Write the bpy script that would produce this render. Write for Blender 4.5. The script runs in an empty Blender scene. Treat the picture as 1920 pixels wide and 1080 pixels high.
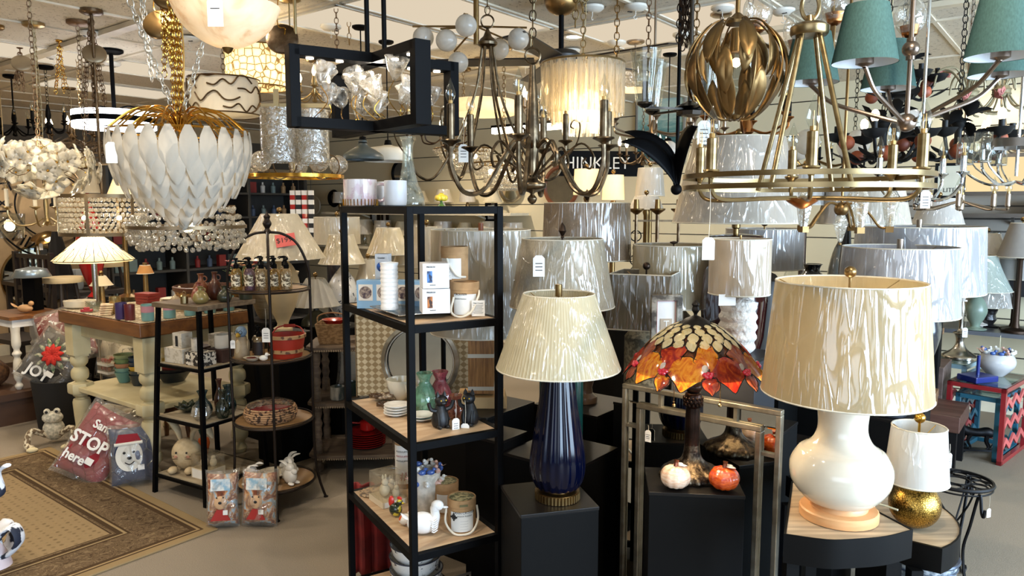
import bpy, bmesh, math, random
from mathutils import Vector, Matrix, noise
SC=bpy.context.scene; COL=SC.collection
R=random.Random(7); PI=math.pi; TAU=2*PI
sin,cos,rad=math.sin,math.cos,math.radians
# ---------------- camera ----------------
FL=26.0; F=1920*FL/36; PITCH=rad(6.25); EYE=1.65
cd=bpy.data.cameras.new('camera'); cam=bpy.data.objects.new('camera',cd); COL.objects.link(cam)
cam.location=(0,0,EYE); cam.rotation_euler=(PI/2-PITCH,0,0); cd.lens=FL; cd.sensor_width=36; cd.clip_start=.05; SC.camera=cam
SC.view_settings.view_transform='Standard'; SC.view_settings.look='None'; SC.view_settings.gamma=1
SC.view_settings.use_curve_mapping=False; SC.view_settings.exposure=0.4
SC.cycles.max_bounces=9; SC.cycles.diffuse_bounces=3; SC.cycles.glossy_bounces=3; SC.cycles.transmission_bounces=4
SC.cycles.transparent_max_bounces=24; SC.cycles.caustics_reflective=False; SC.cycles.caustics_refractive=False
SC.cycles.sample_clamp_indirect=4
# room frame: local +x runs along the far wall to the right, local +y runs towards the far wall
RZ=rad(-38)
def W(x,y,z=0): return Vector((x*cos(RZ)-y*sin(RZ), x*sin(RZ)+y*cos(RZ), z))
# ---------------- world and lights ----------------
wd=bpy.data.worlds.new('world'); SC.world=wd; wd.use_nodes=True
bg=wd.node_tree.nodes['Background']; bg.inputs[0].default_value=(.60,.76,1,1); bg.inputs[1].default_value=.75
def area(name,loc,tgt,sx,sy,col,pw):
    l=bpy.data.lights.new(name,'AREA'); l.shape='RECTANGLE'; l.size=sx; l.size_y=sy; l.color=col; l.energy=pw
    o=bpy.data.objects.new(name,l); COL.objects.link(o); o.location=loc
    o.rotation_euler=(Vector(tgt)-Vector(loc)).to_track_quat('-Z','Y').to_euler(); return o
DAY=(.58,.77,1); WARM=(1,.78,.52)
area('window_daylight',W(3.9,2.6,1.6),W(-3,3.4,1.0),5.5,2.3,DAY,620)
area('window_daylight',W(1.2,-3.6,1.7),W(-.8,4,1.1),4,2.2,(.80,.89,1),50)
def point(name,loc,pw,col=WARM,r=.05):
    l=bpy.data.lights.new(name,'POINT'); l.energy=pw; l.color=col; l.shadow_soft_size=r
    o=bpy.data.objects.new(name,l); COL.objects.link(o); o.location=loc; return o
# ---------------- placement helpers ----------------
def ray(px,py):
    x=(px-960)/F; y=(540-py)/F
    return Vector((x, cos(PITCH)+y*sin(PITCH), -sin(PITCH)+y*cos(PITCH)))
def P(px,py,Y):
    d=ray(px,py); return Vector((0,0,EYE))+d*(Y/d.y)
def fl(px,py,z=0.0):
    d=ray(px,py); return Vector((0,0,EYE))+d*((z-EYE)/d.z)
def S(n,Y,py=400):      # metres spanned by n pixels at distance Y
    return n*Y/(ray(960,py).y*F)
# ---------------- mesh builder ----------------
def perp(t):
    t=t.normalized(); a=Vector((0,0,1)) if abs(t.z)<.9 else Vector((1,0,0))
    u=t.cross(a).normalized(); return u,t.cross(u).normalized()
def crv(pts,n=6,closed=False):
    p=[Vector(q) for q in pts]; L=len(p); out=[]
    for i in range(L if closed else L-1):
        if closed: a,b,c,d=p[(i-1)%L],p[i],p[(i+1)%L],p[(i+2)%L]
        else: a,b,c,d=p[max(i-1,0)],p[i],p[i+1],p[min(i+2,L-1)]
        for k in range(n):
            t=k/n; out.append(.5*((2*b)+(c-a)*t+(2*a-5*b+4*c-d)*t*t+(3*b-a-3*c+d)*t**3))
    if not closed: out.append(p[-1])
    return out
def curve2(pts,n=5):    # smooth an (r,z) profile
    return [(max(q.x,0),q.y) for q in crv([(a,b,0) for a,b in pts],n)]
class M:
    def __init__(s): s.v=[]; s.f=[]; s.k=[]; s.mi=0
    def add(s,vs,fs):
        o=len(s.v); s.v+= [tuple(q) for q in vs]
        for q in fs: s.f.append(tuple(o+i for i in q)); s.k.append(s.mi)
        return s
    def box(s,c,d,rz=0,taper=1,M4=None):
        x,y,z=[q/2 for q in d]; vs=[]
        for sz in (-1,1):
            k=taper if sz>0 else 1
            for a,b in ((-1,-1),(1,-1),(1,1),(-1,1)): vs.append(Vector((a*x*k,b*y*k,sz*z)))
        m=Matrix.Rotation(rz,3,'Z') if M4 is None else M4
        vs=[m@q+Vector(c) for q in vs]
        return s.add(vs,[(3,2,1,0),(4,5,6,7),(0,1,5,4),(1,2,6,5),(2,3,7,6),(3,0,4,7)])
    def bar(s,a,b,w,h=None,up=None):   # square bar from a to b
        a=Vector(a); b=Vector(b); h=h or w; t=(b-a).normalized()
        upv=Vector(up) if up else (Vector((0,0,1)) if abs(t.z)<.95 else Vector((0,1,0)))
        u=t.cross(upv).normalized(); v=u.cross(t)
        vs=[p+u*i*w/2+v*j*h/2 for p in (a,b) for i,j in ((-1,-1),(1,-1),(1,1),(-1,1))]
        return s.add(vs,[(3,2,1,0),(4,5,6,7),(0,1,5,4),(1,2,6,5),(2,3,7,6),(3,0,4,7)])
    def lathe(s,prof,c=(0,0,0),n=28,fn=None,m=None,cap=True,sx=1,sy=1):
        vs=[];fs=[];c=Vector(c);L=len(prof)
        for i,(r,z) in enumerate(prof):
            for j in range(n):
                t=TAU*j/n; k=fn(t,i/(L-1),z) if fn else 1
                q=Vector((r*k*cos(t)*sx,r*k*sin(t)*sy,z)); vs.append((m@q if m else q)+c)
        for i in range(L-1):
            for j in range(n): fs.append((i*n+j,i*n+(j+1)%n,(i+1)*n+(j+1)%n,(i+1)*n+j))
        if cap:
            if prof[0][0]>1e-5: fs.append(tuple(reversed(range(n))))
            if prof[-1][0]>1e-5: fs.append(tuple((L-1)*n+j for j in range(n)))
        return s.add(vs,fs)
    def tube(s,pts,r,n=6,closed=False,flat=1):
        pts=[Vector(p) for p in pts]; L=len(pts); vs=[];fs=[]; u=None
        for i,p in enumerate(pts):
            t=(pts[(i+1)%L]-pts[i-1]) if closed else (pts[min(i+1,L-1)]-pts[max(i-1,0)])
            if t.length<1e-9: t=Vector((0,0,1))
            t.normalize()
            if u is None: u,_=perp(t)
            else:
                u=u-t*u.dot(t)
                if u.length<1e-6: u,_=perp(t)
                u.normalize()
            w=t.cross(u); rr=r[i] if isinstance(r,(list,tuple)) else r
            for j in range(n): a=TAU*j/n; vs.append(p+u*cos(a)*rr+w*sin(a)*rr*flat)
        for i in range(L if closed else L-1):
            for j in range(n): a=i*n; b=((i+1)%L)*n; fs.append((a+j,a+(j+1)%n,b+(j+1)%n,b+j))
        if not closed: fs.append(tuple(reversed(range(n)))); fs.append(tuple((L-1)*n+j for j in range(n)))
        return s.add(vs,fs)
    def rod(s,a,b,r,n=8,r2=None): return s.tube([a,b],[r,r if r2 is None else r2],n)
    def ring(s,c,R_,r,n=28,k=6,m=None,sx=1,sy=1):
        pts=[]
        for i in range(n):
            a=TAU*i/n; q=Vector((R_*cos(a)*sx,R_*sin(a)*sy,0)); pts.append((m@q if m else q)+Vector(c))
        return s.tube(pts,r,k,True)
    def ball(s,c,r,n=16,m=8,sc=(1,1,1),fn=None,rot=None):
        vs=[];fs=[];c=Vector(c)
        def pt(a,b):
            q=Vector((sin(b)*cos(a),sin(b)*sin(a),cos(b)))
            k=r*(fn(q) if fn else 1); q=Vector((q.x*k*sc[0],q.y*k*sc[1],q.z*k*sc[2]))
            return (rot@q if rot else q)+c
        vs.append(pt(0,0))
        for i in range(1,m):
            for j in range(n): vs.append(pt(TAU*j/n,PI*i/m))
        vs.append(pt(0,PI))
        for j in range(n): fs.append((0,1+j,1+(j+1)%n))
        for i in range(m-2):
            for j in range(n): a=1+i*n; fs.append((a+j,a+n+j,a+n+(j+1)%n,a+(j+1)%n))
        a=1+(m-2)*n
        for j in range(n): fs.append((a+j,len(vs)-1,a+(j+1)%n))
        return s.add(vs,fs)
    def grid(s,fn,nu,nv,cu=False):
        vs=[fn(i/nu,j/nv) for j in range(nv+1) for i in range(nu if cu else nu+1)]; w=nu if cu else nu+1; fs=[]
        for j in range(nv):
            for i in range(nu): a=j*w+i; b=j*w+(i+1)%w; fs.append((a,b,b+w,a+w))
        return s.add(vs,fs)
    def prism(s,poly,z0,z1,m=None,c=(0,0,0)):
        n=len(poly); c=Vector(c)
        vs=[Vector((x,y,z0)) for x,y in poly]+[Vector((x,y,z1)) for x,y in poly]
        vs=[(m@q if m else q)+c for q in vs]
        return s.add(vs,[tuple(reversed(range(n))),tuple(range(n,2*n))]+[(i,(i+1)%n,n+(i+1)%n,n+i) for i in range(n)])
    def leaf(s,base,tip,w,bow=(0,0,0),fold=.2,n=6,side=None,th=0):
        b=Vector(base); t=Vector(tip); bow=Vector(bow); d=(t-b)
        u=Vector(side).normalized() if side else perp(d)[0]
        nn=d.normalized().cross(u); vs=[];fs=[]
        for i in range(n+1):
            k=i/n; p=b+d*k+bow*4*k*(1-k); ww=w*.5*max(sin(PI*min(k*.98+.01,1))**.75,.02)
            vs+=[p-u*ww+nn*ww*fold,p,p+u*ww+nn*ww*fold]
        for i in range(n):
            a=i*3; fs+=[(a,a+1,a+4,a+3),(a+1,a+2,a+5,a+4)]
        s.add(vs,fs)
        return s
    def chain(s,a,b,L=.035,w=.011,r=.0022,sag=0):
        a=Vector(a); b=Vector(b); D=(b-a).length; n=max(2,int(D/(L*.78)))
        pts=[a.lerp(b,i/n)+Vector((0,0,-sag*4*(i/n)*(1-i/n))) for i in range(n+1)]
        for i in range(n):
            p=(pts[i]+pts[i+1])/2; t=(pts[i+1]-pts[i]); u,v=perp(t); t=t.normalized()
            q=u if i%2 else v; o=[]
            for k in range(10):
                an=TAU*k/10; o.append(p+t*L/2*cos(an)+q*w*sin(an))
            s.tube(o,r,4,True)
        return s
    def xf(s,m): s.v=[tuple(m@Vector(q)) for q in s.v]; return s
def link(o): COL.objects.link(o); return o
def O(name,m,mt,par=None,sm=True,bev=0,sol=0,loc=None,rz=None,sub=0):
    if isinstance(m,M):
        me=bpy.data.meshes.new(name); me.from_pydata(m.v,[],m.f); me.update()
        mts=mt if isinstance(mt,(list,tuple)) else [mt]
        for q in mts: me.materials.append(q)
        if len(mts)>1: me.polygons.foreach_set('material_index',m.k)
    else: me=m; me.materials.clear(); me.materials.append(mt)
    o=bpy.data.objects.new(name,me); link(o)
    if sm and len(me.polygons):
        me.shade_smooth()
        if hasattr(me,'set_sharp_from_angle'): me.set_sharp_from_angle(angle=rad(38))
    if bev:
        b=o.modifiers.new('bevel','BEVEL'); b.width=bev; b.segments=2; b.limit_method='ANGLE'
    if sol:
        b=o.modifiers.new('solid','SOLIDIFY'); b.thickness=sol; b.offset=0
    if sub:
        b=o.modifiers.new('sub','SUBSURF'); b.levels=sub; b.render_levels=sub
    if par: o.parent=par
    if loc is not None: o.location=loc
    if rz is not None: o.rotation_euler=(0,0,rz)
    return o
def tag(o,label=None,cat=None,group=None,kind=None):
    if label: o['label']=label
    if cat: o['category']=cat
    if group: o['group']=group
    if kind: o['kind']=kind
    return o
def T(name,label,cat,loc=(0,0,0),rz=0,group=None):
    o=bpy.data.objects.new(name,None); link(o); o.empty_display_size=.05
    o.location=loc; o.rotation_euler=(0,0,rz); return tag(o,label,cat,group)
def dup(root,loc=None,rz=None,label=None,par=None,scale=None):
    c=root.copy(); link(c)
    if par: c.parent=par
    if loc is not None: c.location=loc
    if rz is not None: c.rotation_euler=(0,0,rz)
    if label: c['label']=label
    if scale: c.scale=(scale,)*3
    for ch in list(root.children): dup(ch,par=c)
    return c
def text(name,s,size,mt,par=None,M4=None,ext=.0006,al='CENTER',bold=0):
    cu=bpy.data.curves.new(name,'FONT'); cu.body=s; cu.size=size; cu.extrude=ext; cu.align_x=al; cu.align_y='CENTER'; cu.offset=bold; cu.resolution_u=3
    t=bpy.data.objects.new(name,cu); me=bpy.data.meshes.new_from_object(t); bpy.data.objects.remove(t)
    if M4 is not None: me.transform(M4)
    me.materials.clear(); me.materials.append(mt); o=bpy.data.objects.new(name,me); link(o)
    if par: o.parent=par
    return o
def face(c,nrm,up=(0,0,1)):      # matrix that lays text/panels in the plane with this outward normal
    n=Vector(nrm).normalized(); x=Vector(up).cross(n).normalized(); y=n.cross(x)
    m=Matrix((x,y,n)).transposed().to_4x4(); m.translation=Vector(c); return m
# ---------------- materials ----------------
def lin(h):
    h=h.lstrip('#'); o=[]
    for i in (0,2,4):
        c=int(h[i:i+2],16)/255; o.append(c/12.92 if c<=.04045 else ((c+.055)/1.055)**2.4)
    return (*o,1)
class N:
    def __init__(s,name):
        s.m=bpy.data.materials.new(name); s.m.use_nodes=True; s.t=s.m.node_tree; s.n=s.t.nodes
        s.b=s.n['Principled BSDF']; s.out=s.n['Material Output']
    def __call__(s,ty,_ins=None,**kw):
        q=s.n.new('ShaderNode'+ty)
        for k,v in kw.items(): setattr(q,k,v)
        for k,v in (_ins or {}).items():
            if hasattr(v,'links') or isinstance(v,bpy.types.NodeSocket): s.t.links.new(v,q.inputs[k])
            else: q.inputs[k].default_value=v
        return q
    def L(s,a,b): s.t.links.new(a,b)
    def co(s,scale=(1,1,1),kind='Object',rot=(0,0,0)):
        c=s('TexCoord'); return s('Mapping',{'Vector':c.outputs[kind],'Scale':scale,'Rotation':rot}).outputs[0]
    def noise(s,v,sc,det=3,rough=.5,dist=0): return s('TexNoise',{'Vector':v,'Scale':sc,'Detail':det,'Roughness':rough,'Distortion':dist}).outputs[0]
    def ramp(s,v,stops,interp='LINEAR'):
        r=s('ValToRGB',{'Fac':v}); e=r.color_ramp; e.interpolation=interp
        while len(e.elements)<len(stops): e.elements.new(.5)
        for q,(p,c) in zip(e.elements,stops): q.position=p; q.color=lin(c) if isinstance(c,str) else (c,c,c,1)
        return r.outputs[0]
    def fres(s,bp=None,k=.9,f0=.04):
        w=s('LayerWeight',{'Blend':.5}); 
        if bp: s.L(bp,w.inputs['Normal'])
        p=s('Math',{0:w.outputs['Facing'],1:4.},operation='POWER').outputs[0]
        return s('MapRange',{0:p,1:0.,2:1.,3:f0,4:k}).outputs[0]
    def bump(s,h,st=.3,d=.01): return s('Bump',{'Height':h,'Strength':st,'Distance':d}).outputs[0]
    def mix(s,f,a,b):
        q=s('Mix',data_type='RGBA')
        for i,v in ((0,f),(6,a),(7,b)):
            if isinstance(v,bpy.types.NodeSocket): s.L(v,q.inputs[i])
            else: q.inputs[i].default_value=lin(v) if isinstance(v,str) else v
        return q.outputs[2]
_mc={}
def mat(name,col='808080',rough=.5,metal=0,col2=None,sc=8,stretch=(1,1,1),bump=0,bsc=None,coat=0,em=None,es=0,th=(.4,.6),spec=None,bd=.004):
    if name in _mc: return _mc[name]
    n=N(name); b=n.b; b.inputs['Base Color'].default_value=lin(col); b.inputs['Roughness'].default_value=rough
    b.inputs['Metallic'].default_value=metal; b.inputs['Coat Weight'].default_value=coat; b.inputs['Coat Roughness'].default_value=.05
    if spec is not None: b.inputs['Specular IOR Level'].default_value=spec
    v=n.co(stretch); h=n.noise(v,sc,4)
    if col2: n.L(n.ramp(h,[(th[0],col),(th[1],col2)]),b.inputs['Base Color'])
    else:       # a faint tone variation everywhere
        q=n('HueSaturation',{'Color':lin(col)}); n.L(n('MapRange',{0:h,1:.3,2:.7,3:.9,4:1.08}).outputs[0],q.inputs['Value']); n.L(q.outputs[0],b.inputs['Base Color'])
    if bump: n.L(n.bump(n.noise(v,bsc or sc*4,3),bump,bd),b.inputs['Normal'])
    if em: b.inputs['Emission Color'].default_value=lin(em); b.inputs['Emission Strength'].default_value=es
    _mc[name]=n.m; return n.m
def shade_mat(name,col,wrap=1,tr=.35,weave=0,em=0,pleat=0,gl=1.0):
    n=N(name); v=n.co((1,1,1)); c=n('HueSaturation',{'Color':lin(col)})
    n.L(n('MapRange',{0:n.noise(n.co((1,1,.4)),260 if weave else 40,3),1:.3,2:.7,3:.84 if weave else .95,4:1.1 if weave else 1.03}).outputs[0],c.inputs['Value']); c=c.outputs[0]
    d=n('BsdfDiffuse',{'Color':c}); t=n('BsdfTranslucent',{'Color':c}); mx=n('MixShader',{0:tr,1:d.outputs[0],2:t.outputs[0]}).outputs[0]
    if wrap:
        M2=lambda op,x,y=0.: n('Math',{0:x,1:y},operation=op).outputs[0]
        def ridge(v,p): return M2('POWER',M2('SUBTRACT',1.,M2('ABSOLUTE',M2('SUBTRACT',M2('MULTIPLY',v,2.),1.))),p)
        r1=ridge(n('TexNoise',{'Vector':n.co((1,1,.10)),'Scale':26,'Detail':2,'Distortion':.5}).outputs[0],9.)
        r2=ridge(n('TexNoise',{'Vector':n.co((1,1,.45),rot=(.6,.35,0)),'Scale':8,'Detail':1,'Distortion':.3}).outputs[0],16.)
        big=n.noise(n.co((1,1,.2)),9,2,.5,.3)
        bp=n.bump(M2('ADD',M2('ADD',r1,M2('MULTIPLY',r2,1.4)),M2('MULTIPLY',big,4.)),.9,.0035)
        w=n('MapRange',{0:n.fres(bp,.55,.10*gl),3:0.,4:1.}).outputs[0]
        g=n('BsdfGlossy',{'Color':n.mix(w,'000000','ffffff'),'Roughness':.16,'Normal':bp})
        mx=n('AddShader',{0:mx,1:g.outputs[0]}).outputs[0]
    if em:
        e=n('Emission',{'Color':lin('ffdca0'),'Strength':em}); mx=n('AddShader',{0:mx,1:e.outputs[0]}).outputs[0]
    n.L(mx,n.out.inputs[0]); return n.m
def glass(name,tint='ffffff',bump=0,bsc=30,refl=.06,body=0,bodycol='ffffff',rough=.03,stretch=(1,1,1),em=0,emc='ffd090'):
    if name in _mc: return _mc[name]
    n=N(name); bp=n.bump(n.noise(n.co(stretch),bsc,2,.5,1),bump,.01) if bump else None
    tr=n('BsdfTransparent',{'Color':lin(tint)}).outputs[0]; g=n('BsdfGlossy',{'Roughness':rough})
    if bp: n.L(bp,g.inputs['Normal'])
    if body:
        d=n('BsdfDiffuse',{'Color':lin(bodycol)}); q=n('BsdfTranslucent',{'Color':lin(bodycol)})
        d=n('MixShader',{0:.5,1:d.outputs[0],2:q.outputs[0]}).outputs[0]
        f=body
        if bump: f=n('MapRange',{0:n.noise(n.co(stretch),bsc,2,.5,1),1:.35,2:.65,3:max(body-.25,0),4:min(body+.2,1)}).outputs[0]
        tr=n('MixShader',{0:f,1:tr,2:d}).outputs[0]
    f=n.fres(bp,.85,refl)
    mx=n('MixShader',{0:f,1:tr,2:g.outputs[0]}).outputs[0]
    if em: mx=n('AddShader',{0:mx,1:n('Emission',{'Color':lin(emc),'Strength':em}).outputs[0]}).outputs[0]
    n.L(mx,n.out.inputs[0]); _mc[name]=n.m; return n.m
def emis(name,col,st):
    if name in _mc: return _mc[name]
    n=N(name); n.L(n('Emission',{'Color':lin(col),'Strength':st}).outputs[0],n.out.inputs[0]); _mc[name]=n.m; return n.m
BLACK=mat('black_metal','040405',.55,0,spec=.08); BRASS=mat('antique_brass','8a7048',.32,1,bump=.08,bsc=60); GOLD=mat('polished_gold','c9973f',.2,1)
BRONZE=mat('aged_bronze','7a6750',.38,1,col2='5c4a38',sc=20,bump=.25,bsc=70); SILVER=mat('brushed_silver','b9b4aa',.22,1); DARKB=mat('dark_bronze','3a2c22',.4,.8,bump=.15,bsc=50)
NICKEL=mat('warm_nickel','9c8d7c',.28,1); CHROME=mat('chrome','d8dce0',.07,1); RUST=mat('rusty_chain','7a6048',.5,.9); CHAINW=mat('white_chain','cfc8b8',.4,.5)
LBRASS=mat('light_brass','a8946c',.3,1); WHITE=mat('white_ceramic','efece4',.15,0,coat=.6); CREAM=mat('cream_ceramic','dcd2be',.10,0,coat=.8)
PAPER=mat('white_paper','e9e6df',.8); INK=mat('black_ink','1a1a1c',.7); INKR=mat('red_ink','b8323a',.7); KRAFT=mat('kraft_board','b08a5e',.75,col2='a07a50',sc=30)
WOODL=mat('light_oak','c3a886',.55,col2='b09170',sc=4,stretch=(1,9,9),bump=.05); WOODD=mat('dark_walnut','4a3024',.5,col2='33201a',sc=5,stretch=(1,9,9)); WOODG=mat('grey_oak','8b7a68',.6,col2='75664f',sc=4,stretch=(1,9,9))
BLKWOOD=mat('black_plinth','040404',.65,spec=.15); REDP=mat('red_glaze','a81e1c',.15,coat=.6); ROPE=mat('cotton_rope','ded5c2',.9); TAN=mat('tan_metal','9a8a70',.4,.6)
BULB=emis('lit_bulb','ffe2b0',14); CLEAR=glass('clear_glass','f4f6f4',0,30,.08); CRYS=glass('crystal','f2f2ee',.5,40,.25,.38,'efe6d4'); CRACK=glass('crackle_glass','f3efe6',.9,45,.22,.25,'f3efe4')
FROST=None; OPAL=glass('opal_glass','f5f2ea',.3,8,.04,.93,'f6f1e8',.15)
COOL=emis('led_strip','f4f6ff',9); FIL=emis('filament','ffb860',6)
# ---------------- room shell ----------------
def carpet():
    n=N('carpet'); v=n.co((1,1,1)); a=n.noise(v,260,4,.7); b=n.noise(v,2.2,3)
    c=n.mix(n.ramp(a,[(.3,0.),(.7,1.)]),'7c7060','a69a88'); c2=n.mix(n('Math',{0:b,1:.35},operation='MULTIPLY').outputs[0],c,'908474'); n.L(c2,n.b.inputs['Base Color'])
    n.b.inputs['Roughness'].default_value=.95; n.b.inputs['Specular IOR Level'].default_value=.1; n.L(n.bump(a,.6,.01),n.b.inputs['Normal']); return n.m
def ceil_mat():
    n=N('ceiling_tile'); v=n.co((1,1,1),rot=(0,0,-RZ)); a=n.noise(n.co((1,1,1),rot=(0,0,-RZ)),55,3,.65,.8); hole=n.ramp(a,[(.30,'7b6a55'),(.41,'d6cbb6')])
    n.L(hole,n.b.inputs['Base Color']); n.b.inputs['Roughness'].default_value=.9; n.L(n.bump(n.ramp(a,[(.3,0.),(.42,1.)]),.7,.01),n.b.inputs['Normal']); return n.m
def slat_mat(name,col,slot,step=.30,w=.010):
    n=N(name); c=n('TexCoord').outputs['Object']; s=n('SeparateXYZ',{0:c}).outputs[2]
    m=n('Math',{0:n('Math',{0:s,1:step*40},operation='ADD').outputs[0],1:step},operation='MODULO').outputs[0]; k=n('Math',{0:m,1:w},operation='LESS_THAN').outputs[0]
    n.L(n.mix(k,col,slot),n.b.inputs['Base Color']); n.b.inputs['Roughness'].default_value=.45
    n.L(n.bump(n('Math',{0:1.,1:k},operation='SUBTRACT').outputs[0],.6,.01),n.b.inputs['Normal']); return n.m
X0,X1,Y0,Y1,ZC=-9.5,4.6,-4.2,7.0,2.74
def slab(name,x0,x1,y0,y1,z0,z1,mt,kind='structure'):
    c=W((x0+x1)/2,(y0+y1)/2,(z0+z1)/2); o=O(name,M().box((0,0,0),(x1-x0,y1-y0,z1-z0)),mt,loc=c,rz=RZ,sm=False); o['kind']=kind; return o
slab('floor',X0,X1,Y0,Y1,-.1,0,carpet()); slab('ceiling',X0,X1,Y0,Y1,ZC,ZC+.1,ceil_mat())
CREAMW=slat_mat('cream_slatwall','d3c7a6','2a2620',.305); GREYW=slat_mat('grey_slatwall','8d877c','38342e',.1,.014)
o=slab('wall_far',X0,X1,Y1,Y1+.12,0,ZC,CREAMW)
WALLT=mat('tan_wall_paint','b99c74',.8); slab('wall_left',X0-.12,X0,Y0,Y1+.12,0,ZC,WALLT)
slab('wall_back',X0,-1.2,Y0-.12,Y0,0,ZC,mat('beige_paint','b7a88c',.8)); slab('wall_back',3.4,X1,Y0-.12,Y0,0,ZC,mat('beige_paint'))
slab('wall_right',X1,X1+.12,Y0,-.4,0,ZC,mat('beige_paint')); slab('wall_right',X1,X1+.12,5.6,Y1,0,ZC,mat('beige_paint')); slab('wall_right',X1,X1+.12,-.4,5.6,0,.5,mat('beige_paint'))
fm=M()
for y in (-.4,1.1,2.6,4.1,5.6): fm.box(W(X1,y,1.62),(.08,.08,2.24),RZ)
o=O('window_1',fm,mat('window_frame_grey','55565a',.4,.6)); o['kind']='structure'
slab('baseboard_left',X0,X0+.02,Y0,Y1,0,.12,mat('cream_trim','d8ceb4',.5)); slab('baseboard_far',X0,X1,Y1-.02,Y1,0,.12,mat('cream_trim'))
# dark upper band along the left wall and header above the far aisle
slab('trim_1',X0,X0+.05,1,Y1,2.2,2.55,mat('umber_paint','54493a',.7))
# ceiling grid
tm=M()
k=0
x=X0+.15
while x<X1: tm.box(W(x,(Y0+Y1)/2,ZC-.004),(.024,Y1-Y0,.012),RZ); x+=.61
y=Y0+.72
while y<Y1: tm.box(W((X0+X1)/2,y,ZC-.005),(X1-X0,.026,.014),RZ); y+=1.22
o=O('trim_2',tm,mat('ceiling_grid_paint','d9cdb6',.5),sm=False); o['kind']='structure'
# slim surface raceways under the ceiling
tm=M()
for yy in (2.18,4.62): tm.box(W((X0+X1)/2-1,yy,ZC-.02),(X1-X0-2.5,.07,.03),RZ)
o=O('trim_3',tm,mat('raceway_paint','d3c6ac',.45),sm=False); o['kind']='structure'
# smooth flush panels and added recessed cans in the ceiling grid
PAN=emis('panel_glow','f6e4c8',.62)  # unlit panels; faint emission put in to match the ceiling's brightness
for i,(px,py) in enumerate([(60,92),(235,112),(600,12),(860,62),(1240,70),(1480,30),(120,158)]):
    q=fl(px,py,ZC); lx=q.x*cos(RZ)+q.y*sin(RZ); ly=-q.x*sin(RZ)+q.y*cos(RZ)
    lx=X0+.15+.61*(round((lx-X0-.15)/.61-.5)+.5); ly=Y0+.72+1.22*(round((ly-Y0-.72)/1.22-.5)+.5)
    t=T('ceiling_panel','smooth cream panel set flush among the fissured ceiling tiles','ceiling panel',W(lx,ly,ZC-.01),RZ,'flush ceiling panels')
    fr=M()
    for s_ in (-1,1): fr.box((s_*.28,0,0),(.02,1.16,.012)).box((0,s_*.57,0),(.58,.02,.012))
    O('frame',fr,mat('white_enamel','ddd6c6',.4),t,False); O('diffuser',M().box((0,0,.004),(.55,1.13,.004)),PAN,t,False)
def added_canlight(x,y,pw,lab='added round recessed ceiling light above the shop floor',tz=0,col=(1,.86,.69),a=150):  # cans added as the room's main light, many of them out of view
    t=T('added_recessed_light',lab,'ceiling light',(x,y,ZC),0,'added recessed ceiling lights')
    O('trim_ring',M().lathe([(.052,-.001),(.075,-.001),(.078,-.006),(.070,-.010),(.052,-.004)],n=24,cap=False),mat('white_enamel'),t)
    O('lens',M().lathe([(0,-.003),(.052,-.003)],n=20,cap=False),emis('can_glow','ffeccc',5),t)
    l=bpy.data.lights.new('added_can_spot','SPOT'); l.energy=pw; l.color=col; l.spot_size=rad(a); l.spot_blend=.6; l.shadow_soft_size=.045
    q=bpy.data.objects.new('added_can_spot',l); COL.objects.link(q); q.location=(x,y,ZC-.03)
for (x,y,p) in [(-2.6,2.2,60),(-.9,1.6,60),(.9,1.3,60),(-3.4,3.7,60),(-5.2,4.6,60),(-1.5,3.3,55),(-3.0,5.6,60),(-5.4,7.2,70),(-1.6,6.6,70),(.4,4.9,60),(1.1,6.6,50),(2.6,4.0,10),(3.6,5.6,18),(-.7,8.2,70),(-4,8.6,60)]: added_canlight(x,y,p)
# rug
def rug_mat():
    n=N('rug_pile'); c=n('TexCoord').outputs['Object']; s=n('SeparateXYZ',{0:c}); X,Y=s.outputs[0],s.outputs[1]
    ma=lambda op,a,b=0.: n('Math',{0:a,1:b},operation=op).outputs[0]
    d=ma('MINIMUM',ma('SUBTRACT',RW/2,ma('ABSOLUTE',X)),ma('SUBTRACT',RL/2,ma('ABSOLUTE',Y)))   # distance from the edge
    v1=n('TexVoronoi',{'Vector':c,'Scale':24,'Randomness':.25},feature='F1').outputs[0]; dots=n.ramp(v1,[(.16,'5a4934'),(.30,'97815f')])
    gr=n.noise(c,15,4,.6,2.4); scroll=n.ramp(gr,[(.40,'4d3d2b'),(.46,'75624a'),(.52,'54432f'),(.60,'7d6a50')])
    fieldc=n.mix(n.noise(c,40,2),dots,'8d7858')
    inb=ma('GREATER_THAN',d,.36); col=n.mix(inb,scroll,fieldc)
    for a,b,cc in ((.0,.05,'8f7a58'),(.05,.062,'4a3927'),(.075,.10,'4a3927'),(.30,.312,'453523'),(.325,.350,'453523'),(.362,.372,'4a3a28'),(.062,.075,'9a835f'),(.312,.325,'94805e')):
        col=n.mix(ma('MULTIPLY',ma('GREATER_THAN',d,a),ma('LESS_THAN',d,b)),col,cc)
    n.L(col,n.b.inputs['Base Color']); n.b.inputs['Roughness'].default_value=.95; n.b.inputs['Specular IOR Level'].default_value=.1
    n.L(n.bump(n.noise(c,300,2),.5,.006),n.b.inputs['Normal']); return n.m
RW,RL=2.12,2.9
rc=W(-3.43-RW/2,1.94-RL/2,0)
o=O('area_rug',M().box((0,0,.005),(RW,RL,.010)),rug_mat(),loc=rc,rz=RZ,sm=False,bev=.004); tag(o,'brown and beige patterned area rug with a scrolled border on the carpet','rug')
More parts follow.
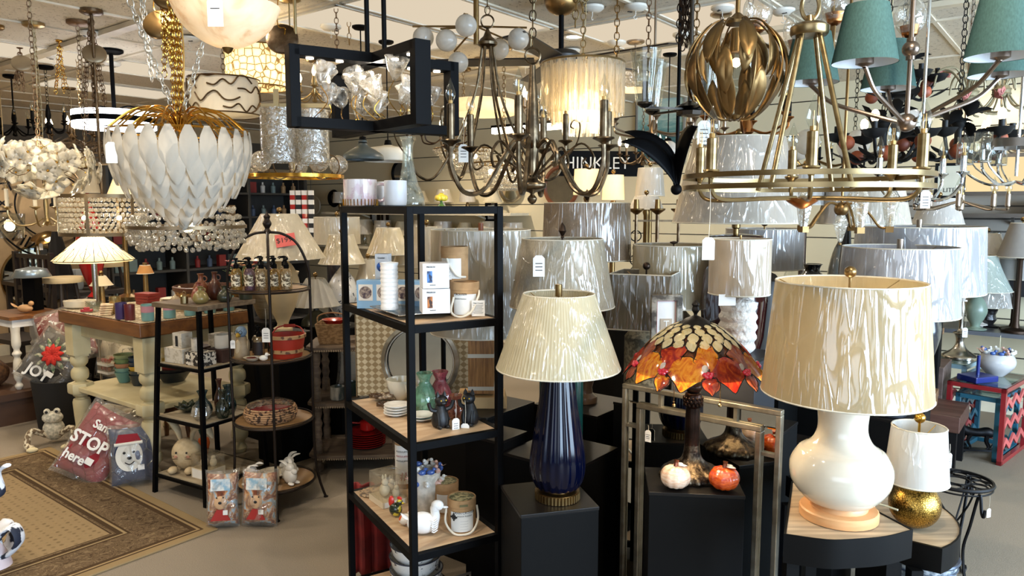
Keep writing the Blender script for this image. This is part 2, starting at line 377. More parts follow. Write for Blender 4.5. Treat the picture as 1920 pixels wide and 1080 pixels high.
# ---------------- shared builders ----------------
def meshof(m,name,mt,sm=True):
    o=O(name,m,mt,None,sm); me=o.data; bpy.data.objects.remove(o); return me
def link_me(name,me,par,loc=None,rot=None):
    o=bpy.data.objects.new(name,me); link(o); o.parent=par
    if loc is not None: o.location=loc
    if rot is not None: o.rotation_euler=rot
    return o
TAGM=None
def price_tag(par,loc,h=.05,rz=0,lines=3,string=.06,label='white price tag'):
    """paper tag on a string, its face turned to local -y; part of its thing"""
    m=M(); m.mi=0; w=h*.55; poly=[(-w/2,-h/2),(w/2,-h/2),(w/2,h*.36),(w*.25,h/2),(-w*.25,h/2),(-w/2,h*.36)]
    rx=Matrix.Rotation(PI/2,3,'X'); m.prism(poly,-.0006,.0006,rx)
    m.mi=1
    for k in range(lines): m.box((0,-.001,h*(.12-.16*k)),(w*.6,.0006,h*.035))
    m.mi=2; m.tube(crv([(0,0,h*.44),(.002,0,h*.5+string*.5),(0,0,h*.5+string)],3),.0006,4)
    o=O('price_tag',m,[PAPER,INK,ROPE],par,False,loc=loc,rz=rz); o['label']=label; return o
def shade_mesh(rb,rt,h,n=40,fn=None,sx=1,sy=1,th=.003,bell=0):
    pr=[]
    K=8 if bell else 2
    for i in range(K+1):
        k=i/K; r=rb+(rt-rb)*k; r-=bell*sin(PI*k)*(rb-rt); pr.append((r,h*k))
    pr=pr+[(r-th,z) for r,z in reversed(pr)]; pr.append(pr[0])
    return M().lathe(pr,n=n,fn=fn,cap=False,sx=sx,sy=sy)
PLEAT=lambda a=.012,k=40: (lambda t,i,z: 1+a*(1 if int(t/TAU*k*2+.01)%2 else -1)*.8)
_sh={}
def SHM(col,wrap=1,tr=.35,weave=0,em=0):
    k=(col,wrap,tr,weave,em)
    if k not in _sh: _sh[k]=shade_mat('lampshade_fabric',col,wrap,tr,weave,em)
    return _sh[k]
def lamp(label,loc,sh,base,bm,shm,foot=None,fm=None,finial='ball',fim=None,name='table_lamp',n=40,fn=None,sx=1,sy=1,rz=0,bn=28,bfn=None,metal=None,trim=True,bell=0,bs=False,square=0,tagp=None,cat='lamp',group=None,bsx=1):
    """sh=(r_bottom,r_top,height,z_bottom); base=(r,z) profile in metres"""
    rb,rt,h,zb=sh; metal=metal or BRASS; fim=fim or metal
    t=T(name,label,cat,loc,rz,group)
    if square: m=shade_mesh(rb*1.414,rt*1.414,h,4,None,sx,sy); m.xf(Matrix.Rotation(PI/4,3,'Z')); 
    else: m=shade_mesh(rb,rt,h,n,fn,sx,sy,bell=bell)
    so=O('shade',m,shm,t,loc=(0,0,zb))
    if trim:
        for r,z in ((rb,.002),(rt,h-.002)):
            q=M()
            if square: q.tube([Vector((a*r*sx,b*r*sy,z)) for a,b in ((-1,-1),(1,-1),(1,1),(-1,1))],.003,4,True)
            else: q.ring((0,0,z),r-.001,.0027,40,5,sx=sx,sy=sy)
            O('shade_trim',q,mat('shade_trim_tape','cfc6b2',.8),so)
    bo=O('base',M().lathe(base,n=bn,fn=bfn,sx=bsx),bm,t)
    top=base[-1][1]; zt=zb+h*.86
    q=M().rod((0,0,top-.005),(0,0,zb+h*.25),.007,8).lathe([(.012,top),(.012,top+.02),(.018,top+.025),(.018,top+.06)],n=14)
    O('socket',q,metal,t)
    q=M()                                    # harp and spider
    q.tube(crv([(0,-.02,zb+h*.1),(0,-min(.07,rt*.6),zb+h*.45),(0,-.03,zt-.015),(0,0,zt),(0,.03,zt-.015),(0,min(.07,rt*.6),zb+h*.45),(0,.02,zb+h*.1)],4),.0018,5)
    for k in range(3):
        a=TAU*k/3+.4; q.tube([(0,0,zt),(rt*.5*cos(a)*sx,rt*.5*sin(a)*sy,zt-.004),((rt-.004)*cos(a)*sx,(rt-.004)*sin(a)*sy,zb+h-.006)],.0015,4)
    O('harp',q,metal,t)
    f=M(); z0=zt
    f.rod((0,0,z0),(0,0,zb+h+.012),.004,8)
    if finial=='ball': f.ball((0,0,zb+h+.026),.017,14,8)
    elif finial=='drop': f.lathe([(0,zb+h),(.008,zb+h+.004),(.005,zb+h+.01),(.016,zb+h+.03),(.01,zb+h+.05),(0,zb+h+.065)],n=12)
    elif finial=='bar': f.lathe([(.012,zb+h-.01),(.012,zb+h+.03),(0,zb+h+.03)],n=12)
    elif finial=='disc': f.lathe([(.004,zb+h),(.018,zb+h+.006),(.018,zb+h+.012),(0,zb+h+.016)],n=14)
    O('finial',f,fim,t)
    if bs: O('bulb',M().ball((0,0,zb+h*.42),.028,12,8,(1,1,1.25)),BULB if bs=='lit' else OPAL,t)
    if foot: O('foot',M().lathe(foot,n=bn),fm or metal,t)
    if tagp: price_tag(t,*tagp)
    return t
OBS=[]
def fpoly(x,y,w,d,rz): c,s=cos(rz),sin(rz); return [(x+c*a*w/2-s*b*d/2,y+s*a*w/2+c*b*d/2) for a,b in ((-1,-1),(1,-1),(1,1),(-1,1))]
def apart(p,q):
    for P_ in (p,q):
        for i in range(len(P_)):
            x0,y0=P_[i]; x1,y1=P_[(i+1)%len(P_)]; nx,ny=y1-y0,x0-x1
            a=[nx*x+ny*y for x,y in p]; b=[nx*x+ny*y for x,y in q]
            if max(a)<=min(b) or max(b)<=min(a): return True
    return False
def obst(x,y,w,d,rz): OBS.append(fpoly(x,y,w,d,rz))
def plinth(label,x,y,top,w,rz=RZ,d=None,group=None,mt=None,opt=False):
    d=d or w
    while w>.12 and any(not apart(fpoly(x,y,w+.004,d+.004,rz),q) for q in OBS): w*=.94; d*=.94
    if w<=.12 and opt: return
    OBS.append(fpoly(x,y,w+.004,d+.004,rz))
    t=T('display_plinth',label,'display plinth',(x,y,0),rz,group)
    O('body',M().box((0,0,(top-.012)/2),(w,d,top-.012)),mt or BLKWOOD,t,False,bev=.002)
    O('top_panel',M().box((0,0,top-.006),(w+.003,d+.003,.012)),mat('black_laminate_top','100e0d',.4,spec=.3),t,False,bev=.0015)
    return t
def candle_parts(ch,R_,zc,cm,bulb,cr=.011,cupr=.03,wax=None):
    """sleeve + drip pan + bulb meshes centred on the arm tip (local to the arm object)"""
    a=meshof(M().lathe([(cr,0),(cr,ch),(cr*.7,ch+.002),(cr*.7,0)],c=(R_,0,zc),n=12),'candle_sleeve',wax or cm)
    b=meshof(M().lathe([(.004,-.02),(.008,-.012),(cupr*.5,-.006),(cupr,.002),(cupr*.95,.006),(0,.003)],c=(R_,0,zc),n=18),'drip_pan',cm)
    zz=zc+ch
    c=meshof(M().lathe([(.006,0),(.008,.006),(.0155,.024),(.016,.034),(.011,.052),(.004,.070),(.001,.080),(0,.081)],c=(R_,0,zz),n=14),'bulb',bulb)
    d=meshof(M().lathe([(.0068,-.002),(.0068,.012)],c=(R_,0,zz),n=8).tube([(R_-.003,0,zz+.01),(R_-.003,0,zz+.045),(R_+.003,0,zz+.045),(R_+.003,0,zz+.01)],.0012,4),'filament',mat('filament_gold','caa060',.3,.6))
    return [('candle_sleeve',a),('drip_pan',b),('bulb',c),('filament',d)]
def hang(t,zl,top,kind,mt,cr=.06,tilt=0,r=.006,cm=None):
    """canopy at the ceiling and chain / rod down to local height zl. local ceiling height = top"""
    O('canopy',M().lathe([(cr,top-.001),(cr,top-.018),(cr*.8,top-.026),(.01,top-.032)],n=24),cm or mt,t)
    if kind=='chain':
        O('chain',M().chain((0,0,top-.03),(0,0,zl)),mt,t); O('cord',M().tube(crv([(0,0,top-.03),(.012,.004,(top+zl)/2),(-.006,0,zl)],6),.002,5),mat('lamp_cord','b8a880',.6),t)
    else: O('rod',M().rod((0,0,top-.02),(0,0,zl),r,10),mt,t)
def chandelier(label,loc,n,arm,body,mt,ch=.09,bulb=None,top=None,kind='chain',r=.006,rr=.006,ph=0,cat='chandelier',name='chandelier',group=None,wax=None,ends='candle',cup=.03,extra=None,topz=None,cr=.011,flat=1,every=0,canr=.06):
    """arm=list of (r,z); body=lathe profile; local origin at loc; loc.z+top = ceiling"""
    loc=Vector(loc); top=ZC-loc.z; t=T(name,label,cat,loc,0,group)
    O('column',M().lathe(body,n=18),mt,t); zt=topz if topz is not None else body[-1][1]
    hang(t,zt,top,kind,mt,canr,r=r)
    am=meshof(M().tube(crv([(a,0,b) for a,b in arm],6),rr,8,flat=flat),'arm',mt); ra,za=arm[-1]
    parts=candle_parts(ch,ra,za+.015,mt,bulb or CLEAR,cr,cup,wax) if ends=='candle' else (ends or [])
    for k in range(n):
        a=link_me('arm',am,t,rot=(0,0,ph+TAU*k/n))
        for nm,me in parts: link_me(nm,me,a)
        if extra: link_me(extra[0],extra[1],a)
    return t
# ---------------- black etagere in front ----------------
EC=Vector((-.334,2.40,0)); EU=Vector((-.513,.858,0)); EV=Vector((.858,.513,0)); EL,EW=.66,.335   # near corner, long side, short side
EZ=[.09,.475,.862,1.262,1.652]
def E_(u,v,z=0): return EC+EU*u+EV*v+Vector((0,0,z))
t=T('metal_etagere','tall black square-tube display shelf with pale wood boards in the middle foreground','shelf unit',E_(EL/2,EW/2))
o0=E_(EL/2,EW/2); erz=math.atan2(EV.y,EV.x)
def EX(u,v,z): return Vector(((v-EW/2),(u-EL/2),z))     # local: x along short, y along long side
t.rotation_euler=(0,0,erz)
for (u,v) in ((0,0),(0,EW),(EL,0),(EL,EW)):
    O('post',M().box(EX(u,v,.826),(.024,.024,1.652)),BLACK,t,False,bev=.0015)
for z in EZ:
    m=M()
    for v in (0,EW): m.bar(EX(0,v,z-.012),EX(EL,v,z-.012),.022,.026)
    for u in (0,EL): m.bar(EX(u,0,z-.012),EX(u,EW,z-.012),.022,.026)
    O('shelf_frame',m,BLACK,t,False,bev=.001)
    if z<1.6: O('shelf_board',M().box(EX(EL/2,EW/2,z-.006),(EW-.02,EL-.02,.012)),WOODL,t,False)
    else:
        O('shelf_board',M().box(EX(EL/2,EW/2,z-.006),(EW-.02,EL-.02,.010)),mat('dark_glass_shelf','2a2c30',.1),t,False)
ERZ=erz
def onE(px,py,i):       # point on shelf i below the given pixel
    return fl(px,py,EZ[i]+.001)
def clampE(p,m=.05):
    d=Vector((p.x,p.y,0))-EC; u=min(max(d.dot(EU),m),EL-m); v=min(max(d.dot(EV),m),EW-m)
    return E_(u,v,p.z)
# -- top shelf
def mug(label,loc,r,h,mt,name='mug',cat='mug',hd=True,a=0,group=None,extra=None,flare=0):
    t=T(name,label,cat,loc,a,group)
    O('bowl',M().lathe([(r*.8,0),(r*.94,.004),(r,h*.2),(r+flare,h),(r+flare-.004,h+.001),(r-.006,h*.9),(r*.85,.01),(0,.008)],n=32),mt,t)
    if hd: O('handle',M().tube(crv([(r*.95,0,h*.8),(r+h*.28,0,h*.82),(r+h*.38,0,h*.5),(r+h*.2,0,h*.22),(r*.95,0,h*.22)],5),.0055,8),mt,t)
    if extra: O(*extra(r,h),t)
    return t
pinkp=mat('pink_patterned_glaze','e9dedb',.12,col2='d9bfc4',sc=26,th=(.5,.56),coat=.7)
t=mug('pink patterned white mug with gold ribbed foot on the top shelf',P(676,380,2.78)*1,.062,.098,pinkp,a=.15,flare=.0); t.location.z=1.653
g=M()
for k in range(30):
    a=TAU*k/30; g.rod((.0635*cos(a),.0635*sin(a),.002),(.0645*cos(a),.0645*sin(a),.026),.0016,4)
O('gold_ribs',g,GOLD,t)
p=P(722,380,2.86); p.z=1.653; mug('white mug behind the pink patterned mug',p,.045,.092,WHITE,a=2.6)
p=P(742,380,2.72); p.z=1.653; mug('plain white handleless ceramic tumbler beside the glass carafe',p,.041,.092,mat('matt_white_ceramic','e9e9ea',.35),hd=False,name='tumbler',cat='tumbler')
p=P(766,380,2.90); p.z=1.653
t=T('glass_carafe','clear ribbed glass carafe with a flared foot and rim on the top shelf','carafe',p)
O('bottle',M().lathe(curve2([(.060,.0),(.064,.008),(.056,.045),(.036,.09),(.024,.15),(.020,.20),(.022,.235),(.031,.262),(.029,.262),(.020,.235),(.017,.2),(.021,.15),(.033,.09),(.052,.045),(.056,.012),(0,.012)],4),n=32,fn=lambda t,i,z:1+.05*cos(12*t)*sin(PI*min(max(z/.2,0),1))),glass('carafe_glass','fbfefb',.15,25,.12,.08,'eef2ea'),t)
p=E_(.09,.16,1.653); t=T('yellow_figurine','tiny yellow flower figurine at the right of the top shelf','figurine',p)
m=M()
for k in range(6): a=TAU*k/6; m.ball((.012*cos(a),.012*sin(a),.028),.011,8,6)
O('flower',m.ball((0,0,.034),.012,8,6),mat('yellow_glaze','e8c63a',.3),t); O('stem',M().lathe([(.013,0),(.008,.006),(.004,.012),(.005,.024)],n=10),mat('green_glaze','5a7a3c',.3),t)
# -- shelf 2 (z index 3)
z=EZ[3]
t=T('silver_tray','square silver metal tray with rolled rim on the second shelf','tray',E_(.26,.15,z+.001),ERZ)
O('plate',M().lathe([(.10,.0),(.11,.004),(.20,.014),(.205,.020),(.200,.018),(.11,.009),(0,.008)],n=4).xf(Matrix.Rotation(PI/4,3,'Z')),SILVER,t,bev=.004)
O('foot_ring',M().ring((0,0,.006),.09,.004),SILVER,t)
def panel_box(name,label,loc,d,mt,rz,faces,cat='box',group=None):
    t=T(name,label,cat,loc,rz,group); O('carton',M().box((0,0,d[2]/2),d,0),mt,t,False,bev=.0012)
    for f in faces: f(t,d)
    return t
def art(n,x,z,w,h,cols,dark=0):
    def f(t,d):
        mt=mat(n,cols[0],.6,col2=cols[1],sc=60,th=(.47,.53)); o=O('picture_print',M().box((x,-d[1]/2-.0008,z),(w,.001,h)),mt,t,False)
    return f
def txt(s,size,x,z,mt=None,nrm=(0,-1,0),off=.001,bold=0):
    def f(t,d):
        c=Vector((x,-d[1]/2-off,z)) if nrm[1] else Vector((d[0]/2+off if nrm[0]>0 else -d[0]/2-off,x,z))
        text('lettering',s,size,mt or INK,t,face(c,nrm),bold=bold)
    return f
bluec=mat('light_blue_carton','8ab6dc',.5)
t=panel_box('puzzle_box','light blue puzzle box with round floral pictures behind the white ribbed vase','box'and E_(.50,.17,z+.001),(.30,.06,.108),bluec,rad(-4),[])
t.location=P(745,580,2.83); t.location.z=z+.001
for k,x in enumerate((-.115,-.045,.03,.1)):
    O('picture_print',M().box((x,-.0305,.062),(.055,.001,.062)),PAPER,t,False); O('picture_print',M().lathe([(0,.0),(.024,0)],n=20,cap=False).xf(Matrix.Rotation(PI/2,3,'X')),mat('floral_print','a8998c',.6,col2='4a3c48',sc=90),t,False,loc=(x,-.0318,.062))
text('lettering','Christmas Classics',.011,PAPER,t,face((.0,-.0312,.018),(0,-1,0)))
t=panel_box('small_gift_box','small white upright box with a blue round picture behind the ribbed vase',P(720,560,2.9)*1,(.052,.05,.205),mat('white_carton','e6e4e2',.5),rad(-8),[]); t.location.z=z+.001
O('round_picture',M().lathe([(0,0),(.019,0)],n=20,cap=False).xf(Matrix.Rotation(PI/2,3,'X')),mat('blue_print','2e62b4',.5,col2='12305e',sc=80),t,False,loc=(0,-.026,.155))
text('lettering','Coaster',.009,INK,t,face((0,-.026,.19),(0,-1,0)))
p=P(731,585,2.66); p.z=z+.02
O_=O('ribbed_vase',M().lathe([(.032,0),(.033,.01)]+[(.0315+.0012*sin(i*2.1),.01+i*.005) for i in range(30)]+[(.034,.168),(.030,.17),(.029,.02),(0,.02)],n=28),mat('ribbed_white_porcelain','edebe6',.4,coat=.2),loc=p); tag(O_,'tall white ribbed cylinder vase standing on the silver tray','vase')
wc=mat('white_carton')
for k,(zz,py,lab,c) in enumerate(((0,0,'lower white gift box with an orange vase picture on the second shelf',('b06a30','3a241a')),(.088,0,'upper white gift box with a blue vase picture stacked on another',('4a7ab8','1c2c4a')))):
    p=P(815,585,2.58); p.z=z+.021+zz; t=panel_box('gift_box',lab,p,(.096 if k==0 else .092,.09,.086),wc,rad(14),[art('vase_print_%s'%c[0],-.022,.040,.018,.040,c),txt('PREZIOSI',.0075,-.018,.074),txt('handmade',.005,-.012,.012),txt('Made by hand',.006,.0,.03,nrm=(1,0,0)),txt('Ceramic vase',.006,.0,.022,nrm=(1,0,0))])
def canister(label,loc,r,h,rz,lid=None,tg=True,lies=0):
    t=T('puzzle_canister',label,'canister',loc,rz)
    O('tube',M().lathe([(r,0),(r,h*.76),(r*.985,h*.765),(r*.985,h*.77)],n=36),KRAFT,t)
    l=O('lid',M().lathe([(r*1.01,h*.77),(r*1.01,h*.99),(r*.99,h),(r*.9,h),(r*.9,h-.004),(0,h-.004)],n=36),KRAFT,t)
    if lid: O('lid_print',M().lathe([(0,h-.0032),(r*.89,h-.0032)],n=28,cap=False),mat('lid_print','c4b98a',.6,col2='5a5a3a',sc=70,th=(.42,.58)),l)
    lab=M().grid(lambda u,v:Vector(((r+.0008)*sin((u-.5)*1.7),-(r+.0008)*cos((u-.5)*1.7),h*(.06+.60*v))),14,1)
    lo=O('paper_label',lab,mat('label_paper','e4e2dc',.6),t)
    return t,lo
def curved_text(s,size,r,z,a0,mt,par,name='lettering'):
    cu=text(name,s,size,mt,par,ext=.0002)
    for v in cu.data.vertices:
        x,y,zz=v.co; a=x/r+a0; rr=r+.0012+zz; v.co=(rr*sin(a),-rr*cos(a),z+y)
    return cu
def rope(t,pts,r=.004): O('rope_handle',M().tube(crv(pts,6),r,7),ROPE,t)
def hangtag(t,loc,w,h,rz,head):
    o=O('hang_tag',M().box((0,0,0),(w,.001,h)),PAPER,t,False,loc=loc,rz=rz); text('lettering',head,w*.13,INK,o,face((0,-.0008,h*.33),(0,-1,0)))
    m=M()
    for k in range(8): m.box((0,-.0008,h*(.2-.075*k)),(w*(.78-.1*(k%3)),.0004,h*.016))
    O('print_lines',m,INK,o,False)
p=P(846,590,2.80); p.z=z+.001; p=clampE(p,.065); t,l=canister('kraft puzzle canister half hidden behind another, left of the pair on the second shelf',p,.047,.118,.1)
curved_text('CROUSER',.010,.047,.078,-.25,INK,l); curved_text('IN PUZZLE',.006,.047,.062,-.25,INK,l)
p=P(879,592,2.65); p.z=z+.001; p=clampE(p,.07); t,l=canister('kraft puzzle canister with rope handle at the right end of the second shelf',p,.052,.122,.1)
curved_text('CROUSER',.011,.052,.08,-.35,INK,l); curved_text('JIGSAW PUZZLE',.006,.052,.064,-.35,INK,l)
rope(t,[(-.04,-.04,.07),(-.05,-.055,.02),(-.02,-.068,.003),(.02,-.066,.02),(.045,-.05,.07),(.05,-.02,.09)]); hangtag(t,(.045,-.062,.032),.046,.056,0,'Dean Crouser')
p=P(862,592,2.72); p.z=z+.123; p=clampE(p,.07); t,l=canister('kraft puzzle canister stacked on top of the other two',p,.050,.122,-.3)
rope(t,[(-.01,-.05,.08),(.0,-.056,.06),(.03,-.052,.02),(.05,-.02,.012)]); hangtag(t,(-.012,-.056,.035),.042,.062,.2,'Dean Crouser')
# -- shelf 3 (z index 2)
z=EZ[2]+.001
def sat(px,py,m=.062): return clampE(fl(px,py,z),m)
leafm=mat('dark_leaf_glaze','4a3524',.18,col2='c8b8a0',sc=22,th=(.5,.6),coat=.6)
for k,(px,py,L,a,lab) in enumerate(((706,742,.10,.3,'dark and cream marbled leaf dish at the far end of the third shelf'),(715,752,.10,-.2,'brown marbled leaf dish in the middle of the three leaf dishes'),(728,764,.09,.2,'small brown leaf dish nearest the saucers'))):
    p=sat(px,py); p.z+=.001
    m=M().grid(lambda u,v:Vector(((u-.5)*L,(v-.5)*L*.5*(sin(PI*min(max(u,.02),.98))**.6)*(1+.18*sin(u*28)),.004+.016*((v-.5)*2)**2+.01*abs(u-.5)+.003*sin(k*2))),22,8)
    tag(O('leaf_dish',m,leafm,loc=p,rz=a,sol=.004),lab,'dish')
sc_=M().lathe([(.022,0),(.024,.004),(.047,.009),(.049,.012),(.046,.012),(.024,.007),(0,.006)],n=32)
sm_=meshof(sc_,'saucer',WHITE)
c=sat(743,778); c=Vector((c.x,c.y,z)); nm=['bottom saucer of the tall white stack','second saucer from the bottom of the white stack','third saucer of the white stack','top saucer of the tall white stack beside the leaf dishes']
for k in range(4):
    o=bpy.data.objects.new('saucer',sm_); link(o); o.location=c+Vector((.001*k,0,.0105*k)); tag(o,nm[k],'saucer',group='white saucers on the third shelf')
c2=sat(790,787)
for k in range(2):
    o=bpy.data.objects.new('saucer',sm_); link(o); o.location=c2+Vector((0,0,.0105*k)); tag(o,('lower','upper')[k]+' saucer of the two behind the front post, by the black cats','saucer',group='white saucers on the third shelf')
def scal(label,loc,r,h,mt=WHITE,lobes=14):
    o=O('scalloped_bowl',M().lathe([(r*.4,0),(r*.45,.006),(r*.8,h*.35),(r*.97,h*.7),(r,h),(r*.97,h),(r*.92,h*.7),(r*.7,h*.3),(0,.012)],n=84,fn=lambda t,i,z_:1+.025*abs(sin(lobes/2*t))*(z_/h)**2),mt,loc=loc); tag(o,label,'bowl'); return o
scal('large milk-white scalloped bowl beside the round mirror on the third shelf',sat(752,748),.058,.085,mat('milk_glass','ece6d2',.15,coat=.7)); scal('white scalloped bowl behind the front post on the third shelf',sat(783,752),.052,.075,mat('milk_glass'))
gg=glass('green_tinted_glass','e6f4ea',.2,30,.1,.6,'8fc4a6',.06); rg=glass('rose_glass','f4dcde',.2,30,.1,.62,'c86a78',.06); cg=glass('peach_glass','f4e0d8',.2,30,.1,.6,'bf7f6c',.08)
VP=[(.020,0),(.030,.004),(.040,.03),(.041,.055),(.030,.085),(.019,.105),(.018,.115),(.028,.138),(.026,.138),(.016,.115),(.017,.105),(.028,.083),(.037,.053),(.036,.03),(0,.008)]
rib=lambda k,a:(lambda t,i,z_:1+a*cos(k*t))
for (px,py,s_,mt,lab,k) in ((797,774,1.12,gg,'green pressed glass vase on the third shelf behind the black cat',18),(826,770,1.12,rg,'rose red glass vase with flared rim on the third shelf',10)):
    tag(O('glass_vase',M().lathe(curve2([(a*s_,b*s_) for a,b in VP],3),n=54,fn=rib(k,.02)),mt,loc=sat(px,py)),lab,'vase')
tag(O('glass_vase',M().lathe(curve2([(.018,0),(.028,.006),(.032,.03),(.024,.055),(.017,.066),(.024,.088),(.022,.088),(.015,.066),(.02,.055),(.028,.03),(0,.006)],3),n=48,fn=lambda t,i,z_:1+.03*cos(12*t)*cos(z_*260)),cg,loc=sat(855,784)),'small peach glass pineapple vase between the two black cats','vase')
bcm=mat('black_cat_resin','0b0b0c',.5,bump=.2,bsc=90)
def cat(label,loc,rz,wave):
    t=T('cat_figurine',label,'figurine',loc,rz); t.scale=(1.2,1.2,1.2)
    m=M(); m.lathe(curve2([(.016,0),(.024,.006),(.026,.025),(.021,.045),(.015,.06),(.012,.068)],3),n=16,sx=1.05)
    m.ball((0,-.008,.082),.019,14,10,(1.05,1,.92)); 
    for s_ in (-1,1):
        m.lathe([(.008,0),(.006,.008),(0,.018)],c=(s_*.011,-.006,.094),n=6)
        m.ball((s_*.012,-.022,.006),.008,10,6,(1,1.5,.8)); m.tube(crv([(s_*.012,-.012,.045),(s_*.013,-.02,.025),(s_*.012,-.02,.006)],3),.006,7)
    m.ball((0,-.024,.078),.008,8,6,(1.2,1,.8))
    m.tube(crv([(0,.02,.01),(.02,.035,.008),(.045,.03,.012)],4),[.006]*4+[.005]*4+[.004],7)
    if wave:
        for s_ in (-1,1): m.tube(crv([(s_*.014,-.004,.052),(s_*.032,-.004,.058),(s_*.040,-.006,.078)],4),[.0065]*5+[.006]*4,7)
    else: m.tube(crv([(-.014,-.004,.052),(-.028,-.006,.060),(-.030,-.008,.075)],4),[.0065]*5+[.006]*4,7)
    O('body',m,bcm,t)
    O('eyes',M().ball((-.008,-.026,.086),.0025,6,4).ball((.008,-.026,.086),.0025,6,4),mat('cat_eye','c8a030',.2),t)
    return t
t=cat('black cat figurine with both paws raised, left of the two on the third shelf',sat(826,800),.5,1); price_tag(t,(.03,-.045,.012),.042,0,3,.055)
t=cat('black cat figurine with one raised paw at the right corner of the third shelf',sat(881,795),-.3,0); price_tag(t,(.0,-.040,-.010),.046,.1,3,.07)
# -- shelf 4 (index 1)
z=EZ[1]+.001
clr=glass('clear_plastic_box','f6f4ee',.3,18,.12,.06,'f0ead8')
t=T('boxed_bunny_set','clear plastic gift box with cream bunny figurines inside, on the fourth shelf','gift box',sat(716,942,.095),ERZ+.1)
O('window_box',M().box((0,0,.062),(.105,.12,.122)),clr,t,False,bev=.002)
O('card_base',M().box((0,0,.012),(.107,.122,.024)),mat('cream_card','d6c6a8',.7),t,False)
O('paper_label',M().box((0,-.0618,.012),(.09,.001,.02)),PAPER,t,False)
m=M()
for x,y,s_ in ((-.02,-.01,1),(.022,.012,.85),(.02,-.03,.7)):
    m.ball((x,y,.045*s_+.01),.022*s_,12,8,(1,1,1.2)); m.ball((x,y-.006,.078*s_+.01),.014*s_,10,8)
    for q in (-1,1): m.ball((x+q*.006*s_,y,.098*s_+.01),.005*s_,6,6,(1,.7,2.4))
O('bunny_figurines',m,mat('cream_biscuit','e2d3b4',.5),t)
tag(O('beaded_trivet',M().lathe([(.0,.004),(.03,.006),(.05,.008),(.054,.004),(.05,0)],n=30,fn=lambda t,i,z_:1+.05*cos(15*t)),mat('dark_beads','4a382a',.3,col2='b89a70',sc=90,bump=.5,bsc=160),loc=sat(690,925,.07)),'dark beaded trivet at the far end of the fourth shelf','trivet')
t,l=None,None
t=T('puzzle_tube','tall kraft puzzle tube with a red puzzle-piece label, behind the bird vase','canister',sat(751,905),0)
O('tube',M().lathe([(.036,0),(.036,.245),(.034,.25),(0,.25)],n=30),KRAFT,t); O('lid_cap',M().lathe([(.0372,.195),(.0372,.252),(.030,.254),(0,.252)],n=30),mat('silver_cap','9a948c',.4,.6),t)
O('paper_label',M().grid(lambda u,v:Vector((.0366*sin((u-.5)*2.6),-.0366*cos((u-.5)*2.6),.02+.165*v)),14,1),mat('label_paper'),t)
curved_text('#',.05,.0366,.055,.1,INKR,t,'red_emblem')
for k in range(3): curved_text('PUZZLE JIGSAW',.009,.0368,.12+.02*k,.1,INK if k!=1 else INKR,t)
# bird vase
t=T('bird_vase','grey white crackle vase ringed with small ceramic birds, on the fourth shelf','vase',sat(800,955),0)
O('vessel',M().lathe(curve2([(.040,0),(.044,.01),(.050,.06),(.053,.11),(.056,.15),(.060,.158),(.055,.158),(.050,.12),(.045,.06),(0,.02)],4),n=40),mat('speckled_white_glaze','ddd8cc',.25,col2='b8b4a8',sc=30,coat=.4),t)
def birdmesh(s_=1):
    m=M(); m.ball((0,0,.012*s_),.0105*s_,10,7,(1.5,1,1)); m.ball((.012*s_,0,.024*s_),.0075*s_,8,6); m.leaf((-.012*s_,0,.012*s_),(-.032*s_,0,.02*s_),.012*s_); m.lathe([(.003*s_,0),(0,.009*s_)],c=(.018*s_,0,.024*s_),n=6,m=Matrix.Rotation(PI/2,3,'Y')); return m
bcol=[mat('blue_bird_glaze','3c5a9a',.2,coat=.5),mat('white_bird_glaze','dfe0dc',.2,coat=.5),mat('pink_bird_glaze','d8b0a0',.2,coat=.5)]
def birdvase(t,R_,h,n,ring2=True,s_=1):
    ms=[meshof(birdmesh(s_),'bird',b) for b in bcol]
    for k in range(n):
        a=TAU*k/n; link_me('bird',ms[(k*2+k//3)%3],t,(R_*cos(a),R_*sin(a),h),(0,0,a+1.9+.8*sin(k*2.7)))
    if ring2:
        for k in range(n-3): a=TAU*k/(n-3)+.2; link_me('bird',ms[(k+1)%3],t,((R_+.0)*cos(a),(R_+.0)*sin(a),h-.05),(0,0,a+.3*sin(k*3)))
birdvase(t,.056,.156,11)
p=sat(836,955); t,l=canister('kraft puzzle canister standing behind the front one on the fourth shelf',p,.050,.118,.2,lid=1)
p=sat(866,990); t,l=canister('kraft canister with rope handle and printed label at the front corner of the fourth shelf',p,.052,.122,.1,lid=1)
curved_text('DEAN CROUSER',.0115,.052,.078,.18,INK,l); curved_text('JIGSAW PUZZLE',.0075,.052,.066,.18,INK,l)
for k in range(4): curved_text('---------------',.006,.052,.048-.010*k,.15,mat('grey_ink','8a8a88'),l)
pz=M().box((0,0,0),(.016,.0008,.016)); 
for a,b in ((0,.011),(.011,0),(0,-.011),(-.011,0)): pz.ball((a,0,b),.0042,8,6,(1,.15,1))
O('puzzle_emblem',pz,INK,l,False,loc=(-.030,-.0435,.062),rz=-.62)
O('name_plate',M().box((0,0,0),(.03,.001,.008)),mat('olive_plate','6b6440',.5),t,False,loc=(.006,-.0535,.106),rz=.1)
rope(t,[(-.054,-.006,.088),(-.060,-.030,.04),(-.034,-.060,.010),(0,-.066,.004),(.036,-.058,.012),(.058,-.028,.045),(.055,-.004,.088)])
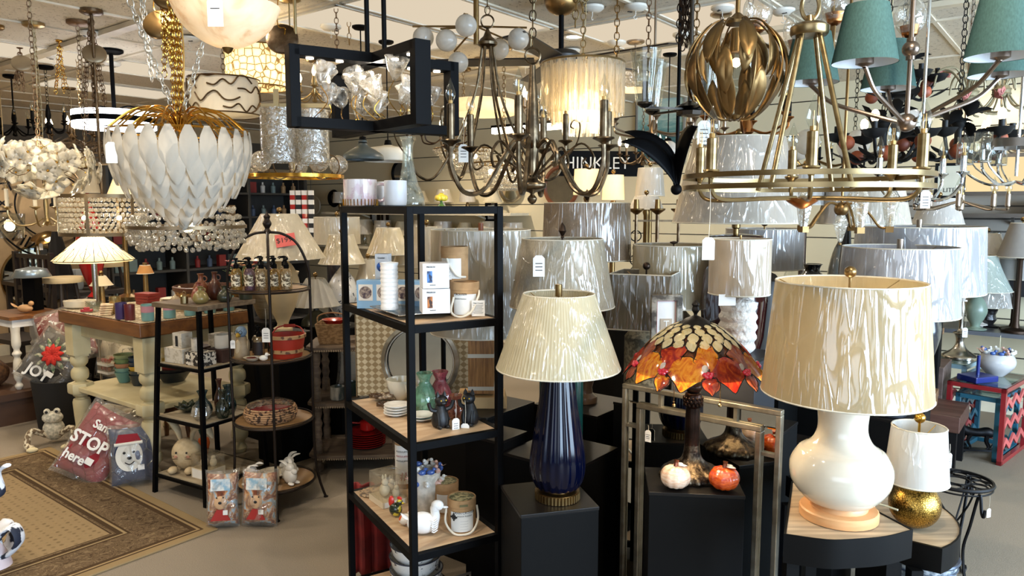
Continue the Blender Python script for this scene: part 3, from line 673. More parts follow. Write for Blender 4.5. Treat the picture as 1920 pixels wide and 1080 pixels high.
# white duck
t=T('duck_figurine','white porcelain duck with tucked head beside the front post on the fourth shelf','figurine',sat(798,1000),rad(-2))
m=M(); m.ball((-.012,0,.040),.042,24,14,(1.35,.85,.95)); m.tube(crv([(.022,0,.040),(.036,0,.065),(.034,0,.090),(.040,0,.103)],5),[.030,.028,.025,.022,.020,.018,.017,.016,.016,.016,.017,.018,.018,.018,.018,.018][:16],14)
m.ball((.044,0,.106),.0205,16,10,(1.15,.9,.95)); m.ball((.070,0,.100),.008,10,6,(1.7,.9,.55))
m.leaf((-.05,0,.05),(-.09,0,.075),.03)
for k in range(6): m.tube(crv([(.028,-.034,.062-.008*k),(.036,-.030,.058-.008*k),(.046,-.020,.062-.008*k)],3),.0026,5)
O('body',m,mat('gloss_white_porcelain','f0efec',.12,coat=.8),t)
# rooster
t=T('rooster_figurine','small colourful rooster figurine beside the boxed bunnies on the fourth shelf','figurine',sat(742,968),-.4)
O('body',M().ball((0,0,.028),.024,16,10,(1.1,.9,1.1)).ball((.018,0,.058),.013,12,8),mat('rooster_glaze','1c2a1c',.2,col2='d8c83a',sc=30,th=(.5,.56),coat=.6),t)
O('comb',M().ball((.018,0,.074),.008,8,6,(1.4,.4,1)).ball((-.018,0,.056),.018,10,8,(.7,.5,1.3)),mat('red_comb','c22a1c',.3,coat=.5),t); O('beak',M().lathe([(.004,0),(0,.012)],c=(.030,0,.058),n=6,m=Matrix.Rotation(PI/2,3,'Y')),mat('yellow_glaze'),t)
t=T('hen_figurine','small white and orange hen figurine just behind the front post','figurine',sat(760,985),.3)
O('body',M().ball((0,0,.024),.021,14,8,(1.2,.9,1)).ball((.02,0,.048),.011,10,7),mat('hen_glaze','e6e0d4',.2,col2='c4592c',sc=40,th=(.52,.58),coat=.6),t); O('comb',M().ball((.02,0,.061),.006,8,5,(1.4,.4,1)),mat('red_comb'),t)
# -- shelf 5: blue and white bowls, napkin rack
z=EZ[0]+.001
n=N('toile_glaze'); v=n.co(); q=n.noise(v,26,4,.6,1.5); n.L(n.ramp(q,[(.36,'2a3042'),(.41,'e4e2dc')]),n.b.inputs['Base Color']); n.b.inputs['Roughness'].default_value=.15; n.b.inputs['Coat Weight'].default_value=.6; TOILE=n.m
c=E_(.37,.165,z); labs=['lowest','second lowest','middle','second highest','top']
for k in range(6):
    r=.108-.003*k; h=.085
    t=T('toile_bowl',('%s bowl of the stacked blue and white floral bowls on the bottom shelf'%(['lowest','second lowest','third','fourth','fifth','topmost'][k])),'bowl',c+Vector((.003*sin(k*2),.003*cos(k*3),k*.052)),0,'blue and white bowls')
    O('bowl',M().lathe([(r*.5,0),(r*.52,.008),(r*.75,.02),(r*.92,h*.6),(r,h),(r*.985,h),(r*.9,h*.6),(r*.7,.026),(0,.02)],n=40),TOILE,t); O('rim',M().ring((0,0,h),r*.993,.0022,40,5),mat('navy_rim','23283a',.3),t)
t=T('metal_basket','small black metal caddy with a steel handle on the bottom shelf','caddy',E_(.09,.20,z),ERZ)
O('body',M().lathe([(.055,0),(.06,.03),(.065,.11),(.063,.11),(.058,.03),(0,.004)],n=24),BLACK,t); O('handle',M().tube([(-.062,0,.10),(-.062,0,.21),(.062,0,.21),(.062,0,.10)],.007,4),mat('gun_metal','6b6862',.3,.8),t)
# ---------------- foreground lamps on black plinths ----------------
def zat(py,Y): return P(960,py,Y).z
def quadplinth(label,A,B,top,depth):
    A=Vector((A.x,A.y,0)); B=Vector((B.x,B.y,0)); u=(B-A).normalized(); nn=Vector((-u.y,u.x,0)); c=(A+B)/2+nn*depth/2
    return plinth(label,c.x,c.y,top,(B-A).length,math.atan2(u.y,u.x),depth),c
pl,c=quadplinth('black square display plinth under the dark blue glass lamp',fl(977,966,.66),fl(1123,950,.66),.66,.27)
ribb=lambda k,a:(lambda t,i,z:1+a*cos(k*t))
BLUEG=mat('cobalt_glass','03061a',.10,spec=.35)
pleatS=SHM('cfc4a4',1,.4,0)
n=pleatS.node_tree
lx=P(1045,930,2.44).x
lamp('dark blue ribbed glass lamp with wrapped cream pleated shade and fluted brass foot',(lx,2.44,.661),(.208,.119,.252,.452),
 curve2([(.055,.038),(.075,.045),(.092,.09),(.093,.14),(.082,.22),(.066,.32),(.056,.40),(.050,.43),(.03,.44),(.012,.445)],4),BLUEG,pleatS,
 foot=[(.045,.046),(.052,.044),(.052,.032),(.073,.028),(.073,.0)],fm=BRASS,finial='bar',bn=160,bfn=ribb(20,.018),n=200,fn=lambda t,i,z:1+.006*cos(100*t),bell=0)
m=M()
for k in range(40): a=TAU*k/40; m.rod((.073*cos(a),.073*sin(a),.001),(.073*cos(a),.073*sin(a),.027),.005,6)
o=O('fluting',m,BRASS,bpy.data.objects[[q.name for q in bpy.data.objects if q.name.startswith('table_lamp')][-1]])
# stained glass lamp
pl,c=quadplinth('black square display plinth under the stained glass lamp with two pumpkins on top',fl(1217,922,.74),fl(1397,930,.74),.74,.23)
TX,TY,TZ=P(1297,850,2.43).x,2.43,.741
t=T('stained_glass_lamp','stained glass lamp with orange and red leaf shade and dark bronze tree-root base','lamp',(TX,TY,TZ))
DK=mat('dark_copper_bronze','3b2a22',.32,.85,col2='22160f',sc=14)
base=curve2([(.100,.0),(.104,.010),(.094,.026),(.066,.040),(.040,.058),(.028,.085),(.024,.14),(.023,.20),(.022,.235)],5)
O('base',M().lathe(base,n=120,fn=lambda tt,i,z:1+(.035*cos(12*tt)+.02*cos(24*tt+z*60))*max(0,1-z/.07)+.02*cos(6*tt)),mat('cast_bronze','6a5c4a',.35,.9,col2='2a211a',sc=40,bump=.5,bsc=120),t)
O('stem',M().lathe(curve2([(.024,.09),(.0245,.14),(.0235,.20),(.022,.240)],3),n=60,fn=lambda tt,i,z:1+.06*abs(cos(3*tt))),DK,t)
m=M().lathe(curve2([(.022,.238),(.029,.25),(.030,.27),(.026,.288),(.020,.292),(.027,.30),(.030,.315),(.022,.33),(.016,.35)],3),n=36)
for k in range(14):
    for j in range(3): a=TAU*(k+.5*(j%2))/14; m.ball((.029*cos(a),.029*sin(a),.250+.011*j),.0062,6,5)
O('neck',m,DK,t)
DR,DH,DZ=.229,.175,.352
def dome(th,s,off=0):       # s 0=top 1=rim
    r=.034+(DR-.034)*(s**.92); z=DZ+DH*(1-s**1.55); return Vector((cos(th)*(r+off*.6),sin(th)*(r+off*.6),z+off))
CAME=mat('lead_came','17120e',.45,.6)
def tglass(nm,a,b,c_,e,sc=9):
    n=N(nm); v=n.co((1,1,.35)); q=n.noise(v,sc*3,4,.6,2.5); col=n.ramp(q,[(.3,a),(.5,b),(.68,c_)])
    d=n('BsdfDiffuse',{'Color':col}); tr=n('BsdfTranslucent',{'Color':col}); mx=n('MixShader',{0:.5,1:d.outputs[0],2:tr.outputs[0]}).outputs[0]
    g=n('BsdfGlossy',{'Roughness':.08}); mx=n('MixShader',{0:n.fres(None,.5,.05),1:mx,2:g.outputs[0]}).outputs[0]
    n.L(mx,n.out.inputs[0]); return n.m
TG=[tglass('orange_art_glass','c8301c','f08a1e','ffb43a',0),tglass('red_art_glass','8e1c1c','c43a22','e86a28',0),tglass('rust_art_glass','8a4030','a8553c','c87848',0),tglass('cream_art_glass','e8cf8c','f8e6b4','fff2cc',0),tglass('brown_art_glass','2a1810','4a2c18','7a4a22',0),tglass('clear_art_glass','c8beb0','e6ddd0','f6f0e6',0)]
dm=M().grid(lambda u,v:dome(TAU*u,.06+.84*v,-.002),60,16,True)
sh=O('shade',dm,TG[4],t,sol=.002)
def piece(th,s,w,h,kind,mi,rot=0,mm=None,lm=None,fill=True):
    pts=[]
    if kind=='leaf': P2=[(0,-.5),(.18,-.42),(.42,-.44),(.50,-.15),(.42,.12),(.30,.22),(.16,.38),(0,.56),(-.16,.38),(-.32,.24),(-.44,.10),(-.5,-.15),(-.40,-.42),(-.16,-.44)]
    elif kind=='dia': P2=[(0,-.5),(.28,-.34),(.42,0),(.22,.34),(0,.5),(-.28,.30),(-.42,0),(-.24,-.36)]
    else: P2=[(.5*cos(TAU*k/8),.5*sin(TAU*k/8)) for k in range(8)]
    cr,sr=cos(rot),sin(rot)
    def mp(x,y,off):
        x,y=x*w,y*h; x,y=x*cr-y*sr,x*sr+y*cr; ss=s+y/.27; r0=max(.05,.034+(DR-.034)*max(ss,.05)**.92); return dome(th+x/r0,max(ss,.05),off)
    C=crv([(a,b,0) for a,b in P2],3,True); o=len(mm.v); k=len(C)
    rings=[(1,.0015),(.6,.0035),(0,.0045)]
    mm.mi=mi; vs=[mp(q.x*f,q.y*f,of) for f,of in rings[:2] for q in C]+[mp(0,0,.0045)]
    fs=[(i,(i+1)%k,k+(i+1)%k,k+i) for i in range(k)]+[(k+i,k+(i+1)%k,2*k) for i in range(k)]
    mm.add(vs,fs); lm.tube([mp(q.x,q.y,.0015) for q in C],.0017,4,True)
gm,lm=M(),M()
rr=random.Random(4)
for k in range(9):          # three-lobed leaf garland
    a=TAU*k/9+.15
    piece(a,.82,.140,.105,'leaf',[0,1,0][k%3] ,rr.uniform(-.25,.25),gm,lm)
    piece(a+.36,.645,.105,.080,'leaf',[0,2,1][k%3],rr.uniform(-.5,.5)+1.6,gm,lm)
    piece(a+.36,.955,.052,.048,'leaf',[1,2,0][k%3],rr.uniform(-.2,.2),gm,lm); piece(a-.30,.965,.04,.04,'leaf',2,.2,gm,lm)
    piece(a+.30,.77,.030,.034,'dia',5,.6,gm,lm)
for j,(s,nn,w,h) in enumerate(((.13,11,.034,.040),(.245,13,.043,.050),(.365,16,.046,.056),(.48,20,.044,.050))):
    for k in range(nn): piece(TAU*(k+.5*(j%2))/nn+.05*j,s,w,h,'dia',3,rr.uniform(-.3,.3),gm,lm)
O('glass_panes',gm,TG,sh); O('leading',lm,CAME,sh)
for k in range(9):
    bm_=M(); a=TAU*k/9+.15+.36-.02
    for dx,ds in ((-.03,0),(.03,0),(0,-.03),(.06,-.025),(-.06,-.02)): bm_.ball(dome(a+dx*.9,.865+ds,.004),.0075,8,6)
    O('berry_cluster',bm_,mat('ruby_glass','b01028',.08,coat=1,em='b01028',es=.15),sh)
O('cap',M().lathe(curve2([(.072,DZ+DH*.905),(.055,DZ+DH*.97),(.035,DZ+DH+.012),(.022,DZ+DH+.018),(.008,DZ+DH+.024)],3),n=40,fn=lambda tt,i,z:1+.05*cos(16*tt)*(1-i)),CAME,sh)
O('finial',M().lathe(curve2([(.008,DZ+DH+.02),(.006,DZ+DH+.03),(.013,DZ+DH+.042),(.010,DZ+DH+.055),(.013,DZ+DH+.062),(0,DZ+DH+.078)],3),n=14),CAME,t)
for sx_ in (-1,1):
    O('bulb',M().ball((sx_*.06,0,DZ+.05),.028,12,8,(1.3,1,1)),emis('shade_bulb','ffe0a8',30),t); m=M()
    x=sx_*.076
    for k in range(22): m.ball((x,-.05,DZ+.03-.005*k),.0021,6,4)
    m.lathe([(.0,DZ-.085),(.006,DZ-.090),(.0065,DZ-.096),(.0,DZ-.100)],c=(x,-.05,0),n=10).lathe([(.004,DZ-.08),(.001,DZ-.088)],c=(x,-.05,0),n=8)
    m.rod((x,-.05,DZ+.03),(x*.5,-.02,DZ+.045),.002,5)
    O('pull_chain',m,BRASS,t)
point('stained_glass_bulb',(TX-.02,TY,TZ+DZ+.075),9,(1,.78,.5),.03)
def pumpkin(label,px,py,r,m_,leaf,Y,ctrz):
    q=fl(px,py,TZ); t=T('ceramic_pumpkin',label,'pumpkin',(q.x,q.y,TZ),rr.uniform(-.3,.3))
    O('body',M().ball((0,0,r*.84),r,64,28,(1,1,.84),fn=lambda q:(1+.05*abs(cos(5*math.atan2(q.y,q.x))))*(1-.13*max(0,abs(q.z)-.75)/.25)+.008*sin(60*q.z)*cos(30*math.atan2(q.y,q.x))),m_,t)
    O('stem',M().tube(crv([(0,0,r*1.45),(.002,0,r*1.75),(.004,.002,r*2.0)],3),[.010,.009,.008,.007,.007,.008,.009],8),mat('copper_stem','8a4a2c',.2,.7,coat=.5),t)
    O('leaf',M().leaf((.004,-.004,r*1.66),(.034,-.012,r*1.62),.022,(0,0,.004)).leaf((.004,0,r*1.68),(.028,.010,r*1.66),.02,(0,0,.004)),leaf,t,sol=.0015)
pumpkin('cream glazed ceramic pumpkin at the left front of the plinth',1266,915,.047,mat('cream_pumpkin_glaze','e9bd9c',.14,col2='f6dcc2',sc=30,stretch=(1,1,5),bump=.35,bsc=110,coat=.7),mat('pearl_leaf','e8dcd0',.2,coat=.5),2.4,0)
pumpkin('orange glazed ceramic pumpkin at the right front of the plinth',1357,918,.047,mat('orange_pumpkin_glaze','b8380e',.12,col2='e0601c',sc=34,stretch=(1,1,5),bump=.35,bsc=110,coat=.8),mat('pearl_leaf'),2.4,0)
# mirror leaning behind
ML,MR=Vector((.433,2.80,0)),Vector((.905,2.41,0)); u=(MR-ML).normalized(); MWd=(MR-ML).length; MHt=.975
t=T('framed_mirror','large rectangular mirror with a silver edged mirrored frame behind the stained glass lamp','mirror',(ML+MR)/2+Vector((0,0,.0)),math.atan2(u.y,u.x))
AS=mat('antique_silver_leaf','b8b1a0',.30,.85,col2='948a78',sc=12,bump=.15,bsc=80)
MIR=mat('mirror_glass','c9ccc9',.02,1)
def frame(m,w,h,b,y,th,zb=0):
    m.box((0,y,zb+b/2),(w,th,b)); m.box((0,y,zb+h-b/2),(w,th,b))
    for s_ in (-1,1): m.box((s_*(w-b)/2,y,zb+h/2),(b,th,h-2*b))
    return m
O('frame',frame(frame(M(),MWd,MHt,.018,0,.03),MWd-.13,MHt-.13,.020,-.004,.030,.065),AS,t,bev=.003,sm=False)
m=frame(M(),MWd-.036,MHt-.036,.050,.004,.008,.018); O('mirrored_border',m,MIR,t,False,bev=.004)
for s_ in (-1,1):
    for q in (-1,1):
        O('corner_bar',M().box((s_*(MWd/2-.16),-.006,MHt/2+q*(MHt/2-.043)),(.012,.012,.05)),AS,t,False); O('corner_bar',M().box((s_*(MWd/2-.043),-.006,MHt/2+q*(MHt/2-.16)),(.05,.012,.012)),AS,t,False)
O('mirror_pane',M().box((0,.004,MHt/2),(MWd-.165,.008,MHt-.165)),MIR,t,False); O('backing',M().box((0,.018,MHt/2),(MWd-.01,.012,MHt-.01)),BLKWOOD,t,False)
price_tag(t,(-.19,-.014,.79),.045,0,3,.02,'cream price tag on the mirror')
# white gourd lamp on half round tables
def poly_table(name,label,pts,z,ap,mt,legs):
    c=sum(pts,Vector())/len(pts); t=T(name,label,'table',(c.x,c.y,0)); q=[(p.x-c.x,p.y-c.y) for p in pts]
    O('top_board',M().prism([(a*.985,b*.985) for a,b in q],z-.012,z),mt,t,False); 
    m=M(); n=len(q); o_=[(a,b) for a,b in q]; i_=[(a*.965,b*.965) for a,b in q]
    vs=[Vector((a,b,zz)) for zz in (z-ap,z+.002) for a,b in o_]+[Vector((a,b,zz)) for zz in (z-ap,z+.002) for a,b in i_]
    fs=[]
    for k in range(n):
        j=(k+1)%n; fs+=[(k,j,n+j,n+k),(2*n+j,2*n+k,3*n+k,3*n+j),(n+k,n+j,3*n+j,3*n+k),(j,k,2*n+k,2*n+j)]
    O('apron',m.add(vs,fs),mat('black_apron','050505',.5,spec=.15),t)
    for L_ in legs: O('leg',M().bar((L_[0]-c.x,L_[1]-c.y,0),(L_[0]-c.x,L_[1]-c.y,z-ap),.035,.035),mat('black_apron'),t,False)
    return t
A=fl(1470,1002,.75); B=fl(1712,994,.75); C=fl(1560,918,.75); D=fl(1497,915,.75)
mid=(A+B)/2+Vector((0,-.045,0))
obst((ML.x+MR.x)/2,(ML.y+MR.y)/2,MWd,.05,math.atan2(u.y,u.x))
pts=[Vector((q.x,q.y,0)) for q in crv([A,A.lerp(mid,.55)+Vector((0,-.018,0)),mid,B.lerp(mid,.5)+Vector((0,-.012,0)),B],4)]+[Vector((C.x,C.y+.05,0)),Vector((D.x,D.y+.06,0))]
WOODT=mat('weathered_oak_top','b8a183',.5,col2='8f7d66',sc=3,stretch=(1,12,12))
poly_table('demilune_table','half round side table with pale wood top and black apron under the white gourd lamp',pts,.75,.082,WOODT,[(A.x+.03,A.y+.02),(B.x-.06,B.y+.0),(C.x-.05,C.y+.03)])
cc=P(1600,940,2.12); cen=Vector((1.10,2.36,0)); pp=[]
for k in range(15): a=rad(-62+118*k/14); pp.append(Vector((cen.x+.335*cos(a),cen.y+.335*sin(a),0)))
pp+= [Vector((1.02,2.66,0)),Vector((1.08,2.38,0)),Vector((1.18,2.12,0))]
poly_table('demilune_table','lower half round table with a grey wood top beneath the small gold ball lamp',pp,.655,.075,WOODT,[(1.30,2.40),(1.20,2.10),(1.0,2.58)])
wl=P(1572,960,2.08)
cshade=SHM('bba984',1,.45,0)
t=lamp('large white gourd-shaped ceramic lamp with wrapped cream drum shade on a round wooden foot',(wl.x,2.08,.752),(.229,.199,.325,.365),
 curve2([(.078,.046),(.10,.056),(.133,.10),(.140,.15),(.122,.192),(.108,.204),(.104,.206),(.082,.225),(.068,.26),(.070,.31),(.078,.355),(.03,.36),(.012,.362)],5),CREAM,cshade,
 foot=[(.0,.05),(.076,.05),(.079,.046),(.079,.030),(.104,.028),(.108,.024),(.108,.0)],fm=mat('turned_maple','dba672',.4,col2='cf9560',sc=5,stretch=(1,1,8)),finial='ball',metal=BRASS,bs='lit',n=64)
point('gourd_lamp_bulb',(wl.x,2.08,.752+.50),3.5,(1,.84,.62),.04)
O('cord',M().tube(crv([(.06,.06,.012),(.14,.08,.006),(.19,.03,.004)],5),.003,6),mat('pale_cord','cfc8a8',.5),t)
gl=P(1715,940,2.22)
GBALL=mat('hammered_gold','b08a3a',.2,1,col2='6e5420',sc=60,th=(.45,.7)); _n=GBALL.node_tree
def scalegold():
    n=N('scaled_gold'); v=n.co(); q=n('TexVoronoi',{'Vector':v,'Scale':140},feature='DISTANCE_TO_EDGE').outputs[0]
    n.L(n.ramp(q,[(.02,'54401c'),(.12,'c2994a')]),n.b.inputs['Base Color']); n.b.inputs['Metallic'].default_value=1; n.b.inputs['Roughness'].default_value=.3
    n.L(n.bump(n.ramp(q,[(0.,0.),(.3,1.)]),.25,.001),n.b.inputs['Normal']); return n.m
t=lamp('small gold hammered ball lamp with wrapped white drum shade beside the white gourd lamp',(gl.x,2.22,.656),(.092,.077,.175,.148),
 [(.0745*sin(PI*(1-k/16)*.93+.1),.0745-.0745*cos(PI*(k/16)*.93+.1)) for k in range(17)],scalegold(),SHM('d6d2ca',1,.35,0),finial='ball',metal=GOLD,bn=40)
price_tag(t,(.093,-.01,.215),.048,.5,6,.03)
# nested pressed tin tubs
TUB=mat('pressed_white_tin','c9d0d6',.4,.3,col2='6e7b86',sc=50,th=(.4,.6),bump=.5,bsc=70)
for k,(z0,r,h,lab) in enumerate(((0,.128,.30,'lower pressed tin tub on the floor behind the half round tables'),(.215,.118,.20,'upper pressed tin tub nested in the lower one behind the half round tables'))):
    t=T('tin_tub',lab,'tub',(1.60,2.76,z0+.002),0)
    O('wall',M().lathe([(r*.78,0),(r*.8,.01),(r*.97,h-.01),(r,h),(r*.94,h),(r*.74,.02),(0,.015)],n=40),TUB,t); O('rim',M().ring((0,0,h),r,.007,40,6),mat('navy_enamel_rim','3c4656',.3,.4),t); O('wire_band',M().ring((0,0,h-.03),r*.975,.004,40,5),mat('navy_enamel_rim'),t)
# wrought iron stool
c=fl(1795,900,.47); t=T('iron_plant_stand','small round wrought iron plant stand with scrolled legs on the grey carpet','plant stand',(c.x,c.y,0),.3)
IRON=mat('wrought_iron','131214',.5,.6)
m=M().ring((0,0,.47),.135,.008,40,6).ring((0,0,.45),.133,.004,40,5).ring((0,0,.468),.05,.004,20,5)
for k in range(10):
    a=TAU*k/10; m.ring((.09*cos(a),.09*sin(a),.468),.028,.004,14,4); m.tube(crv([(.05*cos(a),.05*sin(a),.468),(.09*cos(a+.3),.09*sin(a+.3),.47),(.13*cos(a),.13*sin(a),.468)],4),.004,4)
O('top_grille',m,IRON,t)
for k in range(3):
    a=TAU*k/3+.35; e=Vector((cos(a),sin(a),0)); z=Vector((0,0,1))
    O('leg',M().tube(crv([e*.165+z*.40,e*.16+z*.37,e*.148+z*.385,e*.13+z*.455,e*.09+z*.30,e*.06+z*.18,e*.085+z*.05,e*.13+z*.008,e*.15+z*.02,e*.145+z*.035],5),.0065,6).tube(crv([e*.10+z*.45,e*.07+z*.38,e*.0+z*.27],4),.004,5),IRON,t)
price_tag(t,(.12,-.06,.33),.04,0,3,.06)
# iron horse on wheels
c=fl(1830,850); t=T('iron_horse_toy','black iron horse figure on a wheeled stand beneath the chevron table','sculpture',(c.x,c.y,0),rad(-8))
m=M(); m.tube(crv([(.10,0,.125),(.06,0,.15),(0,0,.145),(-.07,0,.155),(-.11,0,.19),(-.125,0,.215)],5),[.012,.02,.028,.032,.034,.034,.032,.030,.028,.028,.028,.028,.028,.030,.032,.032,.030,.028,.026,.024,.022,.020,.018,.016,.015,.014][:26],10)
m.ball((-.145,0,.215),.018,10,8,(1.6,.8,.9)); m.leaf((-.125,0,.23),(-.118,0,.25),.012)
m.tube(crv([(.11,0,.15),(.14,0,.13),(.15,0,.08)],4),[.008]*9,6)
for x,o2 in ((-.075,.012),(-.05,-.012),(.08,.012),(.06,-.012)): m.tube(crv([(x,o2,.135),(x-.012,o2,.09),(x+.006,o2,.05),(x-.004,o2,.035)],3),[.016,.014,.011,.009,.008,.008,.007,.007,.007,.007],7)
O('body',m,IRON,t); O('stand',M().box((0,0,.028),(.24,.05,.012)).tube(crv([(.12,0,.03),(.16,0,.05),(.18,0,.02)],4),.005,5),IRON,t)
for x in (-.10,.13):
    w=M().ring((x,0,.04),.040,.004,24,5,Matrix.Rotation(PI/2,3,'X')); w.v=[(a,b,c_) for a,b,c_ in w.v]
    for k in range(3): a=PI*k/3; w.rod((x-.04*cos(a),0,.04-.04*sin(a)),(x+.04*cos(a),0,.04+.04*sin(a)),.002,4)
    O('wheel',w,IRON,t)
# chevron nesting tables
def chev(label,c,rz,w,d,h,fm,cm,bands=3):
    t=T('chevron_side_table',label,'table',c,rz)
    m=M(); fr=.028
    for x in (-1,1):
        for y in (-1,1): m.box((x*(w-fr)/2,y*(d-fr)/2,h/2),(fr,fr,h))
    for z in (h-fr/2,fr/2):
        for y in (-1,1): 
            if z>fr or y>0: m.box((0,y*(d-fr)/2,z),(w,fr,fr))
        for x in (-1,1): m.box((x*(w-fr)/2,0,z),(fr,d,fr))
    O('frame',m,fm,t,False,bev=.001)
    for x in (-1,1):
        m=M()
        for b in range(bands):
            z0=h*(.14+.27*b); K=6
            for k in range(K):
                y0=-(d/2-fr)+(d-2*fr)*k/K; y1=y0+(d-2*fr)/K; za=z0+(h*.11 if k%2 else 0); zb=z0+(0 if k%2 else h*.11)
                xx=x*(w-fr)/2; v=[(xx+e,y,z+o2) for e in (-.006,.006) for (y,z) in ((y0,za),(y1,zb)) for o2 in (0,h*.075)]
                m.add(v,[(0,2,3,1),(4,5,7,6),(0,4,6,2),(1,3,7,5),(0,1,5,4),(2,6,7,3)])
        O('chevron_panel',m,cm,t,False)
    O('glass_top',M().box((0,0,h+.003),(w-.01,d-.01,.008)),glass('table_glass','d4e6ea',0,30,.15),t,False); return t
REDL=mat('red_lacquer','8c2226',.35,coat=.3); CORAL=mat('coral_lacquer','c8605c',.4); TEAL=mat('teal_lacquer','2c6478',.35)
g=fl(1872,868); chev('tall red framed side table with coral chevron sides and a glass top at the right',(3.224,4.895,0),rad(-48),.34,.56,.50,REDL,CORAL)
chev('smaller teal chevron side table nested under the red framed one',(3.224,4.895,0),rad(-48),.26,.46,.42,TEAL,TEAL)
chev('pale blue and teal glass side table behind the walnut chest, carrying a silver lamp base',(3.20,5.34,0),rad(-48),.34,.34,.54,mat('pale_blue_lacquer','8fb0bd',.3),TEAL)
# bird bowl, blue stand
TT=.508
q=P(1882,715,4.98); t=T('bird_bowl','round grey bowl ringed with small ceramic birds on the red framed table','bowl',(3.30,4.95,TT)); t.scale=(.9,.9,.9)
O('vessel',M().lathe(curve2([(.05,0),(.06,.008),(.115,.07),(.125,.12),(.105,.165),(.098,.17),(.095,.16),(.11,.12),(.10,.07),(0,.02)],4),n=44),mat('pearl_grey_glaze','c6c4c2',.2,coat=.6),t); birdvase(t,.105,.168,13,False,1.35)
O('incense_stick',M().rod((.03,.02,.03),(.035,.03,.30),.0025,5),mat('pale_cord'),t)
q=P(1812,700,4.98); t=T('towel_stand','cobalt blue wooden stand with an upright peg beside the bird bowl','stand',(3.08,4.80,TT)); BL=mat('cobalt_paint','14266e',.3,coat=.4)
O('base',M().box((0,0,.02),(.19,.15,.04),.3),BL,t,False,bev=.006); O('peg',M().rod((0,0,.04),(0,0,.17),.011,12),BL,t)
# silver lamp base with bare bulb on glass table
q=P(1808,640,5.33); t=T('bare_bulb_lamp','silver candlestick lamp base with an unlit white bulb and no shade','lamp',(q.x-.03,5.33,.548))
O('base',M().lathe(curve2([(.115,0),(.115,.02),(.10,.035),(.05,.07),(.028,.12),(.035,.17),(.05,.19),(.02,.21),(.015,.26),(.02,.36),(.012,.42)],4),n=36),SILVER,t)
O('bulb',M().lathe(curve2([(.013,.42),(.017,.44),(.036,.49),(.038,.52),(.026,.55),(0,.557)],4),n=24),OPAL,t); O('harp_saddle',M().box((0,0,.425),(.06,.01,.01)),CHROME,t); price_tag(t,(0,-.05,.20),.07,0,3,.12)
# walnut chest / low bench with wooden blocks
q=fl(1835,790,.34); q0=fl(1610,800,.34)
t=T('walnut_bench','long dark walnut low bench behind the white gourd lamp','bench',(2.52,4.80,0),RZ); DW=mat('walnut_plank','5a3d33',.45,col2='43291f',sc=3,stretch=(1,10,10))
O('top_slab',M().box((0,0,.33),(.84,.45,.10)),DW,t,False,bev=.004); O('plank_gaps',M().box((.15,0,.381),(.004,.44,.002)).box((-.18,0,.381),(.004,.44,.002)),BLKWOOD,t,False)
for x in (-.38,.38):
    for y in (-.18,.18): O('leg',M().box((x,y,.14),(.05,.05,.28)),IRON,t,False)
t=T('wooden_chest','brown wooden chest with slotted planks standing behind the walnut bench','chest',(2.80,5.15,0),RZ)
O('body',M().box((0,0,.29),(.50,.36,.58)),mat('grey_walnut','6a5850',.5,col2='56443c',sc=3,stretch=(1,9,9)),t,False,bev=.004); O('slots',M().box((.1,-.181,.45),(.006,.002,.08)).box((-.15,-.181,.45),(.006,.002,.08)).box((.1,.0,.581),(.006,.24,.002)),BLKWOOD,t,False)
for k,(dx,dz,w) in enumerate(((0,0,.30),(.01,.052,.30),(.0,.104,.28))):
    tag(O('wooden_block',M().box((0,0,.025),(w,.16,.05)),mat('cut_chestnut','8a6a4a',.5,col2='6a4c32',sc=4,stretch=(1,9,9)),loc=(2.58+dx,4.70,.3815+dz),rz=RZ+.1*k-.05,sm=False,bev=.003),('lowest','middle','top')[k]+' slab of the stacked wooden blocks on the walnut bench','wooden block',group='stacked wooden blocks on the bench')
tag(O('metal_tray',M().lathe([(0,.004),(.12,.008),(.15,.02),(.148,.022),(.11,.012),(0,.008)],n=36,sy=.5),SILVER,loc=(2.56,4.72,.538),rz=.3),'long pewter leaf tray lying on the stacked wooden blocks','tray')
q=P(1722,640,5.08); t=T('wood_round_stand','round pale wood slice pedestal behind the gourd lamp shade','stand',(q.x+.03,5.08,.581)); O('post',M().lathe([(.09,0),(.05,.02),(.035,.04),(.035,.20),(0,.2)],n=20),DARKB,t); O('slice',M().lathe([(.12,.20),(.125,.205),(.125,.24),(.12,.245),(0,.245)],n=32),mat('cut_chestnut'),t)
t=T('yarn_poinsettia','dark red knitted flower with green knitted leaves on the wood slice pedestal','flower ornament',(q.x+.03,5.08,.828))
m=M(); 
for k in range(9): a=TAU*k/9; m.ball((.06*cos(a),.06*sin(a),.13+.02*sin(k*2)),.045,10,8,(1,1,.7))
O('flower',m.ball((0,0,.15),.05,12,8),mat('red_yarn','8a1420',.9,bump=.6,bsc=120),t); m=M()
for k in range(7): a=TAU*k/7+.3; m.ball((.06*cos(a),.06*sin(a),.055),.05,10,8,(1,1,.75))
O('leaves',m.ball((0,0,.05),.055,12,8),mat('green_yarn','2f4a38',.9,bump=.6,bsc=120),t)
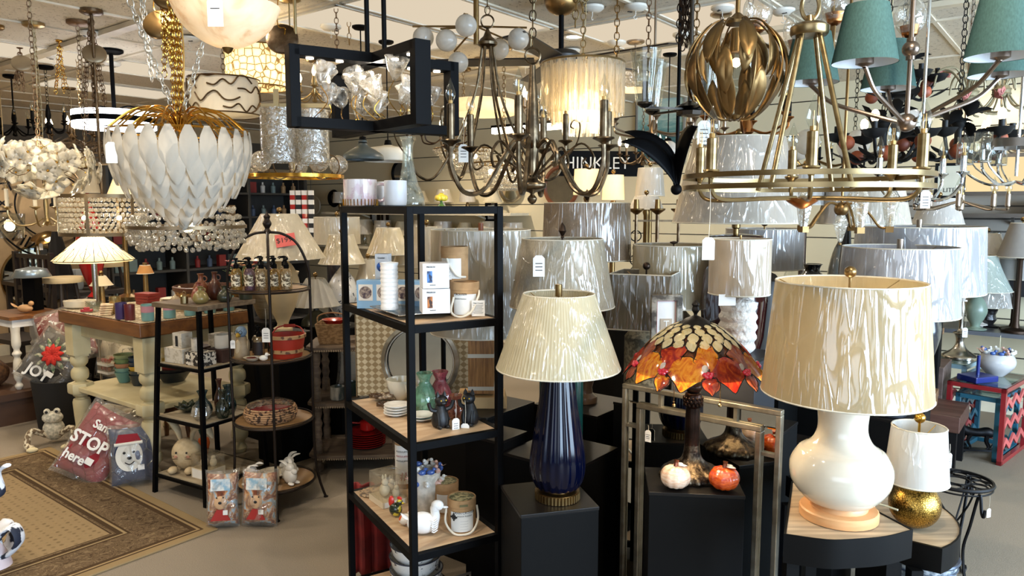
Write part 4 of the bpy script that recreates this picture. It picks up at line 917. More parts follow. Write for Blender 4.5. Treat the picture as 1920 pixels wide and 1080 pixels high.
# ---------------- lamps with wrapped shades behind ----------------
for _o in ((-.475,2.77,.34,.67,erz),(0.975,2.12,.40,.36,.1),(1.14,2.36,.40,.46,0),(2.52,4.80,.86,.47,RZ),(2.80,5.15,.52,.38,RZ),(-.45*cos(RZ)-6.6*sin(RZ),-.45*sin(RZ)+6.6*cos(RZ),1.5,.5,RZ),(-2.383,4.89,1.08,.78,rad(-36)),(-1.70,4.22,.47,.47,rad(-30)),(-1.32,4.0,.46,.46,0),(-.98,4.66,.62,.46,rad(4)),(-.52,4.02,.68,.32,rad(-4)),(3.224,4.895,.34,.56,rad(-48)),(3.20,5.34,.36,.36,rad(-48)),(-5.03,7.3,1.92,.52,RZ),(-4.25,6.05,1.5,.7,rad(-36)),(-3.36,5.35,.4,.4,0)): obst(*_o)
def SL(label,px,yt,yb,wt,wb,Y,zb,base,bm,col='d2ccbc',wrap=1,tr=.38,weave=0,fin='ball',sx=1,bell=0,plab=None,pw=.3,square=0,rz=0,tagp=None,fn=None,n=40,foot=None,metal=None,bsx=1,bfn=None,bn=28,em=0,pm=None,name='table_lamp',prz=None,group=None,gap=.03,finm=None,bs=False):
    """shade silhouette read off in pixels at distance Y; base profile fractions (r in m, z 0..1 of the base height)"""
    c=P(px,(yt+yb)/2,Y); z1=zat(yt,Y); z0=zat(yb,Y); k=S(1,Y,(yt+yb)/2)
    rt,rb=wt*k/2,wb*k/2; h=z1-z0; bh=z0-zb+gap
    prof=[(r,z*bh) for r,z in base]
    if plab: plinth(plab,c.x,c.y,zb-.002,pw,RZ if prz is None else prz,mt=pm)
    return lamp(label,(c.x,c.y,zb),(rb/ (sx if sx>1 else 1),rt/(sx if sx>1 else 1),h,z0-zb),prof,bm,SHM(col,wrap,tr,weave,em),finial=fin,sx=sx,bell=bell,square=square,rz=rz,tagp=tagp,fn=fn,n=n,foot=foot,metal=metal or BRASS,fim=finm,bsx=bsx,bfn=bfn,bn=bn,name=name,group=group,bs=bs)
BAL=curve2([(.07,0),(.075,.03),(.03,.08),(.055,.25),(.075,.45),(.05,.68),(.02,.8),(.028,.88),(.012,1)],3)
URN=curve2([(.06,0),(.06,.04),(.035,.1),(.09,.35),(.115,.6),(.08,.82),(.03,.93),(.015,1)],3)
COLN=[(.09,0),(.09,.03),(.03,.06),(.022,.12),(.018,.9),(.025,.93),(.012,1)]
CYL=[(.08,0),(.085,.02),(.085,.85),(.06,.9),(.02,.93),(.012,1)]
SPH=[(.05,0)]+[(.12*sin(PI*(k/10)*.92+.13),.04+.85*k/10) for k in range(11)]+[(.015,1)]
tealg=mat('teal_ribbed_ceramic','123c3e',.2,coat=.6); bamboo=mat('bamboo_strip','a4713a',.45,col2='7e5226',sc=14,stretch=(9,9,.6))
SL('off-white wrapped oval drum lamp on a bamboo box base, behind the black shelf',902,430,622,186,192,3.45,.72,[(.02,0),(.02,1)],bamboo,'c3bba8',1,.4,plab='black display plinth under the bamboo box lamp',pw=.36,fin='bar',finm=mat('walnut_finial','7a4426',.5))
t=[o for o in bpy.data.objects if o.name.startswith('table_lamp') and o.parent is None][-1]
bz=O('bamboo_panels',M().box((0,0,.27),(.12,.12,.42)),bamboo,t,False)
for zz in (.085,.24,.37): O('white_band',M().box((0,0,zz),(.123,.123,.018)),mat('whitewashed_wood','c8bda8',.6),t,False)
O('plinth_foot',M().box((0,0,.025),(.24,.2,.05),0,.9),mat('pale_bamboo','c09a64',.5),t,False)
SL('grey-beige wrapped tapered drum lamp with a tag, directly behind the blue lamp',1054,447,574,152,198,2.95,.66,CYL,tealg,'b2a893',1,.35,1,fin='drop',finm=DARKB,plab='black display plinth behind the blue glass lamp',pw=.34,bfn=ribb(24,.05),bn=144,tagp=((-.10,-.185,.77),.08,0,3,.05,'white price tag reading $349'))
SL('tall brown linen oval drum lamp rising behind the tagged grey-beige one',1100,380,486,160,168,3.55,.70,URN,mat('umber_ceramic','5a4636',.3,coat=.5),'988570',1,.35,1,fin='drop',finm=DARKB,plab='black display plinth left of the woven textured base',pw=.36,tagp=((.0,-.20,.80),.10,.05,3,.16))
SL('pale khaki wrapped oval drum lamp right of the square shade',1262,458,572,150,156,3.42,.70,CYL,mat('slate_ceramic','4a4a48',.4),'b4a78a',1,.38,fin='disc',finm=DARKB,plab='black display plinth under the khaki oval drum lamp',pw=.34,sx=1)
SL('taupe square tapered box-shade lamp on a woven brick-textured base',1211,510,612,112,124,3.2,.80,[(.085,0),(.09,.02),(.09,.8),(.06,.9),(.012,1)],mat('woven_tan_ceramic','8a8068',.5,col2='5a5342',sc=60,th=(.45,.55),bump=.5,bsc=90),'6e6352',1,.2,fin='ball',finm=DARKB,square=1,rz=rad(-22),plab='black display plinth under the square box-shade lamp',pw=.30)
stone=mat('white_rough_stone','d2ccc2',.8,col2='a49c90',sc=40,th=(.5,.75),bump=.8,bsc=60,bd=.01)
SL('small beige wrapped drum lamp on a ribbed white stone-textured base',1387,447,551,112,113,2.66,1.125,[(.05,0),(.056,.03)]+[(.060+.004*sin(k*1.25)+.006*sin(PI*k/24),.05+.85*k/24) for k in range(25)]+[(.03,.97),(.012,1)],stone,'c6b49c',1,.4,fin='none',bs=False,gap=-.005,plab='tall dark plinth carrying the white stone-textured lamp',pw=.26,pm=mat('navy_plinth','14171f',.5))
q=P(1365,563,2.57); tag(O('paper_card',M().box((0,0,0),(.062,.001,.04)),PAPER,loc=(q.x,q.y+.01,q.z),rz=.1,sm=False),'blank white card hanging below the small beige drum shade','card')
OX=mat('oxblood_glaze','30100e',.12,coat=.8)
SL('huge wrapped white tapered shade on an oxblood urn with a flared lip',1383,260,418,166,238,3.2,.90,[(.07,0),(.09,.02),(.13,.30),(.142,.55),(.13,.75),(.07,.88),(.085,.93),(.118,.985),(.10,.99),(.012,1)],OX,'b9b0a3',1,.35,plab='black plinth under the oxblood urn lamp',pw=.34,gap=-.045,fin='ball')
SL('white wrapped drum lamp behind the oxblood urn',1432,428,503,140,142,3.62,.8,CYL,mat('slate_ceramic'),'aeaaa6',1,.35,plab='black plinth under the drum lamp behind the oxblood urn',pw=.3)
SL('wrapped white drum lamp directly behind the white gourd lamp',1684,462,588,198,212,2.98,.80,URN,mat('dark_slate_glaze','26282e',.2,coat=.5),'a9a6a6',1,.38,fin='bar',finm=NICKEL,plab='black plinth under the wrapped drum behind the gourd lamp',pw=.17)
SL('wrapped pale drum lamp, second row back, rising over the one behind the gourd lamp',1720,424,545,216,228,3.36,.80,URN,mat('dark_slate_glaze'),'a6a5a6',1,.38,plab='black plinth under the second-row pale drum lamp',pw=.16,fin='bar',finm=NICKEL)
SL('green-tinted wrapped pleated bell lamp at right, beside the pale drums',1835,478,544,56,114,5.45,.742,BAL,mat('celadon_glaze','7a8a7a',.3),'aab5ac',1,.35,bell=.08)
SL('clear wrapped white bell lamp on a black figural base at right',1856,506,574,50,84,5.60,.742,[(.075,0),(.08,.05),(.04,.12),(.06,.3),(.05,.5),(.065,.7),(.04,.9),(.012,1)],mat('black_carved_resin','120f10',.35,bump=.6,bsc=40,bd=.01,coat=.4),'c4beb4',1,.35,bell=.04)
SL('small warm white wrapped lamp between the pale drum and the dark rack',1850,438,498,42,84,5.62,.742,BAL,WHITE,'d6d0c4',1,.4)
SL('grey linen tapered shade on a dark tripod at the right edge',1916,418,482,40,78,5.33,.742,COLN,DARKB,'aaa49c',0,.35,fin='ball')
SL('grey-white drum lamp below the linen shade at the right edge',1908,484,523,66,70,5.46,.742,COLN,DARKB,'b8b4ae',0,.35)
t=T('long_console','long grey topped console table along the right end of the far wall, carrying wrapped lamps','console table',W(-.45,6.60,0),RZ); O('top',M().box((0,0,.725),(1.5,.50,.03)),mat('steel_grey_top','5c5e62',.3),t,False)
for x in (-.72,.72):
    for y in (-.22,.22): O('leg',M().box((x,y,.355),(.04,.04,.71)),BLACK,t,False)
# second tier of shades further back, right of centre
SPEC=[('wrapped white tapered shade left of the dark turned lamp post',1510,314,385,56,84,4.5,'c2beb8',COLN),('wrapped grey shade behind the brass oval ring',1582,350,420,64,94,4.4,'bab6b0',BAL),('wide wrapped cream shade right of the dark turned post',1640,345,420,96,128,4.8,'cac2b4',URN),
 ('pale wrapped shade just above the second-row drum',1760,372,420,60,88,4.9,'c8c2ba',COLN)]
for k,(lab,px,a,b,wt,wb,Y,col,bs_) in enumerate(SPEC): SL(lab,px,a,b,wt,wb,Y,.95,bs_,[DARKB,mat('smoke_glass_glaze','5a5e5c',.1,coat=.5),WHITE,BRASS][k],col,1,.38,plab='black display plinth under the %s shade'%['wrapped white tapered','wrapped grey','wide wrapped cream','pale wrapped'][k],pw=.28)
# dark turned candlestick lamp and textured jar on a black console
q=P(1568,540,3.75)
plinth('black console block carrying the turned post lamp and hobnail jar',q.x+.02,q.y,1.16,.46,RZ,.40)
t=T('turned_lamp_post','tall black turned wooden candlestick post on the black console','candlestick',(q.x+.04,q.y,1.162))
O('post',M().lathe(curve2([(.085,0),(.09,.015),(.06,.03),(.03,.06),(.048,.09),(.045,.11),(.025,.14),(.032,.17),(.02,.36),(.024,.40),(.014,.43),(.028,.45),(.012,.48)],4),n=28),mat('ebonised_wood','141318',.45,coat=.2),t)
q=P(1546,510,3.7); t=T('hobnail_jar','black jar with white hobnail rows beside the turned post','jar',(q.x-.05,q.y+.03,1.162)); O('jar',M().lathe(curve2([(.055,0),(.062,.02),(.064,.12),(.05,.15),(.035,.17),(.045,.20),(.05,.20)],3),n=30),mat('hobnail_glaze','151518',.2,coat=.5),t)
m=M()
for j in range(7):
    for k in range(20): a=TAU*(k+.5*(j%2))/20; m.ball((.064*cos(a),.064*sin(a),.02+.016*j),.0042,5,4)
O('hobnails',m,PAPER,t)
q=P(1512,500,3.9); t=T('glass_cloche_lamp','clear round glass lamp body on a small wooden foot beside the hobnail jar','lamp body',(q.x-.02,q.y+.06,1.162)); O('globe',M().ball((0,0,.10),.075,24,14,(1,1,1.05)),CLEAR,t); O('foot',M().lathe([(.07,0),(.07,.015),(.04,.03),(0,.03)],n=24),mat('walnut_finial'),t)
plinth('black display plinth under the clear round glass lamp body',q.x-.13,q.y+.12,1.16,.20)
# ---- left and centre back shades
L=[('pleated cream empire shade lamp with a red 199 price sign, behind the arched stand',525,401,484,66,162,4.75,'d8ceb6',1,'URN',.85,0),
('white wrapped drum lamp near the red trimmed shelving',632,407,457,84,86,5.9,'d4cdbb',1,'CYL',.80,0),
('cream wrapped bell lamp on a blue and white jar, behind the black shelf post',641,440,494,46,88,5.3,'d6ccb0',1,'GJ',.80,.1),
('cream empire lamp with round finial seen through the black shelf',728,427,477,44,84,5.6,'dccfae',1,'BAL',.85,.04),
('small cream lamp at the right of the empire lamp, seen through the shelf',765,455,495,34,58,5.8,'d8ccae',1,'COLN',.85,.04),
('tiny ivory bell lamp with crystal base low behind the blue puzzle box',690,486,528,26,50,5.35,'d6cbb2',1,'BAL',.80,.1),
('wrapped ivory lamp left of the large oval drum',800,425,500,40,70,4.5,'cfc4ab',1,'BAL',.78,.06)]
BM={'URN':(URN,mat('antique_cream_urn','b8a27a',.4,coat=.3)),'CYL':(CYL,mat('dark_slate_glaze')),'GJ':(SPH,TOILE),'BAL':(BAL,CLEAR),'COLN':(COLN,BRASS)}
for k,(lab,px,a,b,wt,wb,Y,col,w,bk,zb,bl) in enumerate(L):
    SL(lab,px,a,b,wt,wb,Y,zb,BM[bk][0],BM[bk][1],col,w,.42,plab='low black plinth under the '+lab.split(' lamp')[0].split(' shade')[0][:60].rstrip(','),pw=.26,bell=bl,n=80 if k==0 else 40,fn=(lambda t,i,z:1+.012*cos(40*t)) if k==0 else None)
ps=[o for o in bpy.data.objects if o.get('label','').startswith('pleated cream empire shade lamp')][0]
y0=0
o=O('price_sign',M().box((0,0,0),(.118,.002,.085)),mat('salmon_card','d0605a',.7),ps,False,loc=(.095,-.20,P(553,451,4.5).z-ps.location.z)); o.rotation_euler=(rad(-28),rad(-8),.28)
o['label']='red price sign'; text('price_lettering','$199-',.047,INK,o,face((0,-.0015,0),(0,-1,0)))
# white fluted cone lamp with a dark green base (by the baskets)
SL('white fluted umbrella shade lamp on a dark green base beside the red baskets',592,522,572,34,94,5.2,.80,[(.09,0),(.11,.1),(.10,.3),(.05,.55),(.02,.65),(.012,1)],mat('bottle_green_glaze','2c3022',.3,coat=.4),'e2ded4',0,.45,n=72,fn=lambda t,i,z:1+.035*cos(18*t),plab='low dark plinth under the white fluted umbrella lamp',pw=.24)
# large cream bowl vase behind the arched stand
q=P(508,560,5.25); t=T('cream_planter','large cream tapered planter behind the arched iron stand','planter',(q.x,q.y,.86)); O('pot',M().lathe([(.08,0),(.10,.03),(.19,.30),(.20,.33),(.19,.33),(.09,.04),(0,.03)],n=40),mat('ribbed_cream_pottery','b3a283',.6,col2='a08e6c',sc=12,stretch=(1,1,12)),t); plinth('black plinth under the large cream planter',q.x,q.y,.858,.32)
# framed letter T board
q=P(1249,610,2.98); t=T('letter_frame','rustic white-washed frame with a letter T card, leaning on the square lamp','picture frame',(q.x,2.98,zat(668,2.98)),rad(6))
hh=zat(553,2.98)-zat(668,2.98); ww=S(60,2.98)
O('frame',frame(M(),ww,hh,.022,0,.02),mat('rustic_birch','a39a8a',.8,col2='4e463c',sc=24,th=(.45,.6),bump=.3),t,False)
O('mat_board',M().box((0,.004,hh/2),(ww-.04,.004,hh-.04)),PAPER,t,False); O('red_line',frame(M(),ww-.05,hh-.05,.0015,.0015,.001,.025),INKR,t,False); O('letter_card',M().box((0,.0,hh*.52),(.048,.002,.048)),mat('tan_card','b7a48c',.7),t,False); text('lettering','T',.042,PAPER,t,face((0,-.0016,hh*.52),(0,-1,0)))
plinth('grey-brown tall plinth under the letter T frame, behind the stained glass lamp',q.x+.12,3.10,zat(668,2.98)-.002,.34,rad(-10),.24,mt=mat('taupe_plinth','4a423a',.6))
# large black plinths filling the middle
for lab,px,Y,top,w in (('wide black plinth standing right of the metal shelf',930,3.05,.70,.42),('black plinth with a bare top behind the blue lamp, to its right',1100,2.82,.80,.26),('black plinth behind the left edge of the framed mirror',1150,3.25,.86,.34),('tall black plinth at the right behind the framed mirror',1420,2.85,.80,.32),('black plinth between the mirror and the walnut bench',1520,3.1,.62,.42),('black plinth behind the wide one by the metal shelf',860,3.9,.62,.4)):
    q=P(px,700,Y); plinth(lab,q.x,Y,top,w,opt=True)
# ---------------- cream farmhouse table with turned legs ----------------
FT=Vector((-2.383,4.89,0)); FR=rad(-36); FX=Vector((cos(FR),sin(FR),0)); FY=Vector((-sin(FR),cos(FR),0))
def FP(x,y,z): return FT+FX*x+FY*y+Vector((0,0,z))
CP=mat('cream_chalk_paint','c9bd96',.6,col2='bfb187',sc=6); PINE=mat('honey_pine','74481f',.4,col2='5e3717',sc=3,stretch=(1,8,8),coat=.2)
t=T('farmhouse_table','tall cream farmhouse table with chunky turned legs and a honey brown pine top',"table",FT,FR)
O('top',M().box((0,0,.925),(1.06,.76,.08)),PINE,t,False,bev=.006)
O('lower_shelf',M().box((0,0,.435),(.98,.68,.03)),CP,t,False,bev=.004)
O('apron',M().box((0,0,.84),(.90,.60,.09)),CP,t,False)
lp=[(.03,0),(.045,.03),(.03,.06),(.026,.075),(.05,.10),(.055,.13),(.05,.16),(.045,.18),(.055,.34),(.04,.36),(.034,.37),(.05,.385),(.05,.40)]
lq=[(.05,.47),(.03,.48),(.05,.50),(.055,.53),(.05,.56),(.034,.58),(.05,.60),(.055,.63),(.045,.66),(.04,.665)]
lm_=M().lathe(curve2(lp,2),n=22).lathe([(.075,.40),(.08,.41),(.08,.46),(.075,.47)],n=6).lathe(curve2(lq,2),n=22).box((0,0,.77),(.11,.11,.21)).box((0,0,.665),(.09,.09,.03),0)
lme=meshof(lm_,'leg',CP)
for x in (-.45,.45):
    for y in (-.30,.30): link_me('leg',lme,t,(x,y,0))
cl=M().grid(lambda u,v:Vector(((u-.5)*1.03,(v-.5)*.72,.0)),80,50)
o=O('crochet_mat',M().box((0,0,.003),(1.02,.71,.006)),mat('crochet_cotton','cfc2a6',.9,col2='8e7c60',sc=70,th=(.35,.5),bump=.6,bsc=120),t.children and None,False,loc=FP(0,0,.966),rz=FR); tag(o,'beige crocheted table runner covering the farmhouse table top','table runner')
ed=M()
for k in range(52):
    x=-.51+1.02*k/51; ed.ball((x,-.36,.004),.011,6,4,(1,1,.4))
for k in range(36):
    y=-.355+.71*k/35; ed.ball((.515,y,.004),.011,6,4,(1,1,.4))
e_=O('scalloped_edge',ed,mat('crochet_cotton'),o); e_['kind']='stuff'
tz=.973
def on(px,py,z): return fl(px,py,z)
CUPC=[('cup_purple','3a2c58'),('cup_maroon','5c1f22'),('cup_aqua','6f9c9c'),('cup_pink','b07278'),('cup_gold','b89a5a'),('cup_mint','8fae8c')]
def cup(label,p,r,h,mt,two=None,group=None):
    t=T('candle_jar',label,'jar',p,0,group)
    O('glass',M().lathe([(r*.9,0),(r,.006),(r,h),(r-.003,h),(r-.004,.01),(0,.008)],n=24),mt,t)
    if two: O('upper_band',M().lathe([(r+.0008,h*.52),(r+.0008,h*.9)],n=24,cap=False),two,t)
    return t
pur=mat('purple_glaze','3a2c58',.3,coat=.3); mar=mat('maroon_glaze','5c1f22',.3,coat=.3); aq=mat('aqua_wax','73a09c',.3,coat=.3); pk=mat('pink_wax','b8808a',.35); gd=mat('champagne_foil','b49c68',.25,.8); ivory=mat('ivory_stoneware','d9cdb4',.4,coat=.2)
cup('purple tumbler near the front edge of the farmhouse table',on(228,598,tz),.034,.10,pur); cup('maroon tumbler beside the purple one on the farmhouse table',on(244,600,tz),.030,.095,mar)
cup('champagne gold glass candle jar behind the purple tumbler',on(217,588,tz),.034,.11,gd)
nm6=['first','second','third','fourth','fifth','sixth','seventh']
for k,px in enumerate((262,290,315,337,360)): cup('%s aqua and pink banded jar from the corner of the farmhouse table'%nm6[k],FP(.46,-.29+.135*k,tz),.036,.10,aq,pk,'aqua and pink jars')
for k in range(5): o=O('ceramic_tile',M().box((0,0,.006),(.075,.075,.012)),mat('terracotta_glaze','b98a60',.4,col2='dcc6a0',sc=20),loc=on(200,590,tz)+Vector((.002*k,0,.0145*k)),rz=.2+.06*k,sm=False,bev=.003); tag(o,['lowest','second','middle','fourth','top'][k]+' tile of the small stack of square tan coasters','coaster',group='square tan coasters')
tag(O('oval_dish',M().lathe([(.06,0),(.075,.01),(.08,.05),(.075,.05),(.07,.012),(0,.01)],n=32,sx=1.3),ivory,loc=on(150,577,tz)),'ivory oval dish at the left end of the farmhouse table','dish')
tag(O('toy_car',M().box((0,0,.014),(.07,.028,.018)).box((0,0,.028),(.035,.024,.014)),mat('red_enamel','9c1a18',.3,coat=.5),loc=on(163,586,tz),rz=.4,bev=.004),'tiny dark red trinket at the left end of the farmhouse table','trinket')
for k in range(4): tag(O('glass_bowl',M().lathe([(.025,0),(.04,.012),(.055,.03),(.053,.03),(.038,.014),(0,.006)],n=28),CLEAR,loc=on(178,583,tz)+Vector((0,0,.012*k))),['lowest','second','third','top'][k]+' bowl in the stack of clear glass bowls on the farmhouse table','bowl',group='stacked clear glass bowls')
for k in range(4): tag(O('red_box',M().box((0,0,.01),(.15,.09,.019)),mat('brick_red_carton','7e2420',.5),loc=FP(-.28,.10,tz+.0205*k),rz=FR+.05*k,sm=False,bev=.002),['lowest','second','third','top'][k]+' flat dark red box in the stack on the farmhouse table','box',group='flat dark red boxes')
for k in range(5): tag(O('plate',M().lathe([(.04,0),(.08,.008),(.082,.011),(.04,.006),(0,.006)],n=28),ivory,loc=FP(-.05,.16,tz+.0115*k)),['lowest','second','third','fourth','top'][k]+' ivory plate of the stack behind the gold jar','plate',group='ivory plates on the farmhouse table')
for k,(x,y,s_) in enumerate(((.10,.12,1.1),(.22,.06,.9),(.20,.22,1.2),(.06,.28,1.0))):
    t=T('glass_cloche',['round frosted glass ornament beside the gold jar','small frosted glass ornament by the basket','large frosted glass ornament below the brown basket','frosted glass ornament at the back of the farmhouse table'][k],'ornament',FP(x,y,tz)); O('body',M().lathe(curve2([(.045*s_,0),(.055*s_,.03),(.05*s_,.07),(.022*s_,.10),(.015*s_,.13),(0,.135)],3),n=24),glass('frosted_ivory_glass','efe6d2',.3,20,.1,.6,'e6dac0'),t); O('knob',M().ball((0,0,.14),.012,10,6),ivory,t)
# lower shelf stock
sz=.452
def bowlst(label,px,py,r,cols,step,grp):
    p=fl(px,py,sz)
    for k,cname in enumerate(cols):
        tag(O('melamine_bowl',M().lathe([(r*.55,0),(r*.6,.005),(r,.075),(r*.97,.075),(r*.55,.01),(0,.008)],n=32),mat('melamine_'+cname,cname,.35),loc=p+Vector((0,0,step*k))),'%s-from-bottom bowl in the %s'%(['first','second','third','fourth','fifth'][k],label),'bowl',group=grp)
bowlst('left stack of pastel bowls on the farmhouse table shelf',234,716,.062,['5f8f8c','7aa8a0','c08a6a','7f9a6a','a8b88a'],.030,'pastel bowls')
bowlst('middle stack of dark and yellow bowls on the lower shelf',259,722,.054,['2c3336','3a4446','c9a23a','26384e','2e4a66'],.030,'dark and yellow bowls')
bowlst('right stack of big nested bowls on the lower shelf',326,714,.12,['2b2f2e','33302e','8a3a30','c2a040'],.024,'big nested bowls')
for k,(z_,lab) in enumerate(((0,'lower clear box of red ornaments on the lower shelf'),(.058,'upper clear box of red ornaments on the lower shelf'))):
    p=fl(208,698,sz); t=T('ornament_box',lab,'box',(p.x,p.y,sz+z_),FR+.05)
    O('card_tray',M().box((0,0,.009),(.14,.12,.018)),PAPER,t,False); O('clear_lid',M().box((0,0,.037),(.138,.118,.038)),clr,t,False)
    m=M(); 
    for x in (-.04,0,.04):
        for y in (-.03,.03): m.ball((x,y,.034),.016,10,7)
    O('ornaments',m,REDP,t)
def bagmat():
    n=N('plastic_bag_film'); v=n.co(); q=n('TexVoronoi',{'Vector':v,'Scale':13},feature='DISTANCE_TO_EDGE').outputs[0]; w=n.noise(v,14,4,.6,1.2)
    h=n('Math',{0:n('MapRange',{0:q,1:0.,2:.06,3:1.,4:0.}).outputs[0],1:w},operation='ADD').outputs[0]; bp=n.bump(h,.8,.012)
    g=n('BsdfGlossy',{'Roughness':.12,'Normal':bp}); tr=n('BsdfTransparent',{}); d=n('BsdfDiffuse',{'Color':lin('e8e2d6')})
    a=n('MixShader',{0:.10,1:tr.outputs[0],2:d.outputs[0]}).outputs[0]
    n.L(n('MixShader',{0:n.fres(bp,.6,.10),1:a,2:g.outputs[0]}).outputs[0],n.out.inputs[0]); return n.m
BAG=bagmat()
def pillow_mesh(w,h,d,pw=2.6,nse=.0,seed=0):
    def fn(u,v):
        a=2*u-1; b=2*v-1; e=max(0,(1-abs(a)**pw))*max(0,(1-abs(b)**pw)); th=d/2*e**.45
        return a,b,th
    m=M(); nu,nv=22,22
    for s_ in (1,-1):
        def f(u,v):
            a,b,th=fn(u,v); k=1-.06*(1-abs(a)**2)*(abs(b)**4)-.0; kk=1-.06*(1-abs(b)**2)*(abs(a)**4)
            nz=noise.noise(Vector((a*2+seed,b*2,s_)))*nse
            return Vector((a*w/2*kk,-s_*(th+nz*(th/d*2 if d else 0)),(b*h/2*k)))
        m.grid(f,nu,nv)
    return m
def cushion(label,loc,rot,w,h,d,mt,bag=True,tagc=True,name='throw_pillow',seed=0):
    t=T(name,label,'pillow',loc); t.rotation_euler=rot
    O('cover',pillow_mesh(w,h,d,2.6,.01,seed),mt,t)
    if bag:
        bm=pillow_mesh(w*1.10,h*1.14,d*1.15,2.2,.03,seed+3); O('plastic_bag',bm,BAG,t)
    if tagc: O('paper_tag',M().box((w*.16,-d*.56,-h*.22),(w*.15,.001,h*.09)),PAPER,t,False)
    return t
def fillpic(name,stops,sc=7):
    n=N(name); q=n.noise(n.co(),sc,3,.6,1.5); n.L(n.ramp(q,stops),n.b.inputs['Base Color']); n.b.inputs['Roughness'].default_value=.85; return n.m
# big STOP HERE pillow
p=fl(195,897); t=cushion('red round-cornered pillow lettered STOP here in a plastic bag leaning on the table leg',(p.x-.05,p.y+.04,.20),(rad(-28),rad(22),rad(-12)),.34,.44,.13,mat('crimson_fleece','8c1c26',.9,bump=.3,bsc=90))
def ptext(t,s,size,x,z,d,mt=PAPER,rot=0,bold=.004):
    o=text('lettering',s,size,mt,t,face((x,-d,z),(0,-1,0)),ext=.002,bold=bold); return o
ptext(t,'Santa',.070,.03,.11,.085,bold=.002); ptext(t,'STOP',.105,0,.0,.090,bold=.003); ptext(t,'here',.08,-.04,-.11,.082,bold=.002)
p=fl(240,912); t=cushion('pillow with a white bear in a red hat on a blue backing, in a bag',(p.x,p.y+.07,.17),(rad(-14),0,rad(30)),.24,.34,.15,mat('navy_knit','26385c',.9,bump=.5,bsc=80),seed=5)
O('bear_face',M().lathe([(0,-.0),(.072,0)],n=28,cap=False,sy=1.25).xf(Matrix.Rotation(PI/2,3,'X')),mat('white_knit','dcd6c8',.9),t,loc=(-.02,-.078,.0)); O('red_hat',M().prism([(-.07,0),(.07,0),(.05,.05),(-.05,.055)],-.002,.002,Matrix.Rotation(PI/2,3,'X')),mat('crimson_fleece'),t,False,loc=(-.02,-.080,.075))
O('bear_features',M().ball((-.045,-.082,.02),.008,8,6).ball((.005,-.082,.02),.008,8,6).ball((-.02,-.084,-.012),.013,10,6,(1,.6,.8)).tube(crv([(-.045,-.084,-.035),(-.02,-.086,-.05),(.005,-.084,-.035)],4),.003,5),INK,t)
O('white_trim',M().tube([(-.095,-.079,.072),(.055,-.079,.072)],.010,8),mat('white_knit'),t)
# two picture pillows in bags on the carpet
for k,(px,py,lab,rz_) in enumerate(((417,988,'bagged pillow printed with a brown nutcracker scene, left of the two on the carpet',.15),(487,986,'bagged pillow printed with a brown dog in red, right of the two on the carpet',-.05))):
    p=fl(px,py); w,h=.155+.02*k,.27
    t=cushion(lab,(p.x,p.y+.02,.145),(rad(-8),0,rz_),w,h,.10,fillpic('picture_print_%s'%('left','right')[k],[(.25,'3a2418'),(.42,'8a4a2c'),(.5,'c89a6a'),(.58,'9ab8c8'),(.7,'e0dcd0')],11),seed=8+k)
    O('sky_print',M().box((0,-.050,h*.30),(w*.62,.003,h*.22)),mat('sky_blue_print','8fb4c8',.8,col2='e6e4dc',sc=30),t,False); O('muzzle_print',M().ball((0,-.052,-.01),.032,12,8,(1,.25,1.1)),mat('fawn_print','c9a27a',.8),t); O('nose_print',M().ball((0,-.062,-.008),.009,8,6,(1,.4,.8)).ball((-.016,-.060,.018),.004,6,5).ball((.016,-.060,.018),.004,6,5),INK,t); O('red_coat_print',M().prism([(-.05,-.10),(-.018,-.045),(.018,-.045),(.05,-.10)],-.002,.002,Matrix.Rotation(PI/2,3,'X')),mat('red_print','a02a24',.8),t,False,loc=(0,-.052,0))
# dark pillows and bin at left
p=fl(103,806); t=T('round_bin','tall black round bin holding bagged pillows at the left','bin',(p.x,p.y+.12,0)); O('wall',M().lathe([(.165,0),(.17,.01),(.20,.37),(.193,.37),(.162,.02),(0,.015)],n=40),mat('black_felt_bin','141210',.8),t); O('inner_floor',M().lathe([(0,.02),(.16,.02)],n=30,cap=False),BLKWOOD,t)
cx,cy=p.x,p.y+.12
t=cushion('dark bagged pillow with red poinsettia and white JOY lettering in the black bin',(cx-.03,cy-.02,.50),(rad(-22),rad(28),rad(-8)),.40,.40,.13,mat('charcoal_canvas','221d1a',.9),seed=12)
m=M()
for k in range(9): a=TAU*k/9; m.leaf((0,-.078,.04),(.085*cos(a),-.074,.04+.085*sin(a)),.042,(0,-.01,0),0,5,(-sin(a),0,cos(a)))
O('poinsettia',m,mat('poinsettia_red','c22a20',.8),t,sol=.003); m=M()
for k in range(11): a=TAU*k/11+.2; m.leaf((.05*cos(a),-.070,.04+.05*sin(a)),(.14*cos(a),-.060,.04+.14*sin(a)),.03,(0,0,0),0,4,(-sin(a),0,cos(a)))
O('greenery',m,mat('pine_green_print','4c6a4a',.8,col2='c8c4a4',sc=40),t,sol=.002); ptext(t,'JOY',.11,-.02,-.12,.064,bold=.003)
cushion('rust red bagged pillow with white speckles standing behind the JOY pillow',(cx-.05,cy+.18,.66),(rad(-12),rad(-18),rad(5)),.42,.42,.14,fillpic('speckled_rust',[(.3,'6a2018'),(.58,'7e2a20'),(.62,'e0d4c4'),(.7,'8a3024')],16),seed=20)
cushion('cream snowman bagged pillow behind the cream table leg',(cx+.32,cy+.22,.50),(rad(-10),rad(8),rad(-20)),.36,.40,.12,fillpic('cream_print',[(.4,'cfc4a8'),(.6,'d8ceb4'),(.66,'4a4a40')],9),seed=24)
o=O('display_crate',M().box((cx+.38,cy+.30,.145),(.28,.28,.29),FR),mat('dark_stained_crate','2a211c',.7),sm=False,bev=.004); tag(o,'low dark crate standing behind the black bin','crate')
